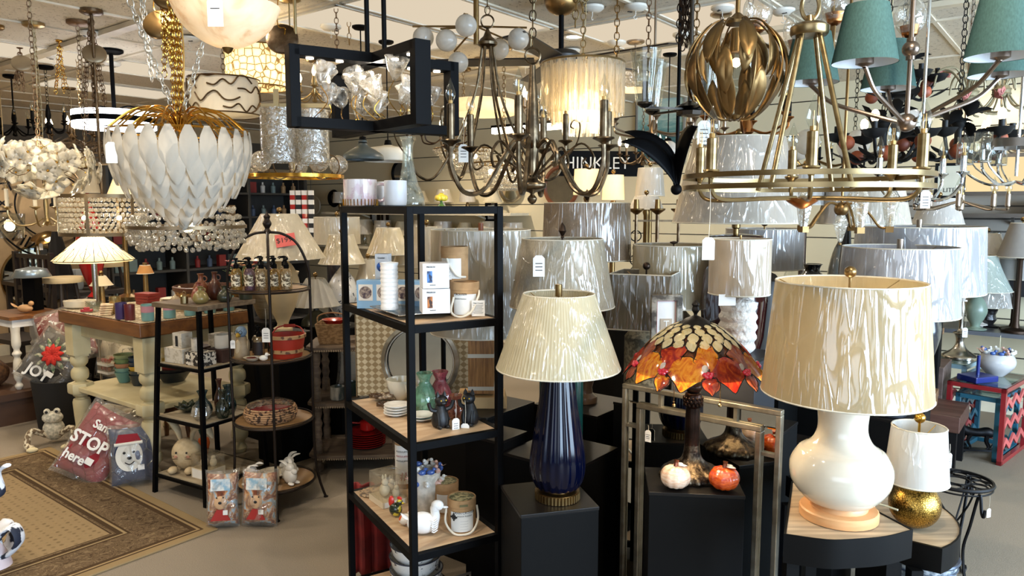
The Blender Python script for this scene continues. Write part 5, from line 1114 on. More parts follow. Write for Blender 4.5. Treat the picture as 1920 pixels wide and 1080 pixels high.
p=fl(165,838); cushion('cream bagged pillow with dark script lying on the floor under the farmhouse table',(p.x+.02,p.y+.18,.11),(rad(-62),0,rad(-30)),.42,.36,.14,fillpic('cream_script',[(.5,'d6cab0'),(.62,'cbbd9f'),(.68,'8a3a30')],6),seed=30)
# knitted frog
p=fl(98,833); t=T('knit_frog','grey-white knitted frog toy with long striped legs sitting by the rug','soft toy',(p.x,p.y+.03,0),.4); KN=mat('grey_knit','a8a492',.95,col2='d8d0bc',sc=50,bump=.5,bsc=90)
O('body',M().ball((0,0,.10),.07,16,10,(1,.9,1.1)).ball((0,-.02,.19),.055,14,9,(1.2,.9,.8)).ball((-.03,-.03,.235),.022,10,7).ball((.03,-.03,.235),.022,10,7),KN,t)
for s_ in (-1,1):
    O('leg',M().tube(crv([(s_*.04,-.03,.07),(s_*.12,-.08,.12),(s_*.14,-.14,.04),(s_*.10,-.18,.025)],5),.02,8),mat('striped_knit','6c5a44',.95,col2='d0c4a8',sc=40,th=(.48,.52)),t); O('foot',M().ball((s_*.10,-.20,.022),.03,10,7,(1.2,1,.6)),mat('cream_knit','d0c39c',.95),t); O('eye',M().ball((s_*.03,-.052,.237),.010,8,6),INK,t)
# black wire basket with dishes under table
p=fl(238,790); t=T('black_basket','black metal oval basket with white platters behind the table legs','basket',(p.x+.12,p.y+.42,0),-.3); O('wall',M().lathe([(.15,0),(.22,.16),(.23,.22),(.22,.22),(.14,.01),(0,.01)],n=36,sx=1.25),BLACK,t); 
tag(O('platter',M().lathe([(.1,0),(.2,.02),(.205,.025),(.1,.01),(0,.01)],n=36,sx=1.15),mat('ivory_black_rim','cfc7b4',.3),loc=(p.x+.12,p.y+.42,.20),rz=-.3),'white oval platter resting in the black metal basket','platter')
p=fl(270,855); t=T('wooden_stool','small round brown stool with a pale bag on it under the farmhouse table','stool',(p.x+.02,p.y+.32,0)); O('seat',M().lathe([(.0,.22),(.17,.22),(.175,.235),(.17,.25),(0,.25)],n=32),PINE,t)
for k in range(3): a=TAU*k/3; O('leg',M().rod((.12*cos(a),.12*sin(a),.22),(.15*cos(a),.15*sin(a),0),.016,8),PINE,t)
tag(O('straw_pouch',M().ball((0,0,.09),.11,20,10,(1.1,1,.8)),mat('straw_weave','b59c74',.8,col2='8a7452',sc=50,bump=.4,bsc=80),loc=(p.x+.02,p.y+.32,.252)),'pale rounded straw pouch sitting on the small round stool','pouch')
# ---------------- black slanted tier stand with grey wood top ----------------
A_=Vector((-1.69,3.93,0)); r2=rad(-30); X2=Vector((cos(r2),sin(r2),0)); Y2=Vector((-sin(r2),cos(r2),0)); BW,BD=.45,.44
c0=A_-X2*BW/2+Y2*BD/2; t=T('tier_stand','black slanted metal four-shelf stand with a grey wood top, beside the farmhouse table','shelf unit',c0,r2)
HZ=[.115,.455,.765,1.10]
def half(z): k=1-.22*z/1.1; return BW/2*k,BD/2*k
hx0,hy0=half(0); hx1,hy1=half(1.1)
for sx_ in (-1,1):
    for sy_ in (-1,1): O('leg',M().bar((sx_*hx0,sy_*hy0,0),(sx_*hx1,sy_*hy1,1.085),.022,.022),BLACK,t,False)
for z in HZ[:3]:
    a,b=half(z); m=M()
    for q in (-1,1): m.bar((-a,q*b,z-.012),(a,q*b,z-.012),.016).bar((q*a,-b,z-.012),(q*a,b,z-.012),.016)
    O('shelf_frame',m,BLACK,t,False); O('shelf_board',M().box((0,0,z-.006),(2*a-.02,2*b-.02,.012)),mat('worn_grey_board','a89a80',.6,col2='8f8068',sc=5,stretch=(1,8,8)),t,False)
O('top_board',M().box((0,0,1.10),(2*hx1+.05,2*hy1+.05,.028)),mat('driftwood_top','7d6a52',.6,col2='63523e',sc=4,stretch=(1,10,10)),t,False,bev=.003)
def S2(x,y,z): return c0+X2*x+Y2*y+Vector((0,0,z))
zt=1.1155
def jug(label,p,r,h,mt,handle=1): 
    t=T('pottery_jug',label,'jug',p); O('body',M().lathe(curve2([(r*.6,0),(r*.95,h*.15),(r,h*.35),(r*.75,h*.6),(r*.35,h*.75),(r*.3,h*.92),(r*.42,h),(r*.3,h)],4),n=28),mt,t)
    if handle: O('handle',M().ring((r*.45,0,h*.80),h*.10,.004,14,5,Matrix.Rotation(PI/2,3,'X')),mt,t)
jug('olive green round pottery jug at the front of the grey wood stand top',S2(.10,-.10,zt),.042,.095,mat('olive_pottery','8a7a48',.3,coat=.4))
jug('dusty red pottery jug beside the olive one',S2(.03,-.06,zt),.038,.11,mat('dusty_red_pottery','8a4a3c',.3,coat=.4)); jug('tall brown pottery jug at the back of the stand top',S2(.02,.06,zt),.042,.16,mat('brown_pottery','5a3226',.3,coat=.4))
jug('dark green squat pottery jar at the right of the stand top',S2(.15,.02,zt),.040,.09,mat('dark_green_pottery','3c4030',.3,coat=.4)); jug('reddish brown square jug left of the tall brown one',S2(-.05,.02,zt),.046,.15,mat('chestnut_pottery','7a4428',.35,coat=.4))
t=T('brass_canister','tiny brass canister with a ring lid at the front of the stand top','canister',S2(.02,-.145,zt)); O('body',M().lathe([(.02,0),(.021,.04),(.016,.045),(0,.045)],n=18),LBRASS,t); O('ring',M().ring((0,0,.057),.010,.002,14,5,Matrix.Rotation(PI/2,3,'X')),LBRASS,t)
bk=fl(303,557,1.03); t=T('woven_basket','large oval woven basket with brown rim and gold weave behind the wood-topped stand','basket',FP(.28,.22,tz)); WV=mat('golden_wicker','a4763a',.6,col2='6e4620',sc=34,stretch=(1,1,3),th=(.45,.55),bump=.8,bsc=60)
O('wall',M().lathe([(.13,0),(.15,.03),(.185,.13),(.178,.13),(.14,.03),(0,.02)],n=44,sx=1.15,fn=lambda t,i,z:1+.006*cos(44*t+z*200)),WV,t); O('rim',M().lathe([(.183,.125),(.192,.13),(.195,.155),(.185,.16),(.18,.13)],n=40,sx=1.15,cap=False),mat('dark_rattan','4e2c1a',.5),t)
O('foot_band',M().lathe([(.133,.0),(.140,.0),(.155,.03),(.148,.03)],n=40,sx=1.15,cap=False),mat('dark_rattan'),t)
def tulips(t,cx,cy,z0,n,rad_,cols,lf,seed):
    rr=random.Random(seed); m=M()
    for k in range(34):
        a=rr.uniform(0,TAU); e=rr.uniform(.05,.13); q=Vector((cx+e*cos(a),cy+e*sin(a),z0+rr.uniform(.04,.15))); m.leaf((cx,cy,z0),q,.028,(0,0,.02),.2,4)
    o=O('leaves',m,lf,t,sol=.0008)
    for k in range(n):
        a=rr.uniform(0,TAU); e=rr.uniform(.03,.11); q=Vector((cx+e*cos(a),cy+e*sin(a),z0+rr.uniform(.07,.16))); f=M()
        for j in range(6): b=TAU*j/6; f.leaf(q,q+Vector((.028*cos(b),.028*sin(b),.012)),.018,(0,0,.006),.2,3)
        O('flower',f,cols[k%len(cols)],t,sol=.001)
t=T('flower_arrangement','potted arrangement of pink and cream silk flowers beside the arched stand','flower arrangement',FP(.36,.0,tz)); t.location=S2(.16,.16,zt); O('pot',M().lathe([(.035,0),(.045,.07),(.042,.07),(0,.06)],n=20),mat('dark_green_pottery'),t)
tulips(t,0,0,.06,12,.1,[mat('pink_petal','cf8a86',.7),mat('cream_petal','e6d8b4',.7),mat('peach_petal','e0a07a',.7)],mat('silk_leaf_green','4f6236',.7,col2='7c8a5a',sc=20),3)
# candle boxes on the second shelf
zb=HZ[2]+.001; WB=mat('marbled_white_carton','c8bfae',.6,col2='b0a591',sc=40,th=(.5,.6))
for lab,x,y,d,z_,mt in (('wide marbled white box at the front left of the stand second shelf',-.09,-.10,(.15,.11,.085),0,WB),('marbled box with a black band stacked on the wide white box',-.075,-.10,(.075,.075,.085),.086,WB),('damask black and white box with brown side at the front corner',.08,-.10,(.13,.10,.075),0,mat('damask_box','d0c8b8',.6,col2='2e2a26',sc=46,th=(.49,.51))),('dark brown gift box at the right of the second shelf',.09,.04,(.13,.12,.075),0,mat('brown_carton','38221c',.6)),('tall marbled white box at the back of the second shelf',.0,.11,(.12,.10,.14),0,WB),('dark brown box behind the damask one',-.09,.04,(.11,.10,.07),0,mat('brown_carton'))):
    tag(O('gift_box',M().box((0,0,d[2]/2),d),mt,loc=S2(x,y,zb+z_),rz=r2+.05,sm=False,bev=.002),lab,'box')
cup('small marbled white candle cup on the damask box',S2(.05,-.10,zb+.076),.030,.07,mat('marbled_white_glaze','d6cfc2',.4,col2='bdb5a6',sc=30)); cup('large white candle cup on the brown gift box',S2(.10,.03,zb+.076),.042,.078,WHITE)
tag(O('black_band',M().box((0,0,.03),(.02,.001,.06)),INK,loc=S2(-.075,-.139,zb+.095),rz=r2+.05,sm=False),'thin black ribbon band on the front of the small marbled box','ribbon')
# blue glass on third shelf
zg=HZ[1]+.001; bg_=glass('smoky_blue_glass','a8c0c6',.3,25,.12,.25,'54707a',.05); sg=glass('smoke_green_glass','b4c0b0',.3,25,.12,.25,'5a685a',.05); pg=glass('pink_smoke_glass','c4a090',.2,25,.12,.3,'9a6a5a',.05)
for lab,x,y,r,h,mt,k in (('smoky blue glass bottle at the front of the stand third shelf',.05,-.08,.052,.15,bg_,0),('pale clear cut glass rose bowl on the stand third shelf',.10,-.13,.055,.08,CRYS,1),('rose pink bud vase behind the blue bottle',.03,.05,.030,.19,pg,0),('blue glass bottle with a ruffled neck at the right of the third shelf',.13,.03,.045,.17,bg_,0),('green smoke glass bottle right of the ruffled blue one',.17,-.04,.040,.16,sg,0)):
    pr=curve2([(r*.7,0),(r,h*.2),(r*.9,h*.45),(r*.4,h*.7),(r*.4,h*.85),(r*.6,h),(r*.4,h*.86),(r*.3,h*.7),(r*.85,h*.4),(r*.9,h*.2),(0,.01)],3) if k==0 else [(r*.5,0),(r,h*.4),(r*.8,h),(r*.75,h),(r*.9,h*.4),(0,.01)]
    tag(O('glass_bottle',M().lathe(pr,n=40,fn=(lambda t,i,z:1+.05*cos(10*t)) if k else None),mt,loc=S2(x,y,zg)),lab,'vase')
t=T('glass_flower_dish','grey-green glass flower-shaped dish at the left of the stand third shelf','dish',S2(-.11,-.06,zg)); m=M()
for j,(n_,e,zz) in enumerate(((7,.075,.045),(6,.05,.06))):
    for k in range(n_): a=TAU*k/n_+j*.4; m.leaf((0,0,.004),(e*cos(a),e*sin(a),zz),.055,(.0,0,-.012),.3,5,(-sin(a),cos(a),0))
O('petals',m,sg,t,sol=.003)
# plush bunny and box on bottom shelf
zz=HZ[0]+.001; t=T('plush_bunny','cream plush bunny with tall floppy ears on the bottom shelf of the black stand','soft toy',S2(-.10,-.09,zz),.0); PL=mat('cream_plush','c9b48e',.95,col2='bda680',sc=30,bump=.3,bsc=120)
O('body',M().ball((0,0,.10),.085,22,14,(1,.85,1.08)).ball((-.055,-.07,.022),.026,12,8,(1,1.4,.8)).ball((.045,-.08,.022),.026,12,8,(1,1.4,.8)),PL,t)
for s_,b_ in ((-1,(-.09,.0,.30)),(1,(.12,-.02,.27))):
    O('ear',M().tube(crv([(s_*.03,0,.17),(s_*.05,0,.24),b_,(b_[0]+s_*.05,b_[1]-.01,b_[2]+(.04 if s_<0 else -.07))],5),[.014,.018,.022,.026,.030,.032,.034,.035,.034,.033,.032,.030,.026,.020,.014,.008][:16],10,flat=.45),PL,t)
O('face',M().ball((-.03,-.072,.125),.006,8,6).ball((.03,-.072,.125),.006,8,6),INK,t); O('whiskers',M().tube([(-.02,-.074,.10),(-.055,-.066,.105)],.0015,4).tube([(-.02,-.075,.09),(-.055,-.067,.085)],.0015,4).tube([(.02,-.074,.10),(.055,-.066,.105)],.0015,4).tube([(.02,-.075,.09),(.055,-.067,.085)],.0015,4),mat('brown_thread','4a2e1e',.9),t)
O('cheeks',M().ball((-.035,-.068,.10),.012,8,6,(1,.3,.7)).ball((.035,-.068,.10),.012,8,6,(1,.3,.7)),mat('blush_felt','d0967a',.9),t)
t=T('boxed_figurines','clear topped white box of small angel figurines on the bottom shelf of the black stand','box',S2(.10,-.10,zz),r2); O('card_tray',M().box((0,0,.03),(.14,.12,.06)),mat('cream_card'),t,False); O('clear_lid',M().box((0,0,.10),(.138,.118,.078)),clr,t,False); O('front_label',M().box((0,-.061,.03),(.12,.001,.05)),PAPER,t,False)
tag(O('figurine_pair',M().ball((-.02,0,.02),.022,10,8,(1,1,1.4)).ball((-.02,0,.055),.014,10,8).ball((.03,0,.02),.020,10,8,(1,1,1.4)).ball((.03,0,.05),.013,10,8),mat('cream_biscuit'),loc=S2(.10,-.10,zz+.063)),'pair of small peach angel figurines inside the clear topped box','figurine')
t=T('orange_carrot_toy','small orange plush carrot hanging at the left of the plush bunny','soft toy',S2(-.17,.08,zz)); O('root',M().lathe([(.0,.0),(.02,.03),(.035,.10),(.03,.13),(0,.14)],n=16),mat('orange_plush','c8591e',.9),t); O('top_leaves',M().leaf((0,0,.13),(-.03,0,.21),.03).leaf((0,0,.13),(.03,0,.2),.03),mat('green_yarn'),t,sol=.004)
# ---------------- arched round-tier iron etagere ----------------
AC=Vector((-1.32,4.0,0)); AR=.212; t=T('arched_etagere','round bronze iron etagere with four tiers and a domed wire top with finial','shelf unit',AC)
AZ=[.13,.48,.835,1.205]; IB=mat('bronzed_iron','2c241f',.45,.7)
for k in range(4):
    a=rad(-72+90*k); e=Vector((cos(a),sin(a),0)); z=Vector((0,0,1))
    O('post',M().tube(crv([e*(AR+.055),e*(AR+.02)+z*.12,e*AR+z*.3,e*AR+z*.8,e*AR+z*1.2,e*AR*.97+z*1.32,e*AR*.72+z*1.45,e*AR*.36+z*1.505,e*.005+z*1.515],6),.0075,8).lathe([(.013,0),(.013,.006),(0,.008)],c=e*(AR+.055),n=10),IB,t)
for z in AZ:
    O('tier_ring',M().ring((0,0,z),AR-.004,.007,56,6).ring((0,0,z+.012),AR-.002,.003,56,4),IB,t); O('tier_board',M().lathe([(0,z-.004),(AR-.008,z-.004),(AR-.008,z+.005),(0,z+.005)],n=48),mat('tan_round_board','9a7a52',.55,col2='866642',sc=4),t)
O('finial',M().lathe(curve2([(.012,1.505),(.020,1.52),(.012,1.535),(.024,1.56),(.014,1.585),(.018,1.60),(.006,1.615),(0,1.635)],3),n=16),IB,t); price_tag(t,(.045,-AR-.004,.99),.075,0,3,.10)
def A3(x,y,z): return AC+Vector((x,y,z))
labs='front left,front,front centre,front right,right,middle left,middle,middle right,rear left,rear'.split(',')
gcl=[glass('amber_soap','f0e0b0',.2,40,.15,.45,'b08a3c'),glass('clear_soap','f0e8d8',.2,40,.15,.35,'c8b48c'),glass('lilac_soap','e0d0e0',.2,40,.15,.4,'8a6e86')]
PB=[meshof(M().lathe([(.027,0),(.028,.004),(.028,.095),(.020,.112),(.012,.118),(.012,.122),(0,.122)],n=20),'bottle',q) for q in gcl]
PUc=meshof(M().lathe([(.014,.118),(.014,.138),(.009,.142),(.005,.150),(.005,.162),(.011,.164),(.011,.172),(0,.174)],n=12).tube([(0,0,.169),(0,-.028,.169),(0,-.036,.164)],.0035,6),'pump',BLACK)
PL_=meshof(M().grid(lambda u,v:Vector((.0285*sin((u-.5)*2),-.0285*cos((u-.5)*2),.025+.06*v)),8,1),'label',mat('floral_script_label','5a4a30',.6,col2='e8dcc0',sc=90,th=(.48,.52)))
i=0
for row,(n_,y) in enumerate(((5,-.12),(4,-.03),(3,.06))):
    for k in range(n_):
        q=T('pump_bottle','pump bottle, %s of the cluster on the arched stand top tier'%(['first in the front row','second in the front row','third in the front row','fourth in the front row','last in the front row','first in the middle row','second in the middle row','third in the middle row','last in the middle row','first in the rear row','second in the rear row','last in the rear row'][i]),'bottle',A3((k-(n_-1)/2)*.066,y+.01*(k%2),AZ[3]+.006),0,'pump bottles on the arched stand')
        link_me('bottle',PB[(0,2,1,0,1,0,1,2,0,1,0,1)[i]],q); link_me('pump',PUc,q,None,(0,0,R.uniform(-1,1))); link_me('label',PL_,q); i+=1
# second tier: penguin, bottles, red basket
z2=AZ[2]+.006
t=T('penguin_figurine','ceramic penguin with a blue speckled cap and glasses on the arched stand','figurine',A3(-.13,-.09,z2),.1)
O('body',M().lathe(curve2([(.035,0),(.040,.02),(.036,.07),(.028,.105),(.025,.12)],4),n=24,sy=.9),mat('tan_stoneware','a08a68',.5,col2='8e785a',sc=20),t); O('head',M().ball((0,0,.145),.030,18,12,(1,1,1.05)),mat('blue_speckle_glaze','7e93a4',.4,col2='5e7488',sc=60),t); O('belly',M().ball((-.012,-.018,.06),.026,14,10,(.8,.7,1.8)),mat('pale_stoneware','bba684',.5),t)
O('beak',M().lathe([(.014,0),(.008,.022),(0,.03)],c=(-.010,-.024,.132),n=10,m=Matrix.Rotation(rad(100),3,'X')),mat('ochre_glaze','a8842c',.4),t); O('glasses',M().ring((-.020,-.030,.146),.009,.0013,14,4,Matrix.Rotation(PI/2,3,'X')).ring((.004,-.032,.146),.009,.0013,14,4,Matrix.Rotation(PI/2,3,'X')),INK,t); O('wing',M().ball((.034,0,.07),.018,10,8,(.5,1,2)),mat('tan_stoneware'),t); price_tag(t,(-.035,-.04,.085),.045,0,2,.02)
for k,(x,y) in enumerate(((-.07,-.02),(-.04,-.08),(.0,.02))):
    q=T('pump_bottle',['brown labelled pump bottle at the left rear of the second tier','brown labelled pump bottle in front beside the red basket','brown labelled pump bottle behind the red basket'][k],'bottle',A3(x,y,z2)); link_me('bottle',PB[1],q); link_me('pump',PUc,q); O('label',M().grid(lambda u,v:Vector((.0285*sin((u-.5)*2),-.0285*cos((u-.5)*2),.02+.07*v)),8,1),mat('brown_label','241814',.5),q)
t=T('red_basket','bright red slatted bushel basket with tan bands and a wire handle','basket',A3(.10,-.05,z2)); 
O('wall',M().lathe([(.075,0),(.078,.004),(.098,.125),(.092,.125),(.07,.008),(0,.008)],n=60,fn=lambda t,i,z:1+.012*(1 if int(t/TAU*20)%2 else -1)*.5),mat('red_stained_wood','a8301f',.5),t)
for z,r in ((.118,.0985),(.04,.086)): O('band',M().lathe([(r-.001,z-.010),(r+.003,z-.009),(r+.004,z+.009),(r-.001,z+.010)],n=50,cap=False),mat('tan_splint','a8845a',.6,col2='5c3a24',sc=24,th=(.55,.6)),t)
O('handle',M().tube(crv([(-.09,.03,.12),(-.06,.05,.155),(0,.06,.165),(.06,.05,.155),(.09,.03,.12)],5),.004,6).tube([(-.03,.057,.163),(.03,.057,.163)],.009,8),mat('red_stained_wood'),t)
t=T('heart_dish','small cream dish with a red interior at the front of the second tier','dish',A3(-.055,-.145,z2)); O('dish',M().lathe([(.02,0),(.040,.018),(.036,.018),(0,.006)],n=24,sx=1.2),ivory,t); O('glaze',M().lathe([(0,.010),(.034,.0165)],n=24,sx=1.2,cap=False),mat('dark_red_glaze','6a2420',.3),t)
t=T('bird_figurine','tiny white bird figurine at the front of the second tier','figurine',A3(.01,-.165,z2)); O('body',birdmesh(1.5),WHITE,t)
# third tier coiled basket
z3=AZ[1]+.006; t=T('coiled_basket','round coiled black and tan basket with a glass lid on the third tier','basket',A3(-.01,-.02,z3)); CB=mat('coiled_grass','b08a64',.7,col2='3a261a',sc=60,th=(.50,.56)); m=M()
for k in range(7): rr_=.118+.020*sin(PI*(k+.8)/8); m.ring((0,0,.007+.0115*k),rr_,.0062,60,6)
O('coils',m.lathe([(0,.004),(.12,.004)],n=40,cap=False),CB,t); O('red_lining',M().lathe([(0,.055),(.06,.06),(.125,.05)],n=30,cap=False,fn=lambda t,i,z:1),mat('red_fabric','8c2430',.8,bump=.5,bsc=60),t); O('glass_lid',M().lathe([(.126,.088),(.08,.105),(0,.110)],n=36,cap=False),clr,t)
# fourth tier rabbits and cups
z4=AZ[0]+.006
def rabbit(label,p,rz,s_=1):
    t=T('rabbit_figurine',label,'figurine',p,rz); m=M(); m.ball((0,0,.045),.042,16,11,(1.1,.8,1.05)).ball((.0,-.0,.09),.026,14,10,(1.2,.9,1)).ball((.035,0,.075),.016,10,7,(1.3,1,1)); m.ball((.03,-.02,.010),.013,8,6,(1.8,1,.7)).ball((.03,.02,.010),.013,8,6,(1.8,1,.7)).ball((-.045,0,.03),.014,8,6)
    O('body',m,WHITE,t)
    for q in (-1,1): O('ear',M().tube(crv([(-.005,q*.012,.105),(-.03,q*.02,.125),(-.06,q*.022,.125)],4),[.007,.009,.011,.012,.012,.011,.009,.007,.004],8,flat=.5),WHITE,t)
rabbit('white glazed rabbit figurine lying at the left of the bottom tier',A3(-.10,-.10,z4),2.8); rabbit('white glazed rabbit figurine sitting upright at the right of the bottom tier',A3(.10,-.07,z4),-.6); rabbit('white glazed rabbit figurine behind the upright one',A3(.06,.04,z4),-2.4)
t=mug('cream mug with red berries and green leaves on the bottom tier',A3(.0,-.08,z4),.042,.085,ivory,hd=False); m=M()
for k in range(5): a=-1.9+.3*k; m.ball((.0425*cos(a),.0425*sin(a),.045+.012*sin(k*3)),.007,6,5)
O('berries',m,REDP,t); tag(O('plate',M().lathe([(.04,0),(.09,.012),(.092,.016),(.04,.006),(0,.006)],n=30),ivory,loc=A3(-.04,.07,z4)),'pale pink-cream plate at the back of the bottom tier','plate')
# ---------------- grey carved three tier table ----------------
GC=Vector((-.98,4.66,0)); t=T('carved_table','three-tier grey limed wood table with beaded edges and turned legs','table',GC,rad(4)); LG=mat('limed_grey_wood','6a5a48',.7,col2='54463a',sc=8,stretch=(1,6,6))
poly=[(-.30,-.16),(-.24,-.22),(.24,-.22),(.30,-.16),(.30,.16),(.24,.22),(-.24,.22),(-.30,.16)]
for z in (.12,.45,.80):
    O('shelf',M().prism(poly,z-.022,z),LG,t,False,bev=.004); bd=M(); 
    for k in range(34): bd.ball((-.235+.47*k/33,-.222,z-.022),.0065,6,4)
    for k in range(8): bd.ball((.245+.05*k/8,-.215+.05*k/8,z-.022),.0065,6,4)
    b_=O('beaded_edge',bd,mat('pale_bead_edge','8a7a64',.7),t)
for x in (-.24,.24):
    for y in (-.15,.15):
        m=M()
        for z in (.12,.45): m.lathe([(.026,z),(.026,z+.07),(.018,z+.09),(.026,z+.12),(.020,z+.16),(.028,z+.19),(.018,z+.22),(.026,z+.25),(.026,z+.31)],c=(x,y,0),n=12)
        m.lathe([(.022,0),(.028,.03),(.018,.06),(.028,.10)],c=(x,y,0),n=12); O('leg',m,LG,t)
def G3(x,y,z): return GC+Vector((x,y,z))
t=T('splint_basket','tan splint market basket with red ware inside on the grey carved table','basket',G3(-.15,-.06,.801),.05); O('wall',M().lathe([(.10,0),(.13,.13),(.124,.13),(.095,.008),(0,.008)],n=4).xf(Matrix.Rotation(PI/4,3,'Z')),mat('pale_splint','9c7c54',.7,col2='7c5e3c',sc=40,stretch=(1,1,2),th=(.45,.55),bump=.5,bsc=70),t,bev=.006); O('handle',M().tube(crv([(-.09,0,.12),(-.085,0,.17),(0,0,.19),(.085,0,.17),(.09,0,.12)],4),.005,6),mat('pale_splint'),t)
tag(O('red_bowl',M().lathe([(.04,0),(.075,.04),(.07,.04),(0,.01)],n=30),REDP,loc=G3(-.14,-.06,.91)),'bright red bowl sitting inside the tan splint basket','bowl')
sq=meshof(M().lathe([(.05,0),(.075,.004),(.12,.014),(.122,.018),(.07,.01),(0,.009)],n=40),'plate',REDP)
for k in range(5): o=bpy.data.objects.new('red_plate',sq); link(o); o.location=G3(.13,.0,.801+.014*k); tag(o,['lowest','second','third','fourth','top'][k]+' red plate of the stack on top of the grey carved table','plate',group='red plates on the table top')
tag(O('red_square_bowl',M().lathe([(.04,0),(.06,.045),(.055,.045),(0,.01)],n=24),REDP,loc=G3(.13,.02,.88)),'small red bowl on top of the red plate stack','bowl')
mugm=mat('grey_drip_glaze','a49e90',.25,col2='3a4444',sc=18,stretch=(1,1,.25),coat=.5); mugg=mat('dark_green_glaze','26332e',.25,coat=.5)
for k,(x,y,mt,lab) in enumerate(((-.11,-.13,mugm,'grey drip-glazed mug at the front of the carved table middle shelf'),(.07,-.13,mugm,'grey drip-glazed mug beside the front one, partly behind the black post'),(-.05,-.02,mugg,'dark green glazed mug in the middle row of the carved table'),(.03,.09,mugg,'dark green glazed mug at the back of the carved table'),(.12,.01,mugm,'pale speckled mug at the right of the carved table middle shelf'))): mug(lab,G3(x,y,.451),.047,.085,mt,a=.4)
for k in range(7): o=bpy.data.objects.new('red_plate',sq); link(o); o.location=G3(.04,-.02,.121+.014*k); tag(o,['lowest','second','third','fourth','fifth','sixth','top'][k]+' red plate of the tall stack on the lowest shelf','plate',group='red plates on the lowest shelf')
t=T('red_pot','small red lidded pot standing on the lower stack of red plates','pot',G3(.05,-.02,.222)); O('pot',M().lathe([(.04,0),(.05,.01),(.05,.055),(.052,.06),(.02,.075),(0,.077)],n=28),REDP,t); O('knob',M().ball((0,0,.083),.010,10,6),REDP,t); O('handle',M().rod((-.05,0,.045),(-.12,-.02,.055),.006,8),REDP,t)
cushion('white bagged cushion with a thin red stripe standing behind the mugs',G3(.02,.30,.60),(rad(-10),0,0),.44,.30,.10,mat('ivory_canvas','d8d0bc',.9),seed=40,tagc=False)
plinth('low black plinth supporting the striped cushion behind the carved table',GC.x+.02,GC.y+.34,.44,.40,0,.18)
# ---------------- mirrors and patterned panel behind the metal shelf ----------------
plinth('long low black plinth carrying the round mirror and patterned panel',-.52,4.02,.58,.66,rad(-4),.30)
q=P(787,672,3.92); t=T('round_mirror','round mirror with an antique silver frame standing behind the metal shelf','mirror',(q.x,3.95,.582),rad(-6)); rr_=.215; cz=rr_+.02
FRm=M().lathe([(rr_-.035,-.01),(rr_-.02,-.022),(rr_,-.018),(rr_,.012),(rr_-.035,.012)],n=56,cap=False); rx=Matrix.Rotation(-PI/2,3,'X'); FRm.xf(rx)
O('frame',FRm,AS,t,loc=(0,0,cz)); O('inner_bead',M().ring((0,0,0),rr_-.03,.006,56,6).xf(rx),SILVER,t,loc=(0,-.012,cz)); O('pane',M().lathe([(0,0),(rr_-.03,0)],n=56,cap=False).xf(rx),MIR,t,loc=(0,-.004,cz)); O('stand_foot',M().box((0,.02,.012),(.22,.07,.024)),DARKB,t,False)
n=N('patterned_panel'); v=n.co((1,1,1)); vv=n('TexVoronoi',{'Vector':n.co((26,26,30)),'Scale':1.0,'Randomness':0.0},distance='MANHATTAN'); n.L(n.ramp(vv.outputs[0],[(.16,'5a4630'),(.24,'cdbf9f'),(.80,'cdbf9f'),(.92,'9a8664')]),n.b.inputs['Base Color']); n.b.inputs['Roughness'].default_value=.9; PAT=n.m
q0,q1=P(668,700,4.10),P(905,700,4.10); t=T('patterned_headboard','cream panel with a small dark lattice pattern behind the round mirror','panel',((q0.x+q1.x)/2,4.12,.582),0); O('board',M().box((0,0,.26),(q1.x-q0.x,.03,.52)),PAT,t,False,bev=.01); O('edge_piping',M().tube([(-(q1.x-q0.x)/2,-.016,0),(-(q1.x-q0.x)/2,-.016,.52),((q1.x-q0.x)/2,-.016,.52),((q1.x-q0.x)/2,-.016,0)],.004,6),mat('tan_braid','7a6648',.8),t)
for k,(px,Y,w,h,rz_,lab) in enumerate(((758,5.25,.34,.98,.5,'wide silver framed mirror leaning at the back of the stack by the carved table'),(745,5.0,.24,.84,.85,'grey wooden framed mirror leaning sideways in the middle of the stack'),(764,4.62,.14,.62,1.2,'narrow dark framed mirror at the front of the leaning stack'))):
    q=P(px,700,Y); t=T('leaning_mirror',lab,'mirror',(q.x,Y,0)); t.rotation_euler=(rad(-6),0,rz_); O('frame',frame(M(),w,h,.035,0,.03),[AS,mat('grey_limed_frame','6c6252',.6),DARKB][k],t,False,bev=.003); O('pane',M().box((0,.004,h/2),(w-.06,.006,h-.06)),MIR,t,False)
t=T('red_throw','dark red folded velvet throw hanging behind the blue and white bowls','throw',(-.78,3.22,.0)); t.location=P(705,1000,3.15)*1; t.location.z=0
O('cloth',M().grid(lambda u,v:Vector(((u-.5)*.20,.02*sin(u*20)+.01*sin(v*5),.02+.42*v)),24,10),mat('red_velvet','7c1a18',.8,col2='54100e',sc=6),t,sol=.012)
# ---------------- hanging fixtures ----------------
def below(px,py,Y): return P(px,py,Y)
ELECT=mat('ivory_candle_sleeve','e0d4b8',.5)
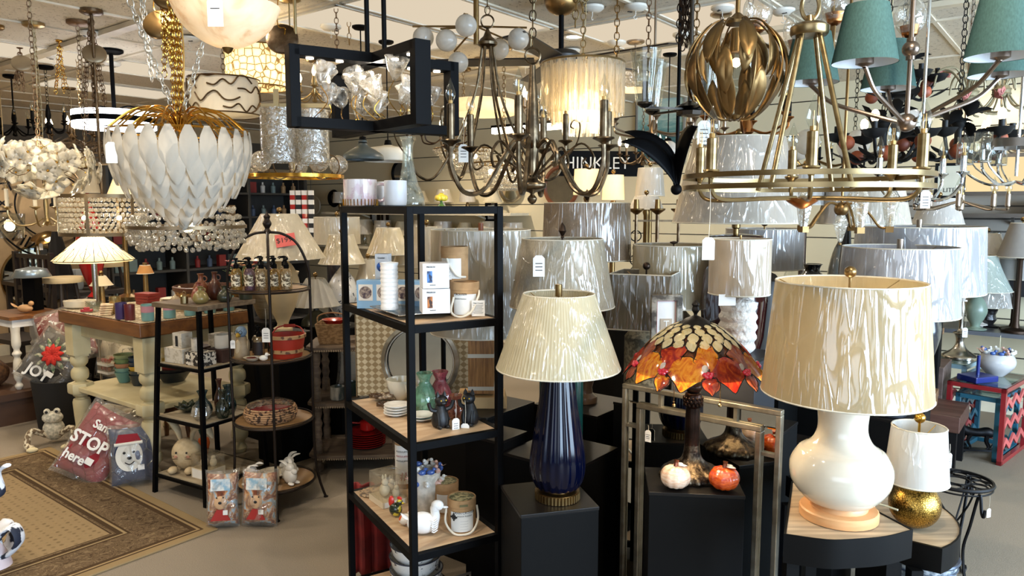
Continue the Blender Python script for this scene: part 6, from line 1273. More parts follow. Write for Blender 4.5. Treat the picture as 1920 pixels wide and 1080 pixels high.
# black crossed-frame pendant with glass tulips
cx_=Vector((-.447,2.50,0)); zb_=zat(233,2.27); FH=.25
t=T('crossed_frame_pendant','black crossed rectangular frame pendant filled with clear glass tulips, upper centre left','pendant light',(cx_.x,cx_.y,zb_)); top=ZC-zb_
dirs=[Vector((-.82,-.50,0)).normalized(),Vector((.62,-.78,0)).normalized()]
for d in dirs:
    L=.275; m=M(); s_=Vector((-d.y,d.x,0))
    for z in (.016,FH-.016): m.bar(d*L+Vector((0,0,z)),-d*L+Vector((0,0,z)),.055,.032)
    for q in (-1,1): m.bar(d*L*q+Vector((0,0,0)),d*L*q+Vector((0,0,FH)),.032,.055,up=s_)
    O('frame',m,BLACK,t,False,bev=.001)
    for k in (-.8,-.45,.45,.8):
        O('led_lens',M().lathe([(0,0),(.012,0),(.012,.004),(0,.004)],c=d*L*k+Vector((0,0,FH-.036)),n=14),emis('led_lens_glow','fff2dc',12),t)
O('rod',M().rod((-.028,0,FH),(-.028,0,top-.01),.008,8),BLACK,t); O('rod',M().rod((.028,0,FH),(.028,0,top-.01),.008,8),BLACK,t); O('canopy',M().box((0,0,top-.012),(.20,.12,.024)),BLACK,t,False)
GT=glass('tulip_glass','f8f6f2',.08,30,.10,.26,'f6f2ea',.04)
def tulip(s_):
    m=M(); pr=[(.004,0),(.010,.010),(.019,.026),(.022,.040),(.027,.056)]
    return m.lathe([(r*s_,z*s_) for r,z in pr],n=30,fn=lambda t,i,z:1+.22*i*abs(sin(2.5*t)),cap=False)
rr=random.Random(11)
for k in range(17):
    d=dirs[k%2]; u=-.85+1.7*((k//2)+.5)/8.5; b=d*.255*u; hgt=rr.uniform(.02,.13); off=Vector((rr.uniform(-.035,.035),rr.uniform(-.02,.02),0)); tipp=b+off+Vector((0,0,.03+hgt))
    fl_=O('glass_tulip',tulip(rr.uniform(.95,1.25)),GT,t,sol=.0015); fl_.location=tipp; fl_.rotation_euler=(rr.uniform(-.6,.6),rr.uniform(-.6,.6),rr.uniform(0,6))
    O('stem',M().tube(crv([b+Vector((0,0,.03)),b+off*1.8+Vector((0,0,.03+hgt*.5)),tipp],5),.0016,5),GOLD,t)
point('crossed_frame_led',(cx_.x,cx_.y-.0,zb_+FH*.80),1.3,(1,.9,.75),.02)
# iron chandeliers in the centre
loc=P(998,340,2.45); k_=S(1,2.45,300)
IR=mat('pewter_bronze','766650',.30,1,col2='4e4335',sc=26,bump=.2,bsc=60)
chandelier('six arm pewter bronze chandelier with a rope textured central spindle and scrolls',loc,6,[(.02,.11),(.06,.13),(.11,.06),(.17,-.03),(.235,-.035),(.272,.04),(.275,.105)],
 curve2([(0,-.075),(.010,-.07),(.016,-.055),(.006,-.04),(.03,-.03),(.045,-.02),(.045,-.005),(.018,.01),(.014,.06),(.021,.10),(.024,.15),(.019,.25),(.012,.33),(.010,.37)],3),IR,ch=.115,ph=.35,rr=.0075,cup=.034,cr=.0125,topz=.43)
t=[o for o in bpy.data.objects if o.name.startswith('chandelier') and o.parent is None][-1]
O('top_ring',M().ring((0,0,.40),.024,.004,24,6,Matrix.Rotation(PI/2,3,'X')),IR,t)
for k in range(6): a=.35+TAU*(k+.5)/6; e=Vector((cos(a),sin(a),0)); z=Vector((0,0,1)); O('scroll',M().tube(crv([e*.02+z*.02,e*.10+z*.08,e*.16+z*.12,e*.20+z*.08,e*.19+z*.04,e*.165+z*.055,e*.175+z*.075],5),.006,6,flat=.6),IR,t)
loc=P(915,330,3.15)
t=chandelier('bronze chandelier with long flared rods gathered at a cap, left of the spindle one',loc,6,[(.022,.535),(.03,.47),(.045,.37),(.085,.25),(.16,.09),(.23,-.01),(.29,.0),(.325,.07),(.33,.13)],
 [(.0,.52),(.02,.522),(.040,.535),(.042,.545),(.03,.56),(.018,.57),(.010,.59),(.006,.60)],IR,ch=.115,ph=.1,rr=.0055,cup=.032,cr=.012,topz=.66)
O('top_ring',M().ring((0,0,.63),.026,.004,24,6,Matrix.Rotation(PI/2,3,'X')),IR,t); price_tag(t,(-.09,-.2,.08),.07,0,3,.10)
for k in range(6): a=.1+TAU*k/6; e=Vector((cos(a),sin(a),0)); z=Vector((0,0,1)); O('scroll',M().tube(crv([e*.31+z*.05,e*.36+z*.11,e*.385+z*.16,e*.39+z*.22,e*.365+z*.235,e*.35+z*.21,e*.365+z*.20],5),.0055,6,flat=.6),IR,t)
# glass plate drum, lit
loc=P(1092,215,3.3); top=ZC-loc.z; t=T('glass_plate_drum','lit drum chandelier of long clear ribbed glass plates hanging in tiers, centre','chandelier',loc)
GP=glass('ribbed_plate_glass','fbf7ee',.12,60,.09,.26,'faf2e2',.05,(1,1,.1)); hang(t,.23,top,'chain',LBRASS)
ztop=zat(120,3.3)-loc.z
O('top_frame',M().ring((0,0,ztop),.18,.005,40,6).tube([(-.18,0,ztop),(.18,0,ztop)],.004,6).tube([(0,-.18,ztop),(0,.18,ztop)],.004,6).rod((0,0,ztop),(0,0,.25),.006),LBRASS,t)
def plate(w,h): 
    return meshof(M().box((0,0,-h/2),(w,.005,h)).rod((-w*.3,0,0),(-w*.3,0,-h),.002,5).rod((w*.3,0,0),(w*.3,0,-h),.002,5),'glass_plate',GP,False)
for n_,r_,h_ in ((26,.180,.215),(18,.134,.26),(12,.085,.30)):
    pm_=plate(TAU*r_/n_*.86,h_)
    for k in range(n_): a=TAU*k/n_; link_me('glass_plate',pm_,t,(r_*cos(a),r_*sin(a),ztop-.004),(0,0,a+PI/2))
for k in range(5): a=TAU*k/5+.2; O('bulb',M().ball((.06*cos(a),.06*sin(a),.075),.016,12,8,(1,1,1.5)),emis('warm_bulb','ffe2b4',26),t)
point('glass_drum_bulb',(loc.x,loc.y,loc.z+.04),6,(1,.90,.72),.05)
# glass tumbler chandelier
loc=P(1293,205,2.78); t=T('tumbler_chandelier','gunmetal chandelier with tall clear tapered glass tumblers, right of the glass plate drum','chandelier',loc); top=ZC-loc.z
GM=mat('gunmetal','4a4540',.25,.95); hang(t,.02,top,'rod',GM,r=.008); O('hub',M().lathe([(.0,-.03),(.045,-.022),(.05,-.008),(.03,0),(.055,.008),(.03,.02),(.01,.03)],n=8),GM,t)
tg=[('glass_tumbler',meshof(M().lathe([(.026,.01),(.032,.006),(.056,.19),(.044,.165),(.027,.016),(0,.014)],c=(.185,0,.01),n=32),'glass_tumbler',CLEAR)),('candle_sleeve',meshof(M().lathe([(.010,0),(.010,.07),(0,.07)],c=(.185,0,.02),n=12),'candle_sleeve',GM)),('cup',meshof(M().lathe([(.012,-.012),(.03,.0),(.028,.008),(0,.01)],c=(.185,0,.01),n=20),'cup',GM))]
am=meshof(M().bar((0,0,0),(.185,0,0),.012,.008),'arm',GM)
for k in range(5):
    a=link_me('arm',am,t,rot=(0,0,TAU*k/5+.95))
    for nm_,me in tg: link_me(nm_,me,a)
price_tag(t,(.04,-.06,-.09),.085,0,5,.04)
# brass leaf globe
loc=P(1380,130,2.30); t=T('leaf_globe_pendant','brass globe pendant made of long pointed metal leaves on curved ribs','pendant light',loc); top=ZC-loc.z
AB=mat('satin_antique_brass','8f7248',.36,.95,col2='6e5636',sc=5); hang(t,.14,top,'rod',AB,r=.007)
O('cap',M().lathe([(.034,.132),(.036,.140),(.022,.152),(.008,.165)],n=24),AB,t); O('socket',M().lathe([(.022,.05),(.018,.12),(0,.12)],n=18),AB,t); O('bulb',M().ball((0,0,.02),.014,12,8),emis('small_bulb','ffdca0',12),t); O('bottom_cap',M().lathe([(0,-.155),(.016,-.15),(.022,-.138),(0,-.13)],n=18),AB,t)
rib_=meshof(M().tube(crv([(.02,0,.142),(.07,0,.135),(.125,0,.07),(.14,0,-.01),(.11,0,-.09),(.05,0,-.145),(.01,0,-.148)],5),.0028,5),'rib',AB)
def lv(b,tip,w): 
    m=M().leaf(b,tip,w,(.012,0,0),.35,8,(0,1,0)); me=meshof(m,'leaf',AB); return me
lvs=[lv((.075,0,.135),(.150,0,.0),.052),lv((.135,0,.05),(.125,0,-.09),.05),lv((.10,0,.10),(.10,0,-.03),.042),lv((.13,0,-.01),(.055,0,-.15),.052)]
for k in range(8):
    a=TAU*k/8+.1; r_=link_me('rib',rib_,t,rot=(0,0,a))
    for j,me in enumerate(lvs):
        if (j+k)%4==3 and j<2: continue
        o=link_me('leaf',me,r_,rot=(0,0,(.18 if j%2 else -.16))); s_=o.modifiers.new('s','SOLIDIFY'); s_.thickness=.0015
# brass ring chandelier right foreground
loc=P(1505,352,1.92); t=T('ring_chandelier','brass double-ring chandelier with slanted rods and candle bulbs, right foreground','chandelier',loc); top=ZC-loc.z
BR=mat('brushed_brass','94805c',.30,1,col2='7c6846',sc=4,stretch=(1,1,9)); zh=zat(60,1.92)-loc.z
RC=.298; m=M()
for z in (.028,0.): 
    for w_ in (0,): 
        pr=[(RC-.004,z-.006),(RC+.004,z-.006),(RC+.004,z+.006),(RC-.004,z+.006),(RC-.004,z-.006)]; m.lathe(pr,n=90,cap=False)
O('double_ring',m,BR,t); O('hub',M().lathe([(.0,zh-.012),(.042,zh-.010),(.046,zh-.004),(.046,zh+.012),(.036,zh+.020),(.012,zh+.024),(.008,zh+.04),(0,zh+.042)],n=30),BR,t)
O('loop',M().ring((0,0,zh+.062),.022,.005,20,6,Matrix.Rotation(PI/2,3,'X'),sy=1.5),BR,t); O('canopy',M().lathe([(.06,top-.001),(.06,top-.02),(0,top-.03)],n=24),BR,t); O('chain',M().chain((0,0,top-.03),(0,0,zh+.085),.045,.013,.003),BR,t)
for k in range(4):
    a=TAU*k/4+.62; e=Vector((cos(a),sin(a),0)); O('slanted_rod',M().rod(e*.030+Vector((0,0,zh-.01)),e*.135+Vector((0,0,-.005)),.0065,10),BR,t)
O('bottom_cup',M().lathe([(0,-.055),(.012,-.052),(.038,-.035),(.042,-.028),(.0,-.026)],n=28),mat('copper_brass','a06a3c',.3,1),t)
prt=candle_parts(.080,RC-.012,.035,BR,CLEAR,.0125,.020)
# J arms sweep under the rings to the candles
am=meshof(M().tube(crv([(.02,0,-.026),(.12,0,-.028),(.22,0,-.032),(RC-.03,0,-.026),(RC-.012,0,.0),(RC-.012,0,.035)],6),.0055,8),'arm',BR)
for k in range(6):
    a=link_me('arm',am,t,rot=(0,0,rad([-158,-108,-50,18,75,140][k])))
    for nm_,me in prt: link_me(nm_,me,a)
price_tag(t,(.29,-.05,-.03),.045,0,4,.03); price_tag(t,(-.27,-.12,-.15),.055,0,0,.13)
# green shaded chandelier at upper right
loc=P(1700,230,2.12); t=T('green_shade_chandelier','brushed nickel chandelier with five grey-green tapered fabric shades, upper right','chandelier',loc); top=ZC-loc.z; NK=mat('brushed_nickel_warm','87776a',.3,1)
hang(t,.0,top,'rod',NK,r=.0065); O('hub',M().ball((0,0,0),.026,20,12),NK,t); zc_=zat(92,2.12)-loc.z; O('rod_ball',M().ball((0,0,zc_),.023,18,12).lathe([(.012,zc_-.03),(.012,zc_+.03)],n=12),NK,t)
GRN=shade_mat('sage_green_linen','46605c',0,.10,1); WIN=mat('white_shade_lining','dfe2e4',.7)
zr=zat(140,2.12)-loc.z
am=meshof(M().tube(crv([(.015,0,.0),(.10,0,.03),(.20,0,.07),(.255,0,.12),(.262,0,zr-.01)],6),.006,8),'arm',NK)
sh1=meshof(M().lathe([(.080,-.0),(.052,.145)],c=(.262,0,zr),n=40,cap=False),'shade',GRN); sh2=meshof(M().lathe([(.0785,.0008),(.0505,.144)],c=(.262,0,zr),n=40,cap=False),'shade_lining',WIN)
sk=meshof(M().lathe([(.008,-.012),(.022,-.006),(.022,.028),(0,.03)],c=(.262,0,zr+.004),n=20),'socket_cup',NK)
for k in range(5):
    a=link_me('arm',am,t,rot=(0,0,rad(-69+72*k))); s_=link_me('shade',sh1,a); link_me('shade_lining',sh2,a); link_me('socket_cup',sk,a)
# crystal mini chandelier
loc=P(1578,392,2.55); t=T('crystal_drop_chandelier','small brass chandelier with faceted crystal drops below the ring chandelier','chandelier',loc); top=ZC-loc.z; hang(t,.02,top,'rod',AB,r=.005); O('hub',M().ball((0,0,0),.025,18,12),AB,t)
am=meshof(M().tube(crv([(.01,0,.012),(.05,0,.02),(.09,0,-.02),(.12,0,-.06),(.145,0,-.062)],5),.0045,6),'arm',AB)
cr_=meshof(M().lathe([(.012,-.062),(.028,.03),(.014,.062),(0,.062)],c=(.15,0,0),n=6),'crystal_shade',CRYS,False); cu_=meshof(M().box((.15,0,-.068),(.024,.024,.02)).rod((.15,0,-.06),(.15,0,.03),.004,6),'cup',AB)
for k in range(5): a=link_me('arm',am,t,rot=(0,0,rad(-20+72*k))); link_me('crystal_shade',cr_,a); link_me('cup',cu_,a)
O('bottom_crystal',M().lathe([(0,-.115),(.008,-.11),(.026,-.05),(.014,-.02),(0,-.02)],n=6),CRYS,t,False); O('bottom_tip',M().ball((0,0,-.12),.005,8,6),AB,t)
# alabaster bowl
loc=P(427,90,2.47); t=T('alabaster_bowl_pendant','lit cream alabaster bowl pendant near the ceiling at upper left','pendant light',loc); top=ZC-loc.z
n=N('lit_alabaster'); v=n.co(); q=n.noise(v,7,4,.6,1.2); col=n.ramp(q,[(.3,'d8b88c'),(.45,'f4e4c8'),(.7,'fff2dc')]); d=n('BsdfDiffuse',{'Color':col}); tr=n('BsdfTranslucent',{'Color':col}); mx=n('MixShader',{0:.5,1:d.outputs[0],2:tr.outputs[0]}).outputs[0]; g=n('BsdfGlossy',{'Roughness':.12}); mx=n('MixShader',{0:.05,1:mx,2:g.outputs[0]}).outputs[0]; n.L(n('AddShader',{0:mx,1:n('Emission',{'Color':col,'Strength':.10}).outputs[0]}).outputs[0],n.out.inputs[0]); ALAB=n.m
O('bowl',M().lathe([(a*.84,b*.84) for a,b in curve2([(.0,.0),(.05,.005),(.11,.035),(.165,.085),(.198,.15),(.194,.15),(.16,.088),(.10,.04),(0,.006)],4)],n=56),ALAB,t); O('finial',M().lathe([(0,-.02),(.012,-.012),(.018,0),(.004,.006)],n=14),BRASS,t)
for k in range(3): a=TAU*k/3+.5; O('chain',M().chain((.16*cos(a),.16*sin(a),.125),(0,0,min(top-.01,.34))),GOLD,t)
O('canopy',M().lathe([(.06,top-.001),(.06,top-.018),(0,top-.026)],n=24),GOLD,t)
point('alabaster_bulb',(loc.x,loc.y,loc.z+.07),1.8,(1,.86,.66),.03); price_tag(t,(.03,-.17,.07),.085,0,1,.03,'blue-grey price tag')
FROST=shade_mat('frosted_leaf_glass','cbc6ba',0,.5)
# tiered frosted leaf chandelier
loc=P(341,330,2.92); zT=zat(245,2.92)-loc.z; zB=zat(425,2.92)-loc.z; t=T('frosted_leaf_chandelier','large tiered chandelier of frosted white glass leaves with gold arched ribs, upper left','chandelier',loc); top=ZC-loc.z
gr=meshof(M().tube(crv([(.01,0,zT+.02),(.07,0,zT+.075),(.16,0,zT+.07),(.25,0,zT+.0)],6),.0035,5).tube(crv([(.01,0,zT+.0),(.06,0,zT+.05),(.13,0,zT+.045),(.19,0,zT-.01)],6),.003,5),'gold_rib',GOLD)
for k in range(18): link_me('gold_rib',gr,t,rot=(0,0,TAU*k/18))
O('gold_rings',M().ring((0,0,zT-.005),.25,.004,48,5).ring((0,0,zT-.05),.19,.003,40,5).ring((0,0,zT-.12),.13,.003,36,5).rod((0,0,zT+.05),(0,0,zB+.03),.006),GOLD,t)
def lfm(h,w): 
    m=M(); nu,nv=6,9
    def f(u,v):
        a=(u-.5)*2; ww=w/2*(sin(PI*min(max(v*.93+.05,0),1))**.65); edge=1+.06*sin(v*40); return Vector((.012*sin(PI*v)+.005*(1-a*a),a*ww*edge,-h*v))
    return meshof(m.grid(f,nu,nv),'glass_leaf',FROST)
tot=zT-zB
for n_,r_,dz,h_,w_ in ((24,.252,0,.165,.066),(23,.246,.055,.16,.066),(21,.222,.115,.15,.066),(18,.185,.165,.14,.066),(13,.140,.215,.125,.056),(9,.090,.255,.12,.052),(5,.04,.28,.115,.05)):
    me=lfm(h_,w_)
    for k in range(n_):
        a=TAU*(k+.5*(round(dz*20)%2))/n_; o=link_me('glass_leaf',me,t,(r_*cos(a),r_*sin(a),zT-dz),(0,rad(4+dz*70),a))
O('canopy',M().lathe([(.065,top-.001),(.065,top-.02),(0,top-.03)],n=24),GOLD,t)
for k in range(5): a=TAU*k/5; O('chain',M().chain((.02*cos(a),.02*sin(a),top-.03),(.016*cos(a+1),.016*sin(a+1),zT+.04),.035,.010,.0022),GOLD,t)
O('cord',M().tube(crv([(0,0,top-.03),(.03,0,.5*top),(0,.01,zT+.05)],8),.003,6),mat('gold_cord','c89a4a',.4,.4),t); price_tag(t,(-.15,-.225,zT-.10),.075,0,0,.02)
for k,(dx,) in enumerate(((-.13,),(.12,))): O('white_swag_chain',M().chain((dx*1.9,.0,top-.05),(dx*.1,0,zT+.07),.038,.012,.0026,.03),CHAINW,t)
point('leaf_chandelier_bulb',(loc.x,loc.y,loc.z+.06),.6,(1,.72,.42),.03)
# capiz shell drum and branch drum
def capiz():
    n=N('capiz_shell'); v=n.co(); q=n('TexVoronoi',{'Vector':v,'Scale':26,'Randomness':.6},feature='DISTANCE_TO_EDGE').outputs[0]; col=n.ramp(q,[(.03,'6e5838'),(.07,'e6d2a4'),(.3,'f4e6c4')])
    d=n('BsdfDiffuse',{'Color':col}); tr=n('BsdfTranslucent',{'Color':col}); mx=n('MixShader',{0:.6,1:d.outputs[0],2:tr.outputs[0]}).outputs[0]; n.L(mx,n.out.inputs[0]); return n.m
loc=P(487,165,4.35); t=T('capiz_drum_pendant','lit drum pendant covered in pieced capiz shell beside the alabaster bowl','pendant light',loc); top=ZC-loc.z; h=zat(92,4.35)-loc.z
O('drum',M().lathe([(.17,0),(.18,.02),(.19,h)],n=48,cap=False),capiz(),t); O('rim',M().ring((0,0,0),.17,.004,40,5),BRASS,t); O('rim',M().ring((0,0,h),.19,.004,40,5).tube([(-.19,0,h),(.19,0,h)],.003,5),BRASS,t); hang(t,h,top,'chain',BRASS)
for x in (-.07,.07): O('bulb',M().ball((x,-.03,h*.6),.022,12,8),emis('warm_bulb','ffe2b4',26),t)
point('capiz_bulb',(loc.x,loc.y,loc.z+h*.45),4,(1,.80,.52),.04)
loc=P(422,216,4.15); t=T('branch_drum_pendant','white drum pendant wrapped in bronze metal branches, above the frosted leaf chandelier','pendant light',loc); top=ZC-loc.z; h=zat(150,4.15)-loc.z
O('drum',M().lathe([(.18,0),(.18,h)],n=44,cap=False),SHM('e0d8c6',0,.5),t); O('diffuser',M().lathe([(0,.004),(.178,.004)],n=40,cap=False),SHM('e6dfcf',0,.5),t); hang(t,h,top,'chain',BRONZE)
rr=random.Random(5)
for k in range(15):
    a0=TAU*k/15; pts=[]; z0=rr.uniform(.0,h)
    for j in range(7): aa=a0+j*.22; pts.append(Vector((.188*cos(aa),.188*sin(aa),min(max(z0+rr.uniform(-.04,.04)+(j-3)*rr.uniform(-.012,.012),0),h))))
    O('branch',M().tube(crv(pts,4),.0045,5),BRONZE,t)
O('rim',M().ring((0,0,0),.19,.004,40,5),BRONZE,t); O('rim',M().ring((0,0,h),.19,.004,40,5),BRONZE,t)
# crackle glass cylinders on brass bars
loc=P(560,255,3.3); t=T('crackle_cylinder_chandelier','brass bar chandelier with wide crackled clear glass cylinders, left of the black crossed pendant','chandelier',loc); top=ZC-loc.z
hang(t,.16,top,'rod',LBRASS,r=.007); O('frame',M().bar((-.16,0,.13),(.16,0,.13),.018).bar((0,-.14,.13),(0,.14,.13),.018).bar((-.05,-.14,.18),(-.05,-.14,-.10),.022,.006),LBRASS,t,False)
for (x,y) in ((-.06,-.10),(.07,-.04),(.02,.12)): O('glass_cylinder',M().lathe([(.068,-.12),(.070,-.118),(.070,.105),(.067,.105)],c=(x,y,0),n=40,cap=False),CRACK,t,sol=.003); O('socket',M().lathe([(.014,.04),(.014,.10),(0,.11)],c=(x,y,0),n=12),LBRASS,t)
loc=P(552,330,4.0); t=T('bubble_ring_chandelier','wide flat brass ring chandelier with round bubble glass globes below the crackled cylinders','chandelier',loc); top=ZC-loc.z; hang(t,.0,top,'rod',LBRASS,r=.004)
O('flat_ring',M().lathe([(.25,-.012),(.26,-.012),(.26,.006),(.25,.006),(.25,-.012)],n=60,cap=False).bar((-.25,0,-.003),(.25,0,-.003),.01).bar((0,-.25,-.003),(0,.25,-.003),.01),GOLD,t)
for k in range(5):
    a=TAU*k/5+.5; O('globe',M().ball((.24*cos(a),.24*sin(a),.065),.052,20,12),CRACK,t); O('hoop',M().ring((.2*cos(a+.5),.2*sin(a+.5),.05),.06,.004,24,5,Matrix.Rotation(PI/2,3,'X')),BRONZE,t)
# white flower cluster
loc=P(75,312,3.75); t=T('glass_flower_chandelier','round cluster chandelier of white glass dogwood flowers with one lit bulb, far left','chandelier',loc); top=ZC-loc.z; hang(t,.1,top,'chain',RUST); rr=random.Random(9)
WF=glass('milky_petal_glass','f4efe2',.2,30,.05,.82,'f2ecdc',.15)
fm_=M()
for j in range(5): a=TAU*j/5; fm_.leaf((0,0,0),(.042*cos(a),.042*sin(a),.012),.040,(0,0,.004),.25,5,(-sin(a),cos(a),0))
fme=meshof(fm_,'flower',WF); cme=meshof(M().ball((0,0,.004),.005,8,5),'flower_centre',GOLD)
for k in range(46):
    q=Vector((rr.gauss(0,1),rr.gauss(0,1),rr.gauss(0,.75))).normalized(); q=Vector((q.x*.235,q.y*.235,q.z*.125))*rr.uniform(.8,1.05)
    o=link_me('flower',fme,t,q,q.to_track_quat('Z','Y').to_euler()); o.scale=(1.45,)*3; s_=o.modifiers.new('s','SOLIDIFY'); s_.thickness=.0025; link_me('flower_centre',cme,o)
m=M()
for k in range(20): a=rr.uniform(0,TAU); m.tube(crv([(0,0,.02),(.1*cos(a),.1*sin(a),rr.uniform(-.05,.08)),(.2*cos(a),.2*sin(a),rr.uniform(-.08,.08))],4),.002,4)
O('wire_stems',m,BRONZE,t); O('bulb',M().ball((.05,-.14,.02),.018,10,8),BULB,t); point('flower_bulb',loc+Vector((.05,-.12,.02)),4,(1,.85,.6),.02)
# LED crystal ring
loc=P(215,224,5.3); t=T('led_ring_chandelier','glowing white double LED ring chandelier with a black band and black canopy','chandelier',loc); top=ZC-loc.z; r_=.255
for z in (-.045,.03): O('light_band',M().lathe([(r_,z-.020),(r_+.012,z-.018),(r_+.012,z+.018),(r_,z+.020),(r_-.01,z+.018),(r_-.01,z-.018),(r_,z-.020)],n=60,cap=False,fn=lambda t,i,z:1+.01*sin(90*t)),COOL,t)
O('black_band',M().lathe([(r_+.004,-.026),(r_+.014,-.026),(r_+.014,.010),(r_+.004,.010),(r_+.004,-.026)],n=60,cap=False),BLACK,t); hang(t,.02,top,'rod',BLACK,.08,r=.014); O('spokes',M().tube(crv([(-r_,0,.03),(-.12,0,.09),(0,0,.07),(.12,0,.09),(r_,0,.03)],5),.006,6),BLACK,t)
# crystal bead drum and crystal basket
def beads(n_,r_,z0,z1,br,seed=0,jit=.0):
    m=M(); rows=max(1,int((z1-z0)/(br*2.0))); rr=random.Random(seed)
    for j in range(rows+1):
        for k in range(n_): a=TAU*(k+.5*(j%2))/n_; q=r_(j/rows) if callable(r_) else r_; q+=rr.uniform(-jit,jit); m.ball((q*cos(a),q*sin(a),z0+(z1-z0)*j/rows+rr.uniform(-jit,jit)),br,6,4)
    return m
loc=P(196,438,4.25); t=T('crystal_drum_chandelier','square-banded bronze drum chandelier of clear crystal beads, left below the LED ring','chandelier',loc); top=ZC-loc.z; h=zat(368,4.25)-loc.z; CB2=mat('bronze_champagne','7d6a50',.35,.8)
o=O('crystal_beads',beads(46,.215,.02,h-.02,.0125,1),CRYS,t,False); o['kind']='stuff'
m=M(); 
for z in (0,h): m.lathe([(.218,z-.010),(.228,z-.010),(.228,z+.010),(.218,z+.010),(.218,z-.010)],n=50,cap=False)
O('bands',m,CB2,t); 
for k in range(6): a=TAU*k/6-PI/2+.15; O('strap',M().bar((.226*cos(a),.226*sin(a),0),(.226*cos(a),.226*sin(a),h),.016,.006,up=(cos(a),sin(a),0)),CB2,t,False)
point('crystal_drum_bulb',(loc.x,loc.y,loc.z+h*.5),4,(1,.82,.55),.03)
O('candles',M().rod((.1,0,.02),(.1,0,.07),.01).rod((-.1,0,.02),(-.1,0,.07),.01).bar((-.22,0,.02),(.22,0,.02),.012),CB2,t); O('bulb',M().ball((-.1,-.02,.09),.014,8,6).ball((.1,-.02,.09),.014,8,6),BULB,t); hang(t,h,top,'rod',BRONZE,r=.008); O('top_bars',M().bar((-.22,0,h),(.22,0,h),.01).bar((0,-.22,h),(0,.22,h),.01),CB2,t,False)
loc=P(352,425,3.75); t=T('crystal_basket_chandelier','bowl-shaped chandelier of clustered clear crystals with a bronze waist band, below the frosted leaf one','chandelier',loc); top=ZC-loc.z
o=O('crystal_beads',beads(52,lambda k:.272*(.70+.30*sin(PI*(.15+.55*k))),-.10,-.018,.0135,2,.008),CRYS,t,False); o['kind']='stuff'; o=O('upper_crystals',beads(50,lambda k:.265-.05*k,.012,.085,.0135,3,.008),CRYS,t,False); o['kind']='stuff'
O('waist_band',M().lathe([(.272,-.008),(.282,-.008),(.282,.008),(.272,.008),(.272,-.008)],n=60,cap=False),CB2,t); O('bulb',M().ball((0,0,0),.03,12,8),BULB,t); point('crystal_basket_bulb',(loc.x,loc.y,loc.z),5,(1,.82,.55),.03); hang(t,.08,top,'chain',CB2)
# small brass candle chandelier, twig pendant, brass pieces at far left
chandelier('brass four-arm chandelier with tall ivory candle sleeves below the white glass flowers',P(88,415,4.55),4,[(.02,.02),(.08,-.02),(.16,-.02),(.20,.03),(.205,.07)],[(0,-.03),(.012,-.02),(.02,.0),(.01,.03),(.014,.10),(.008,.16)],LBRASS,ch=.11,wax=ELECT,ph=.3,rr=.006)
loc=P(160,282,4.5); t=T('twig_nest_pendant','brown woven twig nest pendant with leaf tips, between the white flowers and frosted leaves','pendant light',loc); top=ZC-loc.z; hang(t,.0,top,'chain',RUST); rr=random.Random(21)
TW=mat('twig_brown','5c4a36',.6,.3)
for k in range(26):
    a=rr.uniform(0,TAU); q=[Vector((rr.uniform(.05,.2)*cos(a+j*.7),rr.uniform(.05,.2)*sin(a+j*.7),rr.uniform(-.05,.06))) for j in range(4)]; O('twig',M().tube(crv(q,4),.004,5).leaf(q[-1],q[-1]+Vector((rr.uniform(-.05,.05),rr.uniform(-.05,.05),.03)),.02),TW,t)
# globe cluster fixture
loc=P(893,58,3.45); t=T('globe_cluster_fixture','brass stick fixture with white alabaster globes near the ceiling, above the open rod chandelier','ceiling light',loc); top=ZC-loc.z; hang(t,-.06,top,'rod',BRASS,.05,r=.013)
GBm=glass('alabaster_globe','f2eee6',.2,10,.04,.95,'efeae0',.2)
for (dx,dy,dz,bx) in ((-.24,.0,-.03,1),(-.13,-.06,-.055,1),(-.04,-.10,.0,0),(-.09,.10,-.12,1),(.19,-.04,-.045,1),(.10,.10,-.06,1)):
    q=Vector((dx,dy,dz)); O('globe',M().ball(q,.048,22,14),GBm,t); O('stick',M().rod((0,0,.02),q+Vector((0,0,.05))+Vector((dx*.2,0,0)),.0045,8).rod(q+Vector((0,0,.05)),q+Vector((0,0,.04)),.010,8),BRASS,t)
# bubble glass cups on a brass strap
loc=P(1560,60,2.75); t=T('seeded_egg_glass_chandelier','curved brass strap chandelier with egg shaped seeded glass shades, behind the ring chandelier','chandelier',loc); top=ZC-loc.z; hang(t,0,top,'rod',AB,r=.007); BUB=glass('seeded_glass','f6f4ee',.7,32,.14,.08,'f2efe6',.04)
O('strap',M().tube(crv([(-.30,.02,.0),(-.15,0,-.09),(0,0,-.12),(.15,0,-.09),(.30,.02,-.02)],6),.016,8,flat=.3),AB,t); O('hub',M().rod((0,0,-.12),(0,0,0),.008),AB,t)
for (x,y,z) in ((-.27,.0,.015),(-.14,-.05,-.06),(.0,-.02,.04),(.14,-.02,-.03),(.28,.0,.0),(.02,.22,.0)):
    O('egg_glass',M().ball((x,y,z+.055),.052,22,14,(1,1,1.35)),BUB,t); O('petal_cup',M().lathe([(.008,-.03),(.024,-.018),(.032,.012),(.028,.012),(.008,-.01)],c=(x,y,z+.008),n=24,fn=lambda t,i,z:1+.08*abs(cos(3*t)),cap=False),mat('copper_brass','a06a3c',.3,1),t,sol=.002); O('stub',M().rod((x,y,z-.02),(x*.98,y*.3,-.12+.55*abs(x)**1.4*1.6),.005,6),AB,t)
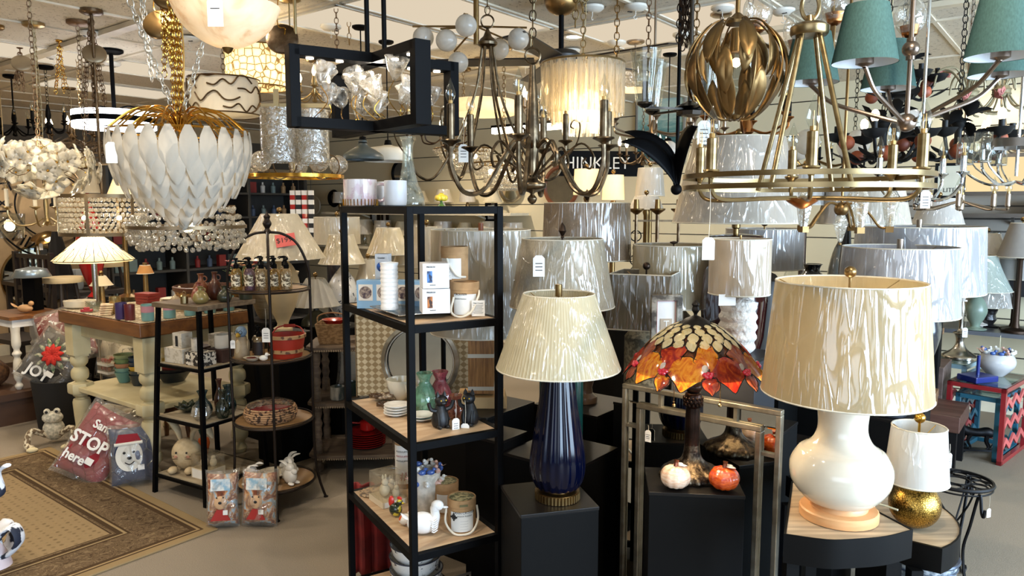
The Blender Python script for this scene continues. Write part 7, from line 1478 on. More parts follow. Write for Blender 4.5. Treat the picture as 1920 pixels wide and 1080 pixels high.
# black floral chandeliers with orange balls
FRU=mat('terracotta_fruit','9a4a26',.6,col2='6c3018',sc=9); BLF=mat('matt_black_iron','121314',.55,.4)
def floral(label,loc,n_,R_,ph,lit=()):
    t=T('floral_iron_chandelier',label,'chandelier',loc); top=ZC-loc.z; hang(t,0,top,'chain',BLF)
    O('hub',M().lathe(curve2([(0,-.06),(.05,-.05),(.07,-.03),(.02,-.01),(.015,.06),(.03,.09),(.008,.12)],3),n=18),BLF,t)
    am=meshof(M().tube(crv([(.02,0,-.03),(.08,0,-.06),(R_*.7,0,-.04),(R_,0,.03)],5),.007,6).leaf((.08,0,-.055),(.15,.05,-.01),.04).leaf((.12,0,-.05),(.19,-.05,-.01),.04),'arm',BLF)
    cup_=meshof(M().lathe([(.006,.02),(.03,.03),(.045,.055),(.042,.055),(.008,.035)],c=(R_,0,0),n=24,fn=lambda t,i,z:1+.12*abs(cos(2.5*t)),cap=False),'flower_cup',BLF); slv=meshof(M().lathe([(.011,.03),(.011,.085),(0,.085)],c=(R_,0,0),n=12),'candle_sleeve',BLF)
    lf_=M(); 
    for j in range(5): a=TAU*j/5; lf_.leaf((0,0,0),(.08*cos(a),.08*sin(a),.05),.045,(0,0,.01),.3,4,(-sin(a),cos(a),0))
    lme=meshof(lf_,'leaves',BLF); fme_=meshof(M().ball((0,0,0),.030,16,10),'fruit',FRU); bme=meshof(M().ball((R_,0,.105),.016,10,8,(1,1,1.5)),'bulb',BULB)
    for k in range(n_):
        a=link_me('arm',am,t,rot=(0,0,ph+TAU*k/n_)); link_me('flower_cup',cup_,a); link_me('candle_sleeve',slv,a)
        if k in lit: link_me('bulb',bme,a)
        link_me('fruit',fme_,a,(R_*.8,.04,.015-.05*(k%2)))
    for k in range(4): o=link_me('leaves',lme,t,(.05*cos(k*1.6),.05*sin(k*1.6),.02+.03*k),(.5*sin(k),.4*cos(k),k))
    return t
floral('black iron floral chandelier with terracotta fruit, left of the green shaded chandelier stem',P(1655,275,3.0),5,.17,.3,(1,3)); floral('black iron floral chandelier with terracotta fruit, below the right-hand green shades',P(1795,272,3.15),6,.20,.8,(2,4))
floral('small black iron leaf chandelier high up behind the green shades',P(1690,165,3.6),5,.15,1.0,(0,))
# grey gilded reed chandelier with pink flowers
RD=mat('pale_verdigris_gold','8f8468',.5,.6); PKM=mat('dusty_pink_tole','b06a60',.6)
for nm_,px,py,Y,lab in ((0,1815,178,3.6,'pale gilt reed-bundle chandelier with pink tole flowers behind the green shades'),(1,1878,172,4.1,'second pale gilt reed-bundle chandelier near the right edge')):
    loc=P(px,py,Y); t=T('reed_chandelier',lab,'chandelier',loc); top=ZC-loc.z; hang(t,.16,top,'chain',CHROME); O('binding',M().lathe([(.035,-.03),(.045,0),(.035,.03)],n=24).ring((0,0,-.012),.044,.004,24,5).ring((0,0,.012),.044,.004,24,5),mat('rope_gilt','7c7052',.6,.4,bump=.6,bsc=90),t)
    for k in range(9):
        a=TAU*k/9; e=Vector((cos(a),sin(a),0)); z=Vector((0,0,1)); O('reed',M().tube(crv([e*.15-z*.09,e*.08-z*.08,e*.03-z*.0,e*.03+z*.05,e*.09+z*.12,e*.19+z*.10,e*.22+z*.03],5),.005,6),RD,t)
    for k in range(5):
        a=TAU*k/5+.4; f=M()
        for j in range(6): b=TAU*j/6; f.leaf((0,0,0),(.035*cos(b),.035*sin(b),.02),.026,(0,0,.006),.2,4)
        o=O('tole_flower',f,PKM,t,sol=.0015); o.location=(.19*cos(a),.19*sin(a),.13*sin(k*2)); o.rotation_euler=(sin(a)*.9,cos(a)*.9,0)
# white opal globes on brass arms
loc=P(1530,300,3.6); t=T('opal_globe_chandelier','brass arm chandelier with round white opal globes, behind the slanted rods','chandelier',loc); top=ZC-loc.z; hang(t,0,top,'rod',BRASS,r=.006)
for k in range(5): a=TAU*k/5+.35; q=Vector((.20*cos(a),.20*sin(a),.07)); O('arm',M().tube(crv([(0,0,0),(q.x*.5,q.y*.5,-.03),(q.x,q.y,.0),(q.x,q.y,.025)],4),.005,6),BRASS,t); O('globe',M().ball(q,.058,22,14),OPAL,t)
for px,py,Y,lab in ((1695,232,3.7,'large white opal globe pendant behind the black floral chandelier'),(1252,283,5.4,'small round opal globe pendant on a black stem near the blue painting')):
    loc=P(px,py,Y); t=T('globe_pendant',lab,'pendant light',loc); hang(t,.08,ZC-loc.z,'rod',BLACK,.05,r=.004); O('globe',M().ball((0,0,0),.085 if px>1500 else .075,24,14),OPAL,t); O('cap',M().lathe([(.03,.07),(.02,.09),(0,.095)],n=16),BLACK,t)
# right edge chrome chandeliers
loc=P(1905,330,2.7); t=T('glass_cylinder_chandelier','chrome chandelier with curved arms and clear glass cylinders at the right edge','chandelier',loc); top=ZC-loc.z; hang(t,0,top,'rod',CHROME,r=.006)
O('band',M().lathe([(.11,.10),(.115,.10),(.115,.13),(.11,.13),(.11,.10)],n=40,cap=False),mat('grey_pewter','77726c',.35,.8),t)
for k in range(6): a=TAU*k/6+.3; O('arm',M().tube(crv([(0,0,-.02),(.08*cos(a),.08*sin(a),-.03),(.15*cos(a),.15*sin(a),.01),(.165*cos(a),.165*sin(a),.045)],5),.005,6).lathe([(.028,.045),(.03,.05),(.01,.055),(.009,.09),(0,.09)],c=(.165*cos(a),.165*sin(a),0),n=16),CHROME,t); O('glass_cylinder',M().lathe([(.028,.052),(.028,.15)],c=(.165*cos(a),.165*sin(a),0),n=28,cap=False),CLEAR,t,sol=.002); O('hoop',M().tube(crv([(.1*cos(a),.1*sin(a),.12),(.14*cos(a),.14*sin(a),.05),(.06*cos(a),.06*sin(a),-.02)],4),.003,5),CHROME,t)
chandelier('polished chrome chandelier with curled arms right of the brass ring chandelier',P(1722,360,2.75),5,[(.01,0),(.05,-.03),(.10,-.02),(.135,.02),(.14,.05)],curve2([(0,-.05),(.016,-.04),(.008,-.02),(.022,0),(.01,.03),(.018,.06),(.007,.12)],3),CHROME,ch=.06,kind='rod',ph=.5,rr=.006,cup=.022)
chandelier('brushed nickel chandelier with upright bulb sleeves and hanging clear globes, lower right background',P(1800,385,3.75),8,[(.01,.02),(.08,.0),(.16,-.02),(.2,-.02)],[(0,-.03),(.02,-.02),(.02,.02),(.008,.04)],NICKEL,ch=.06,kind='rod',ph=.2,rr=.005,cup=.012)
chandelier('brushed nickel multi-arm chandelier with clear candle bulbs, upper middle background',P(1225,245,3.6),6,[(.01,.0),(.1,-.02),(.2,.0),(.21,.03)],[(0,-.03),(.02,-.02),(.02,.02),(.008,.05)],NICKEL,ch=.07,kind='rod',ph=.4,rr=.005,cup=.02)
chandelier('black-armed copper chandelier with glass cups behind the brass leaf globe',P(1400,240,3.3),6,[(.01,.0),(.1,-.03),(.18,.0),(.19,.03)],[(0,-.04),(.03,-.02),(.02,.03),(.008,.08)],mat('copper_brass','a06a3c'),ch=.07,ph=.1,rr=.005,cup=.024,wax=BLACK)
for lab,px,py,Y,n_,R_,mt_,bl,kd in (('small black iron candle chandelier at the far upper left',28,245,6.3,5,.17,BLACK,CLEAR,'rod'),('black iron chandelier with a dish base right of the first one at far upper left',92,240,5.9,4,.15,BLACK,CLEAR,'chain'),
 ('aged bronze chandelier behind the twig nest pendant',135,262,6.9,6,.2,BRONZE,BULB,'chain'),('dark bronze chandelier in the distance below the globe cluster fixture',835,262,5.9,6,.2,DARKB,BULB,'rod'),
 ('warm nickel chandelier deep between the spindle chandelier and the plate drum',1030,215,5.6,6,.2,NICKEL,BULB,'rod'),('pewter chandelier with clear bulbs behind the left end of the brass ring',1345,262,4.3,6,.18,NICKEL,CLEAR,'rod'),
 ('black and glass chandelier behind the slanted rods of the brass ring',1600,310,4.6,6,.2,BLACK,CLEAR,'chain'),('pale nickel chandelier far back at the right edge below the reed bundle',1880,275,4.9,6,.2,NICKEL,BULB,'rod'),('thin brass chandelier with ivory sleeves beyond the crackled cylinders',590,180,5.6,5,.18,LBRASS,BULB,'rod'),
 ('bronze chandelier with lit bulbs deep behind the crescent blade fixture',1205,300,6.4,6,.2,BRONZE,BULB,'chain')):
    chandelier(lab,P(px,py,Y),n_,[(.02,.02),(R_*.5,-.03),(R_*.9,-.02),(R_,.03)],curve2([(0,-.05),(.02,-.04),(.012,-.01),(.03,.02),(.012,.05),(.02,.10),(.008,.18)],3),mt_,ch=.07,bulb=bl,kind=kd,ph=px*.1,rr=.006,cup=.026)
# black crescent blade fixture
loc=P(1268,355,2.9); t=T('crescent_blade_fan','black fixture with long curved crescent blades right of the centre chandelier','fan light',loc); top=ZC-loc.z; hang(t,.0,top,'rod',BLACK,r=.007); O('hub',M().ball((0,0,0),.022,14,10),BLACK,t)
def crescent(sgn):
    def f(u,v):
        a=v*1.5; r=.22; c=Vector((-.22*sgn,0,0)); w=.034*sin(PI*min(max(v*.97+.02,0),1))
        return Vector((c.x+sgn*(r+w*(u-.5)*2)*cos(a),.02*(u-.5),(r+w*(u-.5)*2)*sin(a)))
    return M().grid(f,4,20)
for k,s_ in enumerate((1,1,1)): o=O('blade',crescent(1),BLACK,t,sol=.004); o.rotation_euler=(0,rad([0,-12,0][k]),rad([0,22,95][k]))
# dome pendants and crystal fixtures in the centre background
for px,py,Y,r_,col,lab in ((681,300,4.6,.125,'3f4a4c','slate grey metal dome pendant above the pink mug'),(728,303,5.0,.155,'ddd8c8','white metal dome pendant with a black cap behind the slate one')):
    loc=P(px,py,Y); t=T('dome_pendant',lab,'pendant light',loc); hang(t,.10,ZC-loc.z,'rod',BLACK,.05,r=.004); O('dome',M().lathe(curve2([(r_,0),(r_*.95,.03),(r_*.6,.06),(r_*.25,.085),(r_*.2,.12)] if r_<.14 else [(r_,0),(r_,.05),(r_*.85,.085),(r_*.3,.10),(.02,.11)],4),n=40,cap=False),mat('dome_enamel_'+col,col,.4),t,sol=.002); O('cap',M().lathe([(.028,.10),(.02,.14),(0,.145)],n=16),BLACK,t)
for px,py,Y,r_,lab in ((945,330,5.2,.24,'crystal strand basket chandelier behind the open rod chandelier'),(870,300,6.0,.24,'lit crystal strand chandelier deep in the centre background')):
    loc=P(px,py,Y); t=T('crystal_strand_chandelier',lab,'chandelier',loc); o=O('crystal_beads',beads(34,lambda k:r_*(.35+.65*k),-.09,.07,.013,int(px)),CRYS,t,False); o['kind']='stuff'; O('ring',M().ring((0,0,.085),r_,.006,40,6),BRASS,t); hang(t,.08,ZC-loc.z,'chain',BRASS)
    for k in range(4): a=TAU*k/4; O('bulb',M().ball((.09*cos(a),.09*sin(a),.03),.020,8,6),BULB,t)
    O('core_bars',M().bar((-r_,0,.085),(r_,0,.085),.008).bar((0,-r_,.085),(0,r_,.085),.008),BRASS,t,False)
loc=P(1000,240,6.2); t=T('linear_light','long glowing white linear light bar in the centre background','ceiling light',loc); O('diffuser',M().box((0,0,0),(.85,.05,.05),RZ),emis('linear_glow','fff4dc',6),t,False); O('housing',M().box((0,0,.035),(.86,.06,.02),RZ),BLACK,t,False); O('stems',M().rod((-.3,.235,.04),(-.3,.235,ZC-loc.z),.004),BLACK,t)
for px,py,Y,r_,h_,lab,em_ in ((618,215,6.4,.0,0,'',0),(905,215,5.6,.24,.10,'broad white drum ceiling light with a warm glow in the centre background',.5),(1190,170,5.0,.16,.12,'clear textured glass drum fixture right of the glass plate drum',0)):
    if not lab: continue
    loc=P(px,py,Y); t=T('drum_fixture',lab,'ceiling light',loc); O('drum',M().lathe([(r_,0),(r_,h_)],n=44,cap=False),SHM('ded6c4',0,.5,0,em_) if em_ else CRACK,t,sol=.002); O('diffuser',M().lathe([(0,.004),(r_-.004,.004)],n=40,cap=False),SHM('ece4d0',0,.5,0,.8),t); hang(t,h_,ZC-loc.z,'rod',NICKEL,r=.006)
# ceiling fan with brass dome
loc=P(1052,115,4.0); t=T('ceiling_fan','ceiling fan with a brass dome canopy, black downrod and dark blades','ceiling fan',loc); top=ZC-loc.z
O('canopy',M().ball((0,0,top-.02),.09,20,12,(1,1,.85)),mat('satin_antique_brass'),t); O('downrod',M().rod((0,0,top-.08),(0,0,.05),.014,10),BLACK,t); O('motor',M().lathe([(.03,-.06),(.11,-.03),(.12,.02),(.08,.05),(.02,.06)],n=32),mat('charcoal_motor','2c2a28',.4),t)
for k in range(5): a=TAU*k/5+.55; e=Vector((cos(a),sin(a),0)); o=O('blade',M().box((.40,0,0),(.52,.11,.008)),mat('espresso_blade','241c18',.4),t,False,bev=.003); o.rotation_euler=(.15,0,a)
# ---------------- ceiling hook boxes, chain bundles ----------------
HB=meshof(M().lathe([(.062,0),(.062,-.012),(.045,-.026),(.0,-.028)],n=24).tube(crv([(0,0,-.028),(.0,0,-.05),(.012,0,-.062),(.002,0,-.072),(-.010,0,-.064)],3),.002,5),'body',mat('white_plastic','dcd6c8',.45)); HC=meshof(M().box((.018,-.03,-.024),(.026,.012,.010)),'socket',INK)
pp_=[(1030,99),(1071,91),(1120,105),(1156,75),(1202,91),(1192,7),(1111,9),(1355,9),(1469,15),(1610,10),(1320,100),(985,118),(860,118),(1240,118),(1150,125),(1280,60),(170,58),(285,63),(355,68),(495,30),(620,45),(745,105),(210,115),(100,100)]
for k,(px,py) in enumerate(pp_):
    q=fl(px,py,ZC-.002); o=T('ceiling_outlet','round white ceiling outlet box with a small hanging hook','ceiling outlet',(q.x,q.y,ZC-.011),k*.7,'ceiling outlet boxes'); link_me('body',HB,o); link_me('socket',HC,o)
def bundle(label,px,yt,yb,Y,mt,n_,w,can=None,seed=1):
    q=P(px,yb,Y); t=T('chain_bundle',label,'chain',q); top=ZC-q.z; rr=random.Random(seed); O('hook',M().rod((0,0,top),(0,0,top-.05),.004,6).lathe([(.02,top-.001),(.02,top-.012),(0,top-.02)],n=12),mt,t)
    for k in range(n_): O('chain',M().chain((rr.uniform(-.01,.01),rr.uniform(-.01,.01),top-.04),(rr.uniform(-w,w),rr.uniform(-w,w),rr.uniform(0,top*.25)),.036,.011,.0022,rr.uniform(0,.02)),mt,t)
    if can:
        o=O('loose_canopy',M().lathe([(.062,0),(.062,.012),(.05,.022),(0,.024)],n=28),can,t,loc=(.02,-.02,top*.62)); o.rotation_euler=(rad(60),rad(20),.3)
bundle('bundle of rusty chains with a round tan canopy near the upper left corner',43,90,175,5.2,RUST,6,.04,TAN,1); bundle('small bundle of gold chains between the two rusty ones at upper left',118,112,190,5.0,GOLD,4,.03,None,2)
bundle('thick tangle of rusty chains with a round canopy above the LED ring',182,75,235,4.3,RUST,9,.07,TAN,3); bundle('gold chain tangle with a tilted brass canopy behind the frosted leaf chandelier chains',318,0,150,3.3,GOLD,6,.04,mat('satin_antique_brass'),4)
bundle('pale chain loops hanging left of the gold chain tangle',275,70,195,3.6,CHAINW,2,.03,None,5); bundle('dark chains with a tilted round canopy above the glass tumblers',1278,0,95,2.8,DARKB,7,.03,DARKB,6); bundle('gold chains with a loose gold canopy above the glass plate drum',1088,0,55,2.75,LBRASS,4,.02,GOLD,7)
for k,(px,y2,Y) in enumerate(((1156,112,3.3),(1215,122,3.6),(1305,95,3.0),(165,250,5.0),(150,200,5.6),(632,95,4.2),(655,85,4.5))):
    q=P(px,y2,Y); t=T('hanging_chain','single brass link chain hanging free from the ceiling grid','chain',q,0,'single hanging chains'); O('links',M().chain((0,0,ZC-q.z),(0,0,0),.036,.011,.0022),[BRASS,RUST][k%2],t)
for px,Y,lab in ((300,3.4,'tilted mirror-bright brass canopy plate near the alabaster bowl'),(530,3.3,'round tan canopy disc with a coiled wire right of the alabaster bowl')):
    q=P(px,48 if px<400 else 75,Y); t=T('loose_canopy_plate',lab,'canopy',q); o=O('disc',M().lathe([(.068,0),(.068,.014),(.055,.024),(0,.026)],n=32),mat('satin_antique_brass') if px<400 else BRONZE,t); o.rotation_euler=(rad(70),rad(15),0); O('wire',M().tube(crv([(0,0,0),(.02,-.03,.04),(-.015,-.02,.08),(.01,0,ZC-q.z)],6),.0025,5),GOLD,t)
# ---------------- far background ----------------
def onwall(px,py,wall='far',off=.0):     # point where the pixel's ray meets a wall
    d=ray(px,py); lx=Vector((cos(RZ),sin(RZ),0)); ly=Vector((-sin(RZ),cos(RZ),0))
    if wall=='far': k=(Y1-off)/d.dot(ly)
    else: k=(X0+off)/d.dot(lx)
    return Vector((0,0,EYE))+d*k
LZ=RZ+PI/2      # objects on the left wall face +x local
def wallpic(label,px,py,wpx,hpx,fm,pic,wall='far',name='framed_picture',cat='picture',b=.03,matb=True):
    q=onwall(px,py,wall,.035); s_=(q-Vector((0,0,EYE))).length/F*1.02; w,h=wpx*s_,hpx*s_
    t=T(name,label,cat,(q.x,q.y,q.z-h/2),RZ if wall=='far' else LZ); O('frame',frame(M(),w,h,b,0,.03),fm,t,False)
    if matb: O('mat_board',M().box((0,.004,h/2),(w-b,.004,h-b)),PAPER,t,False)
    O('picture_print',M().box((0,.0,h/2),((w-2*b)*(.62 if matb else 1),.006,(h-2*b)*(.62 if matb else 1))),pic,t,False); return t
def sea():
    n=N('seascape'); s=n('SeparateXYZ',{0:n('TexCoord').outputs['Object']}).outputs[2]; q=n.noise(n.co((1,1,5)),5,4,.6,.8)
    v=n('Math',{0:s,1:n('Math',{0:q,1:.5},operation='MULTIPLY').outputs[0]},operation='ADD').outputs[0]; n.L(n.ramp(v,[(.2,'4e6a68'),(.42,'2f5d62'),(.6,'6f9a92'),(.75,'b8c8b8'),(.95,'9fb8b4')]),n.b.inputs['Base Color']); return n.m
wallpic('large teal and pale green seascape painting on the far wall behind the black crescent blades',1238,240,95,120,mat('thin_grey_frame','8a867c',.5),sea(),b=.02,matb=False)
wallpic('small black framed picture with a white mat above the shelf end, centre background',921,398,26,34,BLACK,mat('dark_photo','1c1c1e',.5,col2='6c6a66',sc=12))
wallpic('blue and white floral print in a dark frame, seen through the black shelf',703,408,22,30,DARKB,TOILE,matb=False); wallpic('white print with a red bird motif beside the blue floral one',722,404,16,26,DARKB,mat('red_motif_print','e6dccb',.6,col2='8c2a24',sc=9,th=(.56,.6)),matb=False)
def walldisc(label,px,py,rpx,fm,pane,wall='far',name='wall_mirror',cat='mirror',b=.025):
    q=onwall(px,py,wall,.03); s_=(q-Vector((0,0,EYE))).length/F*1.02; r=rpx*s_; t=T(name,label,cat,q,RZ if wall=='far' else LZ)
    O('frame',M().ring((0,0,0),r,b,40,6).xf(Matrix.Rotation(PI/2,3,'X')),fm,t); O('pane',M().lathe([(0,0),(r,0)],n=40,cap=False).xf(Matrix.Rotation(PI/2,3,'X')),pane,t); return t
walldisc('round mirror with a hammered silver rim on the far wall right of the shelf',958,352,25,SILVER,MIR); walldisc('round black-rimmed mirror on the far wall behind the glass carafe',752,325,22,BLACK,MIR,b=.02)
walldisc('tall oval-look mirror in a brown wood frame behind the two lit cream shades',1052,350,36,mat('walnut_finial'),MIR); walldisc('round black woven wall plate on the cream slatwall left of the shelf',626,372,12,BLACK,mat('woven_black','2a2826',.7,col2='565048',sc=30),name='wall_plate',cat='plate',b=.03)
walldisc('cream round wall plate lower on the slatwall behind the bell lamp',620,480,14,ivory,ivory,name='wall_plate',cat='plate',b=.012); walldisc('cream round wall plate half hidden at the left end of the slatwall',590,385,15,ivory,ivory,name='wall_plate',cat='plate',b=.012)
# sign
q=P(1128,307,6.6); t=T('brand_sign','black sign board with white capital lettering HINKLEY in the centre background','sign',q,rad(8)); wS=S(160,6.6); O('board',M().box((0,0,0),(wS,.05,S(46,6.6))),mat('sign_black','050505',.6,spec=.08),t,False); text('lettering','HINKLEY',.15,PAPER,t,face((-.05,-.027,0),(0,-1,0)),bold=-.001); O('hanging_wire',M().rod((-wS*.4,0,0),(-wS*.4,0,ZC-q.z-.002),.003,5),BLACK,t); O('hanging_wire',M().rod((wS*.4,0,0),(wS*.4,0,ZC-q.z-.002),.003,5),BLACK,t)
# two lit cream shades and wrapped shades on a brass etagere
for k,(px,yt,yb,wt,wb,Y,lab,em) in enumerate(((1100,317,366,46,50,5.9,'lit cream shade glowing just below the black sign',1),(1150,328,376,38,42,5.7,'second lit cream shade right of the first below the sign',1),(1219,315,368,46,56,5.6,'wrapped white shade on a brass stem behind the crescent blades',0),(1212,368,393,44,66,5.2,'small wrapped flared shade beneath the brass-stemmed one',0))):
    SL(lab+' lamp',px,yt,yb,wt,wb,Y,.95,COLN,BRASS,'f0e2c0' if em else 'd2ccc0',0 if em else 1,.5,plab='black display plinth far back under the '+lab.split(' glowing')[0].split(' right')[0].split(' on a')[0].split(' beneath')[0],pw=.3,em=.55 if em else 0,fin='ball')
q=P(1232,440,4.9); t=T('brass_candelabrum','tall brass and black openwork candelabrum stand behind the oval khaki drum','candle stand',(q.x,4.9,0))
O('frame',M().box((0,0,.02),(.34,.3,.04)).rod((-.14,0,.02),(-.14,0,1.62),.010).rod((.0,0,.02),(.0,0,1.70),.012).rod((.14,0,.02),(.14,0,1.62),.010).bar((-.16,0,1.38),(.16,0,1.38),.02).bar((-.16,0,1.56),(.16,0,1.56),.012),BRONZE,t); O('openwork',M().ring((-.14,0,1.46),.035,.004,20,5,Matrix.Rotation(PI/2,3,'X')).ring((-.14,0,1.3),.035,.004,20,5,Matrix.Rotation(PI/2,3,'X')).ring((-.14,0,1.22),.035,.004,20,5,Matrix.Rotation(PI/2,3,'X')),BLACK,t)
for x in (-.14,0,.14): O('candle_cup',M().lathe([(.01,0),(.05,.03),(.052,.04),(.02,.03),(.016,.10),(0,.10)],c=(x,0,1.6),n=18),BRASS,t)
# far ledge with many small shades
def ledge(label,x0,x1,y,z,mt=None,d=.35):
    t=T('wall_ledge',label,'shelf',W((x0+x1)/2,y,z),RZ); O('board',M().box((0,0,-.015),(x1-x0,d,.03)),mt or mat('cream_trim'),t,False)
    O('bracket',M().bar((-(x1-x0)*.31,d/2,-.08),(-(x1-x0)*.31,0,-.03),.02),mt or mat('cream_trim'),t,False); O('bracket',M().bar(((x1-x0)*.31,d/2,-.08),((x1-x0)*.31,0,-.03),.02),mt or mat('cream_trim'),t,False)
ledge('long cream wall ledge carrying small wrapped shades on the far wall',-9.2,-5.0,6.8,1.12); ledge('upper cream wall ledge with small white lampshades on the far wall',-8.6,-5.2,6.8,1.58)
sm_shade=[meshof(shade_mesh(.16,.10,.20,24),'shade',SHM('d8cfba',1,.4)),meshof(shade_mesh(.13,.11,.19,24),'shade',SHM('d0c9bb',1,.4)),meshof(shade_mesh(.15,.07,.18,24,bell=.1),'shade',SHM('ded4b8',0,.4))]
bs_=[meshof(M().lathe([(.06,0),(.06,.02),(.02,.04),(.035,.10),(.015,.16),(.01,.22)],n=16),'base',q) for q in (CLEAR,BRASS,WHITE)]
for j,(zz,x0_,n_,st) in enumerate(((1.121,-9.0,11,.37),(1.581,-8.4,8,.40))):
    for k in range(n_):
        t=T('small_table_lamp','small wrapped cream lamp in the row on the far %s ledge'%('lower','upper')[j],'lamp',W(x0_+st*k,6.8,zz),k,'small lamps on the far %s ledge'%('lower','upper')[j]); i=(k*2+j)%3; sc=1 if j==0 else .8
        link_me('base',bs_[i],t); link_me('shade',sm_shade[(k+j)%3],t,(0,0,.16)); t.scale=(sc,)*3
# dark product shelving in the back corner
t=T('product_shelving','tall dark grey shelving of packaged goods in the back left corner','shelving',W(-8.75,5.0,0),LZ); DG=mat('charcoal_shelving','3c3a36',.6)
O('back_panel',M().box((0,.26,1.05),(2.6,.03,2.1)),DG,t,False)
for x in (-1.3,-.43,.43,1.3): O('side_panel',M().box((x,0,1.05),(.03,.52,2.1)),DG,t,False)
for z in (.15,.55,.9,1.22,1.52,1.82,2.09): O('shelf',M().box((0,0,z),(2.57,.50,.025)),DG,t,False)
pk=[mat('pack_white','d8d4cc',.5),mat('pack_blue','4a5a74',.5),mat('pack_red','8c2a26',.5),mat('pack_teal','7a8e8c',.5),mat('pack_kraft','a8865c',.6)]
pkm=[meshof(M().box((0,0,.07),(.09,.07,.14)),'carton',q,False) for q in pk]+[meshof(M().lathe([(.03,0),(.032,.09),(.012,.11),(.012,.14),(0,.14)],n=12),'bottle',q) for q in pk]
bx=Matrix.Rotation(LZ,4,'Z'); o0=W(-8.75,5.0,0); rr=random.Random(3)
for z in (.5625,.9125,1.2325,1.5325,1.8325):
    for k in range(16):
        x=-1.18+.158*k
        if min(abs(x-a) for a in (-.43,.43))<.07: continue
        p=o0+(bx@Vector((x,-.12,0))); o=bpy.data.objects.new('packaged_item',pkm[rr.randrange(10)]); link(o); o.location=(p.x,p.y,z+.0005); o.rotation_euler=(0,0,LZ); tag(o,'small packaged bottle or carton on the dark corner shelving','package',group='goods on the corner shelving')
for k,px in enumerate((552,563,574,586)):
    q=P(px,462,8.0); t=T('checked_garland',['leftmost','second','third','rightmost'][k]+' of the hanging red, black and white checked garlands by the slatwall','garland',q); m1=M()
    for j in range(12): m1.mi=j%2; m1.box((0,0,.05*j+.025),(.05,.05,.0501))
    O('checks',m1,[[REDP,INK][k%2],PAPER],t,False); O('string',M().rod((0,0,.6),(0,0,ZC-q.z-.001),.003,5),INK,t)
# ---- right back corner: grey slat wall, ledge, lit panel, cabinet
xx0,xx1=-1.3,1.4
t=T('slat_display_board','grey horizontal slat display board on the far wall at the right',"display board",W(.05,6.97,1.15),RZ); O('board',M().box((0,0,.38),(2.7,.04,.50)),GREYW,t,False)
t=T('lit_panel','long cream backlit panel above the grey slat board at the right edge','light panel',W(.15,6.9,1.78),RZ); O('diffuser',M().box((0,-.02,.12),(2.0,.03,.26)),emis('cream_backlight','f4d9a4',.85),t,False); O('frame',frame(M(),2.06,.32,.03,-.02,.05,-.04),mat('grey_pewter'),t,False)
t=T('lower_cabinet','shallow black wall-hung cabinet run along the far wall at the right','cabinet',W(.2,6.88,0),RZ); O('body',M().box((0,0,1.11),(2.6,.2,.28)),mat('black_cabinet','17171a',.4),t,False); O('worktop',M().box((0,0,1.26),(2.64,.21,.035)),mat('steel_grey_top','5c5e62',.3),t,False)
for x in (-.98,-.33,.33,.98): d_=O('door',M().box((x,-.106,1.11),(.6,.012,.25)),mat('black_cabinet'),t,False); O('handle',M().rod((x+.22,-.125,1.06),(x+.22,-.125,1.16),.006,6),CHROME,d_)
q=P(1780,352,5.55); t=T('small_framed_sign','black framed pale sign with dark letters LITE on the far right counter','sign',(q.x,q.y,zat(372,5.55)),rad(-20)); O('frame',frame(M(),.20,.26,.02,0,.02),BLACK,t,False); O('face',M().box((0,.004,.13),(.17,.006,.23)),mat('pale_sign_face','b8b29c',.6),t,False); text('lettering','LITE',.045,INK,t,face((0,-.001,.06),(0,-1,0)))
ledge('grey metal ledge with black cube lamps across the slat board',-.9,1.3,6.84,1.60,mat('grey_pewter'),.2)
for k,x in enumerate((-.35,.05,.45,.85)): t=T('cube_lamp','small black cube wall lamp on the grey metal ledge at the right','lamp',W(x,6.84,1.601),RZ,'black cube lamps'); O('body',M().box((0,0,.05),(.12,.10,.10),0,.85),BLACK,t,False); O('lens',M().lathe([(0,.101),(.03,.101),(.03,.106),(0,.106)],n=16),OPAL,t)
for k in range(7): q=W(-.9+.32*k,6.88,1.2785); t=T('glass_shade_display','small clear glass lamp chimney standing on the black cabinet','glass shade',q,0,'clear chimneys on the cabinet'); O('chimney',M().lathe(curve2([(.035,0),(.055,.05),(.03,.12),(.032,.18)],3),n=20,cap=False),CLEAR,t,sol=.003); O('base',M().lathe([(.04,0),(.04,.012),(0,.012)],n=16),NICKEL,t)
# ---- left wall and furniture
q=onwall(97,385,'left',.04); t=T('wall_clock','huge black iron roman numeral wall clock on the tan wall at left','clock',q,LZ); rC=.60; rx=Matrix.Rotation(PI/2,3,'X')
O('outer_ring',M().ring((0,0,0),rC,.010,60,6).xf(rx),IRON,t); O('inner_ring',M().ring((0,0,0),rC*.62,.009,48,6).xf(rx),IRON,t); O('hands',M().bar((0,-.02,0),(0,-.02,.36),.02,.006).bar((0,-.02,0),(.2,-.02,-.12),.02,.006).ball((0,-.02,0),.03,12,8),IRON,t)
for k,s_ in enumerate(['XII','I','II','III','IIII','V','VI','VII','VIII','IX','X','XI']):
    a=PI/2-TAU*k/12; mm=face((rC*.81*cos(a),-.01,rC*.81*sin(a)),(0,-1,0)); text('numeral',s_,.19,IRON,t,mm@Matrix.Rotation(a-PI/2,4,'Z'),ext=.005)
walldisc('big round mirror with a thin brass rim leaning on the left wall',70,520,48,BRASS,MIR,'left',b=.015)
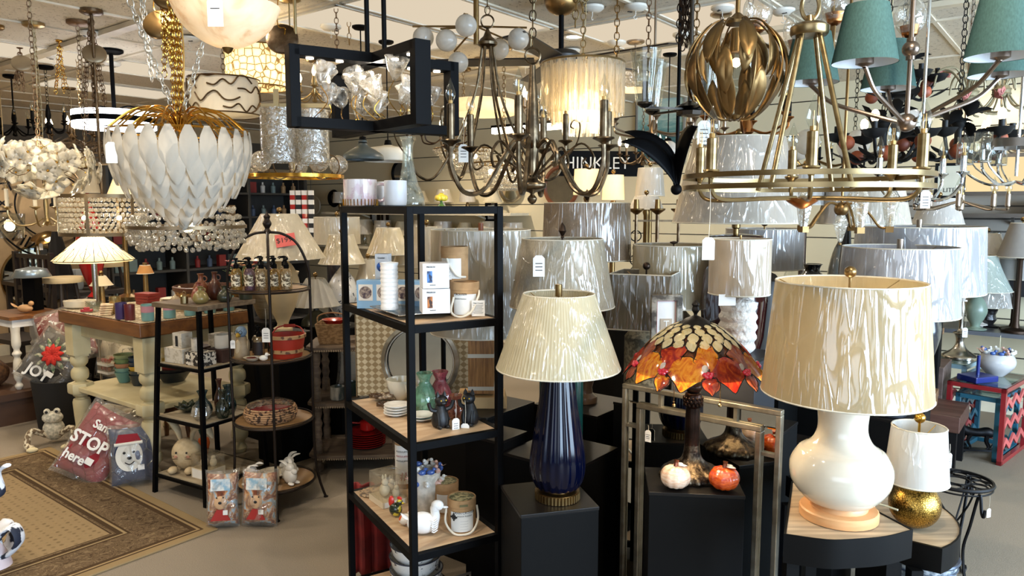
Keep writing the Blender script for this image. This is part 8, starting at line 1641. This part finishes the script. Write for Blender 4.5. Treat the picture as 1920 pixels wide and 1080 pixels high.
# cream stained floor lamp
q=P(176,487,5.5); zS=zat(487,5.5); t=T('cream_glass_floor_lamp','floor lamp with a wide cream leaded glass cone shade and silver pole','floor lamp',(q.x,5.5,0)); rS=.275; hS=zat(437,5.5)-zS
n=N('cream_leaded_glass'); v=n.co(); d=n('BsdfDiffuse',{'Color':lin('efe2bc')}); tr=n('BsdfTranslucent',{'Color':lin('fff0c8')}); n.L(n('MixShader',{0:.5,1:d.outputs[0],2:tr.outputs[0]}).outputs[0],n.out.inputs[0])
s_=O('shade',M().lathe([(rS*.94,zS-.012),(rS,zS),(.045,zS+hS),(.03,zS+hS+.01)],n=64,cap=False),n.m,t); m=M()
for k in range(24): a=TAU*k/24; m.rod((rS*cos(a),rS*sin(a),zS),(.045*cos(a),.045*sin(a),zS+hS),.0022,4)
for k in range(12): a=TAU*(k+.5)/12; e=Vector((cos(a),sin(a),0)); m.tube([e*rS+Vector((0,0,zS)),Vector((cos(a+.16)*rS*.8,sin(a+.16)*rS*.8,zS+hS*.24)),Vector((cos(a)*rS*.62,sin(a)*rS*.62,zS+hS*.46)),Vector((cos(a-.16)*rS*.8,sin(a-.16)*rS*.8,zS+hS*.24))],.002,4,True)
O('leading',m.ring((0,0,zS),rS,.003,60,4),CAME,s_); O('cap',M().lathe([(.05,zS+hS-.002),(.035,zS+hS+.02),(.012,zS+hS+.035),(0,zS+hS+.05)],n=20),CAME,s_)
O('pole',M().rod((0,0,.02),(0,0,zS+hS*.8),.011,10).rod((0,0,.7),(0,0,1.25),.020,12),SILVER,t); O('base',M().lathe([(.15,0),(.15,.015),(.03,.03),(0,.03)],n=32),SILVER,t)
for x in (-.09,.09): O('bulb',M().ball((x,-.04,zS+.03),.025,10,8),emis('warm_bulb','ffe2b4',26),t)
point('cream_floor_lamp_bulb',(q.x,5.46,zS+.07),7,(1,.82,.55),.03)
# lit globe pendant and brass desk lamps
q=P(18,425,4.6); t=T('clear_bulb_pendant','clear glass box pendant with one glaring round bulb at the far left edge','pendant light',q); hang(t,.05,ZC-q.z,'rod',BRASS,.05,r=.003); O('glass_box',M().lathe([(.075,-.07),(.085,.08)],n=28,cap=False),CLEAR,t,sol=.002); O('bulb',M().ball((0,0,0),.028,14,10),emis('warm_bulb','ffe2b4',26),t); point('clear_pendant_bulb',q,5,(1,.8,.5),.03)
t=T('console_table','long dark console with lamps and small goods along the left wall','console table',(-4.73,7.73,0),rad(-38)); O('top',M().box((0,0,.82),(1.9,.5,.04)),mat('espresso_wood','221812',.5),t,False)
for x in (-.9,.9):
    for y in (-.2,.2): O('leg',M().box((x,y,.40),(.05,.05,.80)),mat('espresso_wood'),t,False)
def T5(x,y=0,z=.841): return Vector((-4.73,7.73,z))+Vector((cos(RZ)*x-sin(RZ)*y,sin(RZ)*x+cos(RZ)*y,0))
def desk(label,p,h,mt,lit=0,r=.10,tilt=.5,a=0):
    t=T('desk_lamp',label,'lamp',p,a); O('base',M().lathe([(.07,0),(.07,.015),(.02,.025),(0,.025)],n=24),mt,t); O('stem',M().tube(crv([(0,0,.02),(0,0,h*.8),(.02,-.0,h),(.10,-.0,h+.02)],5),.008,8),mt,t)
    s_=O('shade',M().lathe(curve2([(r,0),(r*.92,.04),(r*.55,.085),(.02,.10)],4),n=32,cap=False),mt,t,sol=.002); s_.location=(.10,0,h-.07); s_.rotation_euler=(0,-tilt,0); b_=O('bulb',M().ball((.10,0,h-.05),.03,12,8),BULB if lit else OPAL,t)
    price_tag(t,(.08,-.09,h-.13),.07,0,0,.04)
desk('brass dome desk lamp with a glaring lit bulb at left below the clock',T5(-.40,-.05),.52,BRASS,1,.12,.5); desk('antique brass two-post desk lamp at the far left edge',T5(-.75,.05),.50,mat('satin_antique_brass'),0,.14,.0)
desk('blackened brass arc desk lamp on the console behind the farmhouse table',T5(.35,.05),.50,DARKB,0,.11,.2); desk('small pewter reading lamp with a flat angled head on the console',T5(-.12,-.12),.30,SILVER,0,.07,.9)
SL('red glazed round lamp body with a cream shade high behind the crystal drum',162,318,362,30,46,6.7,.84,SPH,REDP,'e4d8bc',0,.45,fin='ball',plab='tall dark plinth under the red glazed lamp',pw=.24)
SL('brass lamp with a bright cream tapered shade behind the crystal drum',228,328,366,22,52,6.3,.86,COLN,BRASS,'efe4c8',0,.5,plab='tall dark plinth under the brass lamp with the bright cream shade',pw=.24,em=.3)
SL('small leaded cream cone lamp on the console behind the farmhouse table',190,517,535,16,40,5.9,.86,COLN,BRASS,'e8dcc0',0,.5,plab='dark plinth under the small leaded cone lamp',pw=.22,fin='ball')
SL('little copper wire lamp with a peach shade behind the woven basket',272,497,513,18,30,6.0,.86,COLN,BRASS,'d6a468',0,.5,plab='dark plinth under the little peach shaded lamp',pw=.2,fin='none')
for k,(px,Y,h,lab) in enumerate(((116,6.2,1.02,'round cream-seated bar stool with splayed dark legs behind the crate chair'),(205,7.5,1.05,'dark bar stool further back under the clock'))):
    q=P(px,500,Y); t=T('bar_stool',lab,'stool',(q.x,Y,0)); O('seat',M().lathe([(.0,h),(.15,h),(.155,h+.02),(.15,h+.045),(0,h+.05)],n=32),mat('cream_vinyl','cbb68c',.5),t); O('footrest',M().ring((0,0,.35),.19,.009,36,6),BRASS,t)
    for j in range(4): a=TAU*j/4+.4; O('leg',M().rod((.09*cos(a),.09*sin(a),h),(.22*cos(a),.22*sin(a),0),.015,8),mat('espresso_wood'),t)
q=P(92,600,5.35); t=T('lattice_chair','dark wooden chair with an open square lattice back at left','chair',(-4.4,6.78,0),rad(-30)); EW_=mat('espresso_wood'); m=M()
for x in (-.3,.3): m.box((x,0,.62),(.04,.04,1.24))
for z in (.78,.9,1.02,1.2): m.box((0,0,z),(.60,.025,.04))
for x in (-.2,-.1,0,.1,.2): m.box((x,0,.99),(.03,.02,.42))
O('backrest',m,EW_,t,False); O('seat',M().box((0,-.16,.46),(.6,.32,.04)),EW_,t,False); O('leg',M().box((-.27,-.29,.22),(.04,.04,.44)),EW_,t,False); O('leg',M().box((.27,-.29,.22),(.04,.04,.44)),EW_,t,False)
t=T('draped_coat','black coat draped in a peak over the lattice chair','coat',(-4.28,6.96,.0),rad(-30)); O('cloth',M().grid(lambda u,v:Vector(((.04+.22*v**.8)*cos(TAU*u)*(1+.08*sin(u*40)),(.03+.07*v)*sin(TAU*u)*(1+.1*sin(u*30)),1.42-.62*v)),40,12,True),mat('black_wool','15120f',.9),t)
q=P(18,640,5.4); t=T('white_side_table','small white side table with turned legs and a brown wood top at the far left','table',(q.x-.18,5.85,.246),rad(-34)); t.scale=(1,1,.70); O('top',M().box((0,0,.80),(.52,.42,.035)),PINE,t,False); O('apron',M().box((0,0,.74),(.46,.36,.09)),PAPER,t,False)
wl_=meshof(M().lathe(curve2([(.018,0),(.03,.04),(.016,.08),(.032,.14),(.03,.30),(.02,.36),(.034,.40),(.020,.44),(.032,.50),(.030,.62),(.034,.70)],3),n=18),'leg',mat('white_satin_paint','dcd4c2',.4))
for x in (-.2,.2):
    for y in (-.15,.15): link_me('leg',wl_,t,(x,y,0))
tag(O('folk_bird',M().ball((0,0,.035),.04,14,9,(1.5,.8,.8)).ball((.05,0,.075),.02,10,7).leaf((-.05,0,.04),(-.11,0,.08),.04),mat('pale_maple','b88e60',.5),loc=(q.x-.12,5.78,.820)),'small carved pale wooden bird on the white side table','figurine')
t=T('black_table_lamp_base','black square lamp base with a pale blue-grey metal shade at the far left','lamp',(q.x-.16,5.95,.820)); O('base',M().box((0,0,.13),(.10,.10,.26)),BLACK,t,False); O('shade',M().lathe([(.14,.27),(.11,.33),(.02,.35)],n=28,cap=False),mat('pale_steel_shade','9aa6ac',.3,.7),t,sol=.002)
q=P(44,650,5.3); t=T('word_sign','small black framed white sign lettered Wicked Chickens at left','sign',(q.x+.06,5.72,.246),rad(-8)); O('frame',frame(M(),.13,.15,.012,0,.015),BLACK,t,False); O('face',M().box((0,.002,.075),(.115,.006,.135)),PAPER,t,False); text('lettering','Wicked',.036,INK,t,face((0,-.003,.105),(0,-1,0))); text('lettering','Chickens',.030,INK,t,face((0,-.003,.06),(0,-1,0)))
t=T('wood_platform','low stepped brown wooden platform at the left edge behind the bin','platform',(-4.2,6.0,0),rad(-36)); O('deck',M().box((0,0,.22),(1.3,.6,.05)),mat('stained_brown_board','4c3322',.5),t,False); O('riser',M().box((0,0,.10),(1.24,.54,.20)),mat('stained_brown_board'),t,False); O('shelf_front',M().box((0,-.295,.24),(1.26,.02,.05)),mat('stained_brown_board'),t,False)
q=P(10,690,5.75); tag(O('wicker_basket',M().lathe(curve2([(.10,0),(.16,.04),(.18,.12),(.14,.18),(.10,.20),(0,.16)],3),n=36),mat('brown_wicker','6e4a2a',.7,col2='4a2e1a',sc=40,bump=.6,bsc=60),loc=(q.x-.15,5.70,.246)),'round brown wicker basket on the wooden platform at the far left','basket')
q=fl(18,742); t=T('enamel_tub','worn grey enamel tub with faded lettering at the left edge','tub',(q.x-.05,q.y+.05,0)); O('wall',M().lathe([(.13,0),(.15,.16),(.155,.17),(.145,.17),(.125,.01),(0,.01)],n=32),mat('worn_zinc','6e6a62',.5,.5,col2='4a4642',sc=16),t); text('lettering','WASH',.06,PAPER,t,face((0,-.146,.09),(0,-1,.1)))
# small goods on the console (seen above the farmhouse table)
for k,(x,y,r,h,mt,lab) in enumerate(((-.55,-.12,.05,.11,WHITE,'white ceramic cup on the dark console'),(.10,-.1,.09,.10,WHITE,'rounded white lidded tureen on the dark console'),(.62,-.1,.07,.20,mat('blue_grey_carton','a8b0b4',.5),'blue-grey box-like canister on the dark console'),(.80,.05,.06,.14,ivory,'ivory jar at the right end of the dark console'))):
    tag(O('console_jar',M().lathe([(r*.8,0),(r,h*.15),(r,h*.8),(r*.6,h),(0,h)],n=24 if k!=2 else 6),mt,loc=T5(x,y)),lab,'jar')
# fabric characters at the lower left edge
for k,(p,lab,s_) in enumerate(((fl(2,1075,.0)+Vector((-.06,.05,0)),'navy and white striped fabric bow decoration at the lower left edge',1),(P(-2,880,2.9),'pale pink and white ribbon end poking in at the left edge',.6))):
    if k==1: p=Vector((p.x-.02,p.y,0))
    t=T('ribbon_bow' if k==0 else 'ribbon_stand',lab,'decoration',p); SN=mat('navy_white_stripe','e0e2e6',.7,col2='1a2234',sc=7,th=(.52,.54)); z_=.0 if k==0 else .0
    if k==0:
        for j in range(5): a=TAU*j/5; O('loop',M().tube(crv([(0,0,.12),(.09*cos(a),.06*sin(a),.20),(.12*cos(a),.08*sin(a),.13),(.05*cos(a),.04*sin(a),.06),(0,0,.12)],5),.035,10,flat=.35),SN,t)
        O('foot',M().lathe([(.07,0),(.06,.05),(.03,.12),(0,.13)],n=18),mat('pale_pink_satin','d8c4c4',.5),t)
    else:
        O('pole',M().rod((-.03,0,0),(-.03,0,.50),.006,8),WHITE,t); O('ribbon',M().tube(crv([(-.03,0,.46),(.03,-.01,.50),(.01,0,.58),(.055,0,.61)],5),.022,8,flat=.4),SN,t)
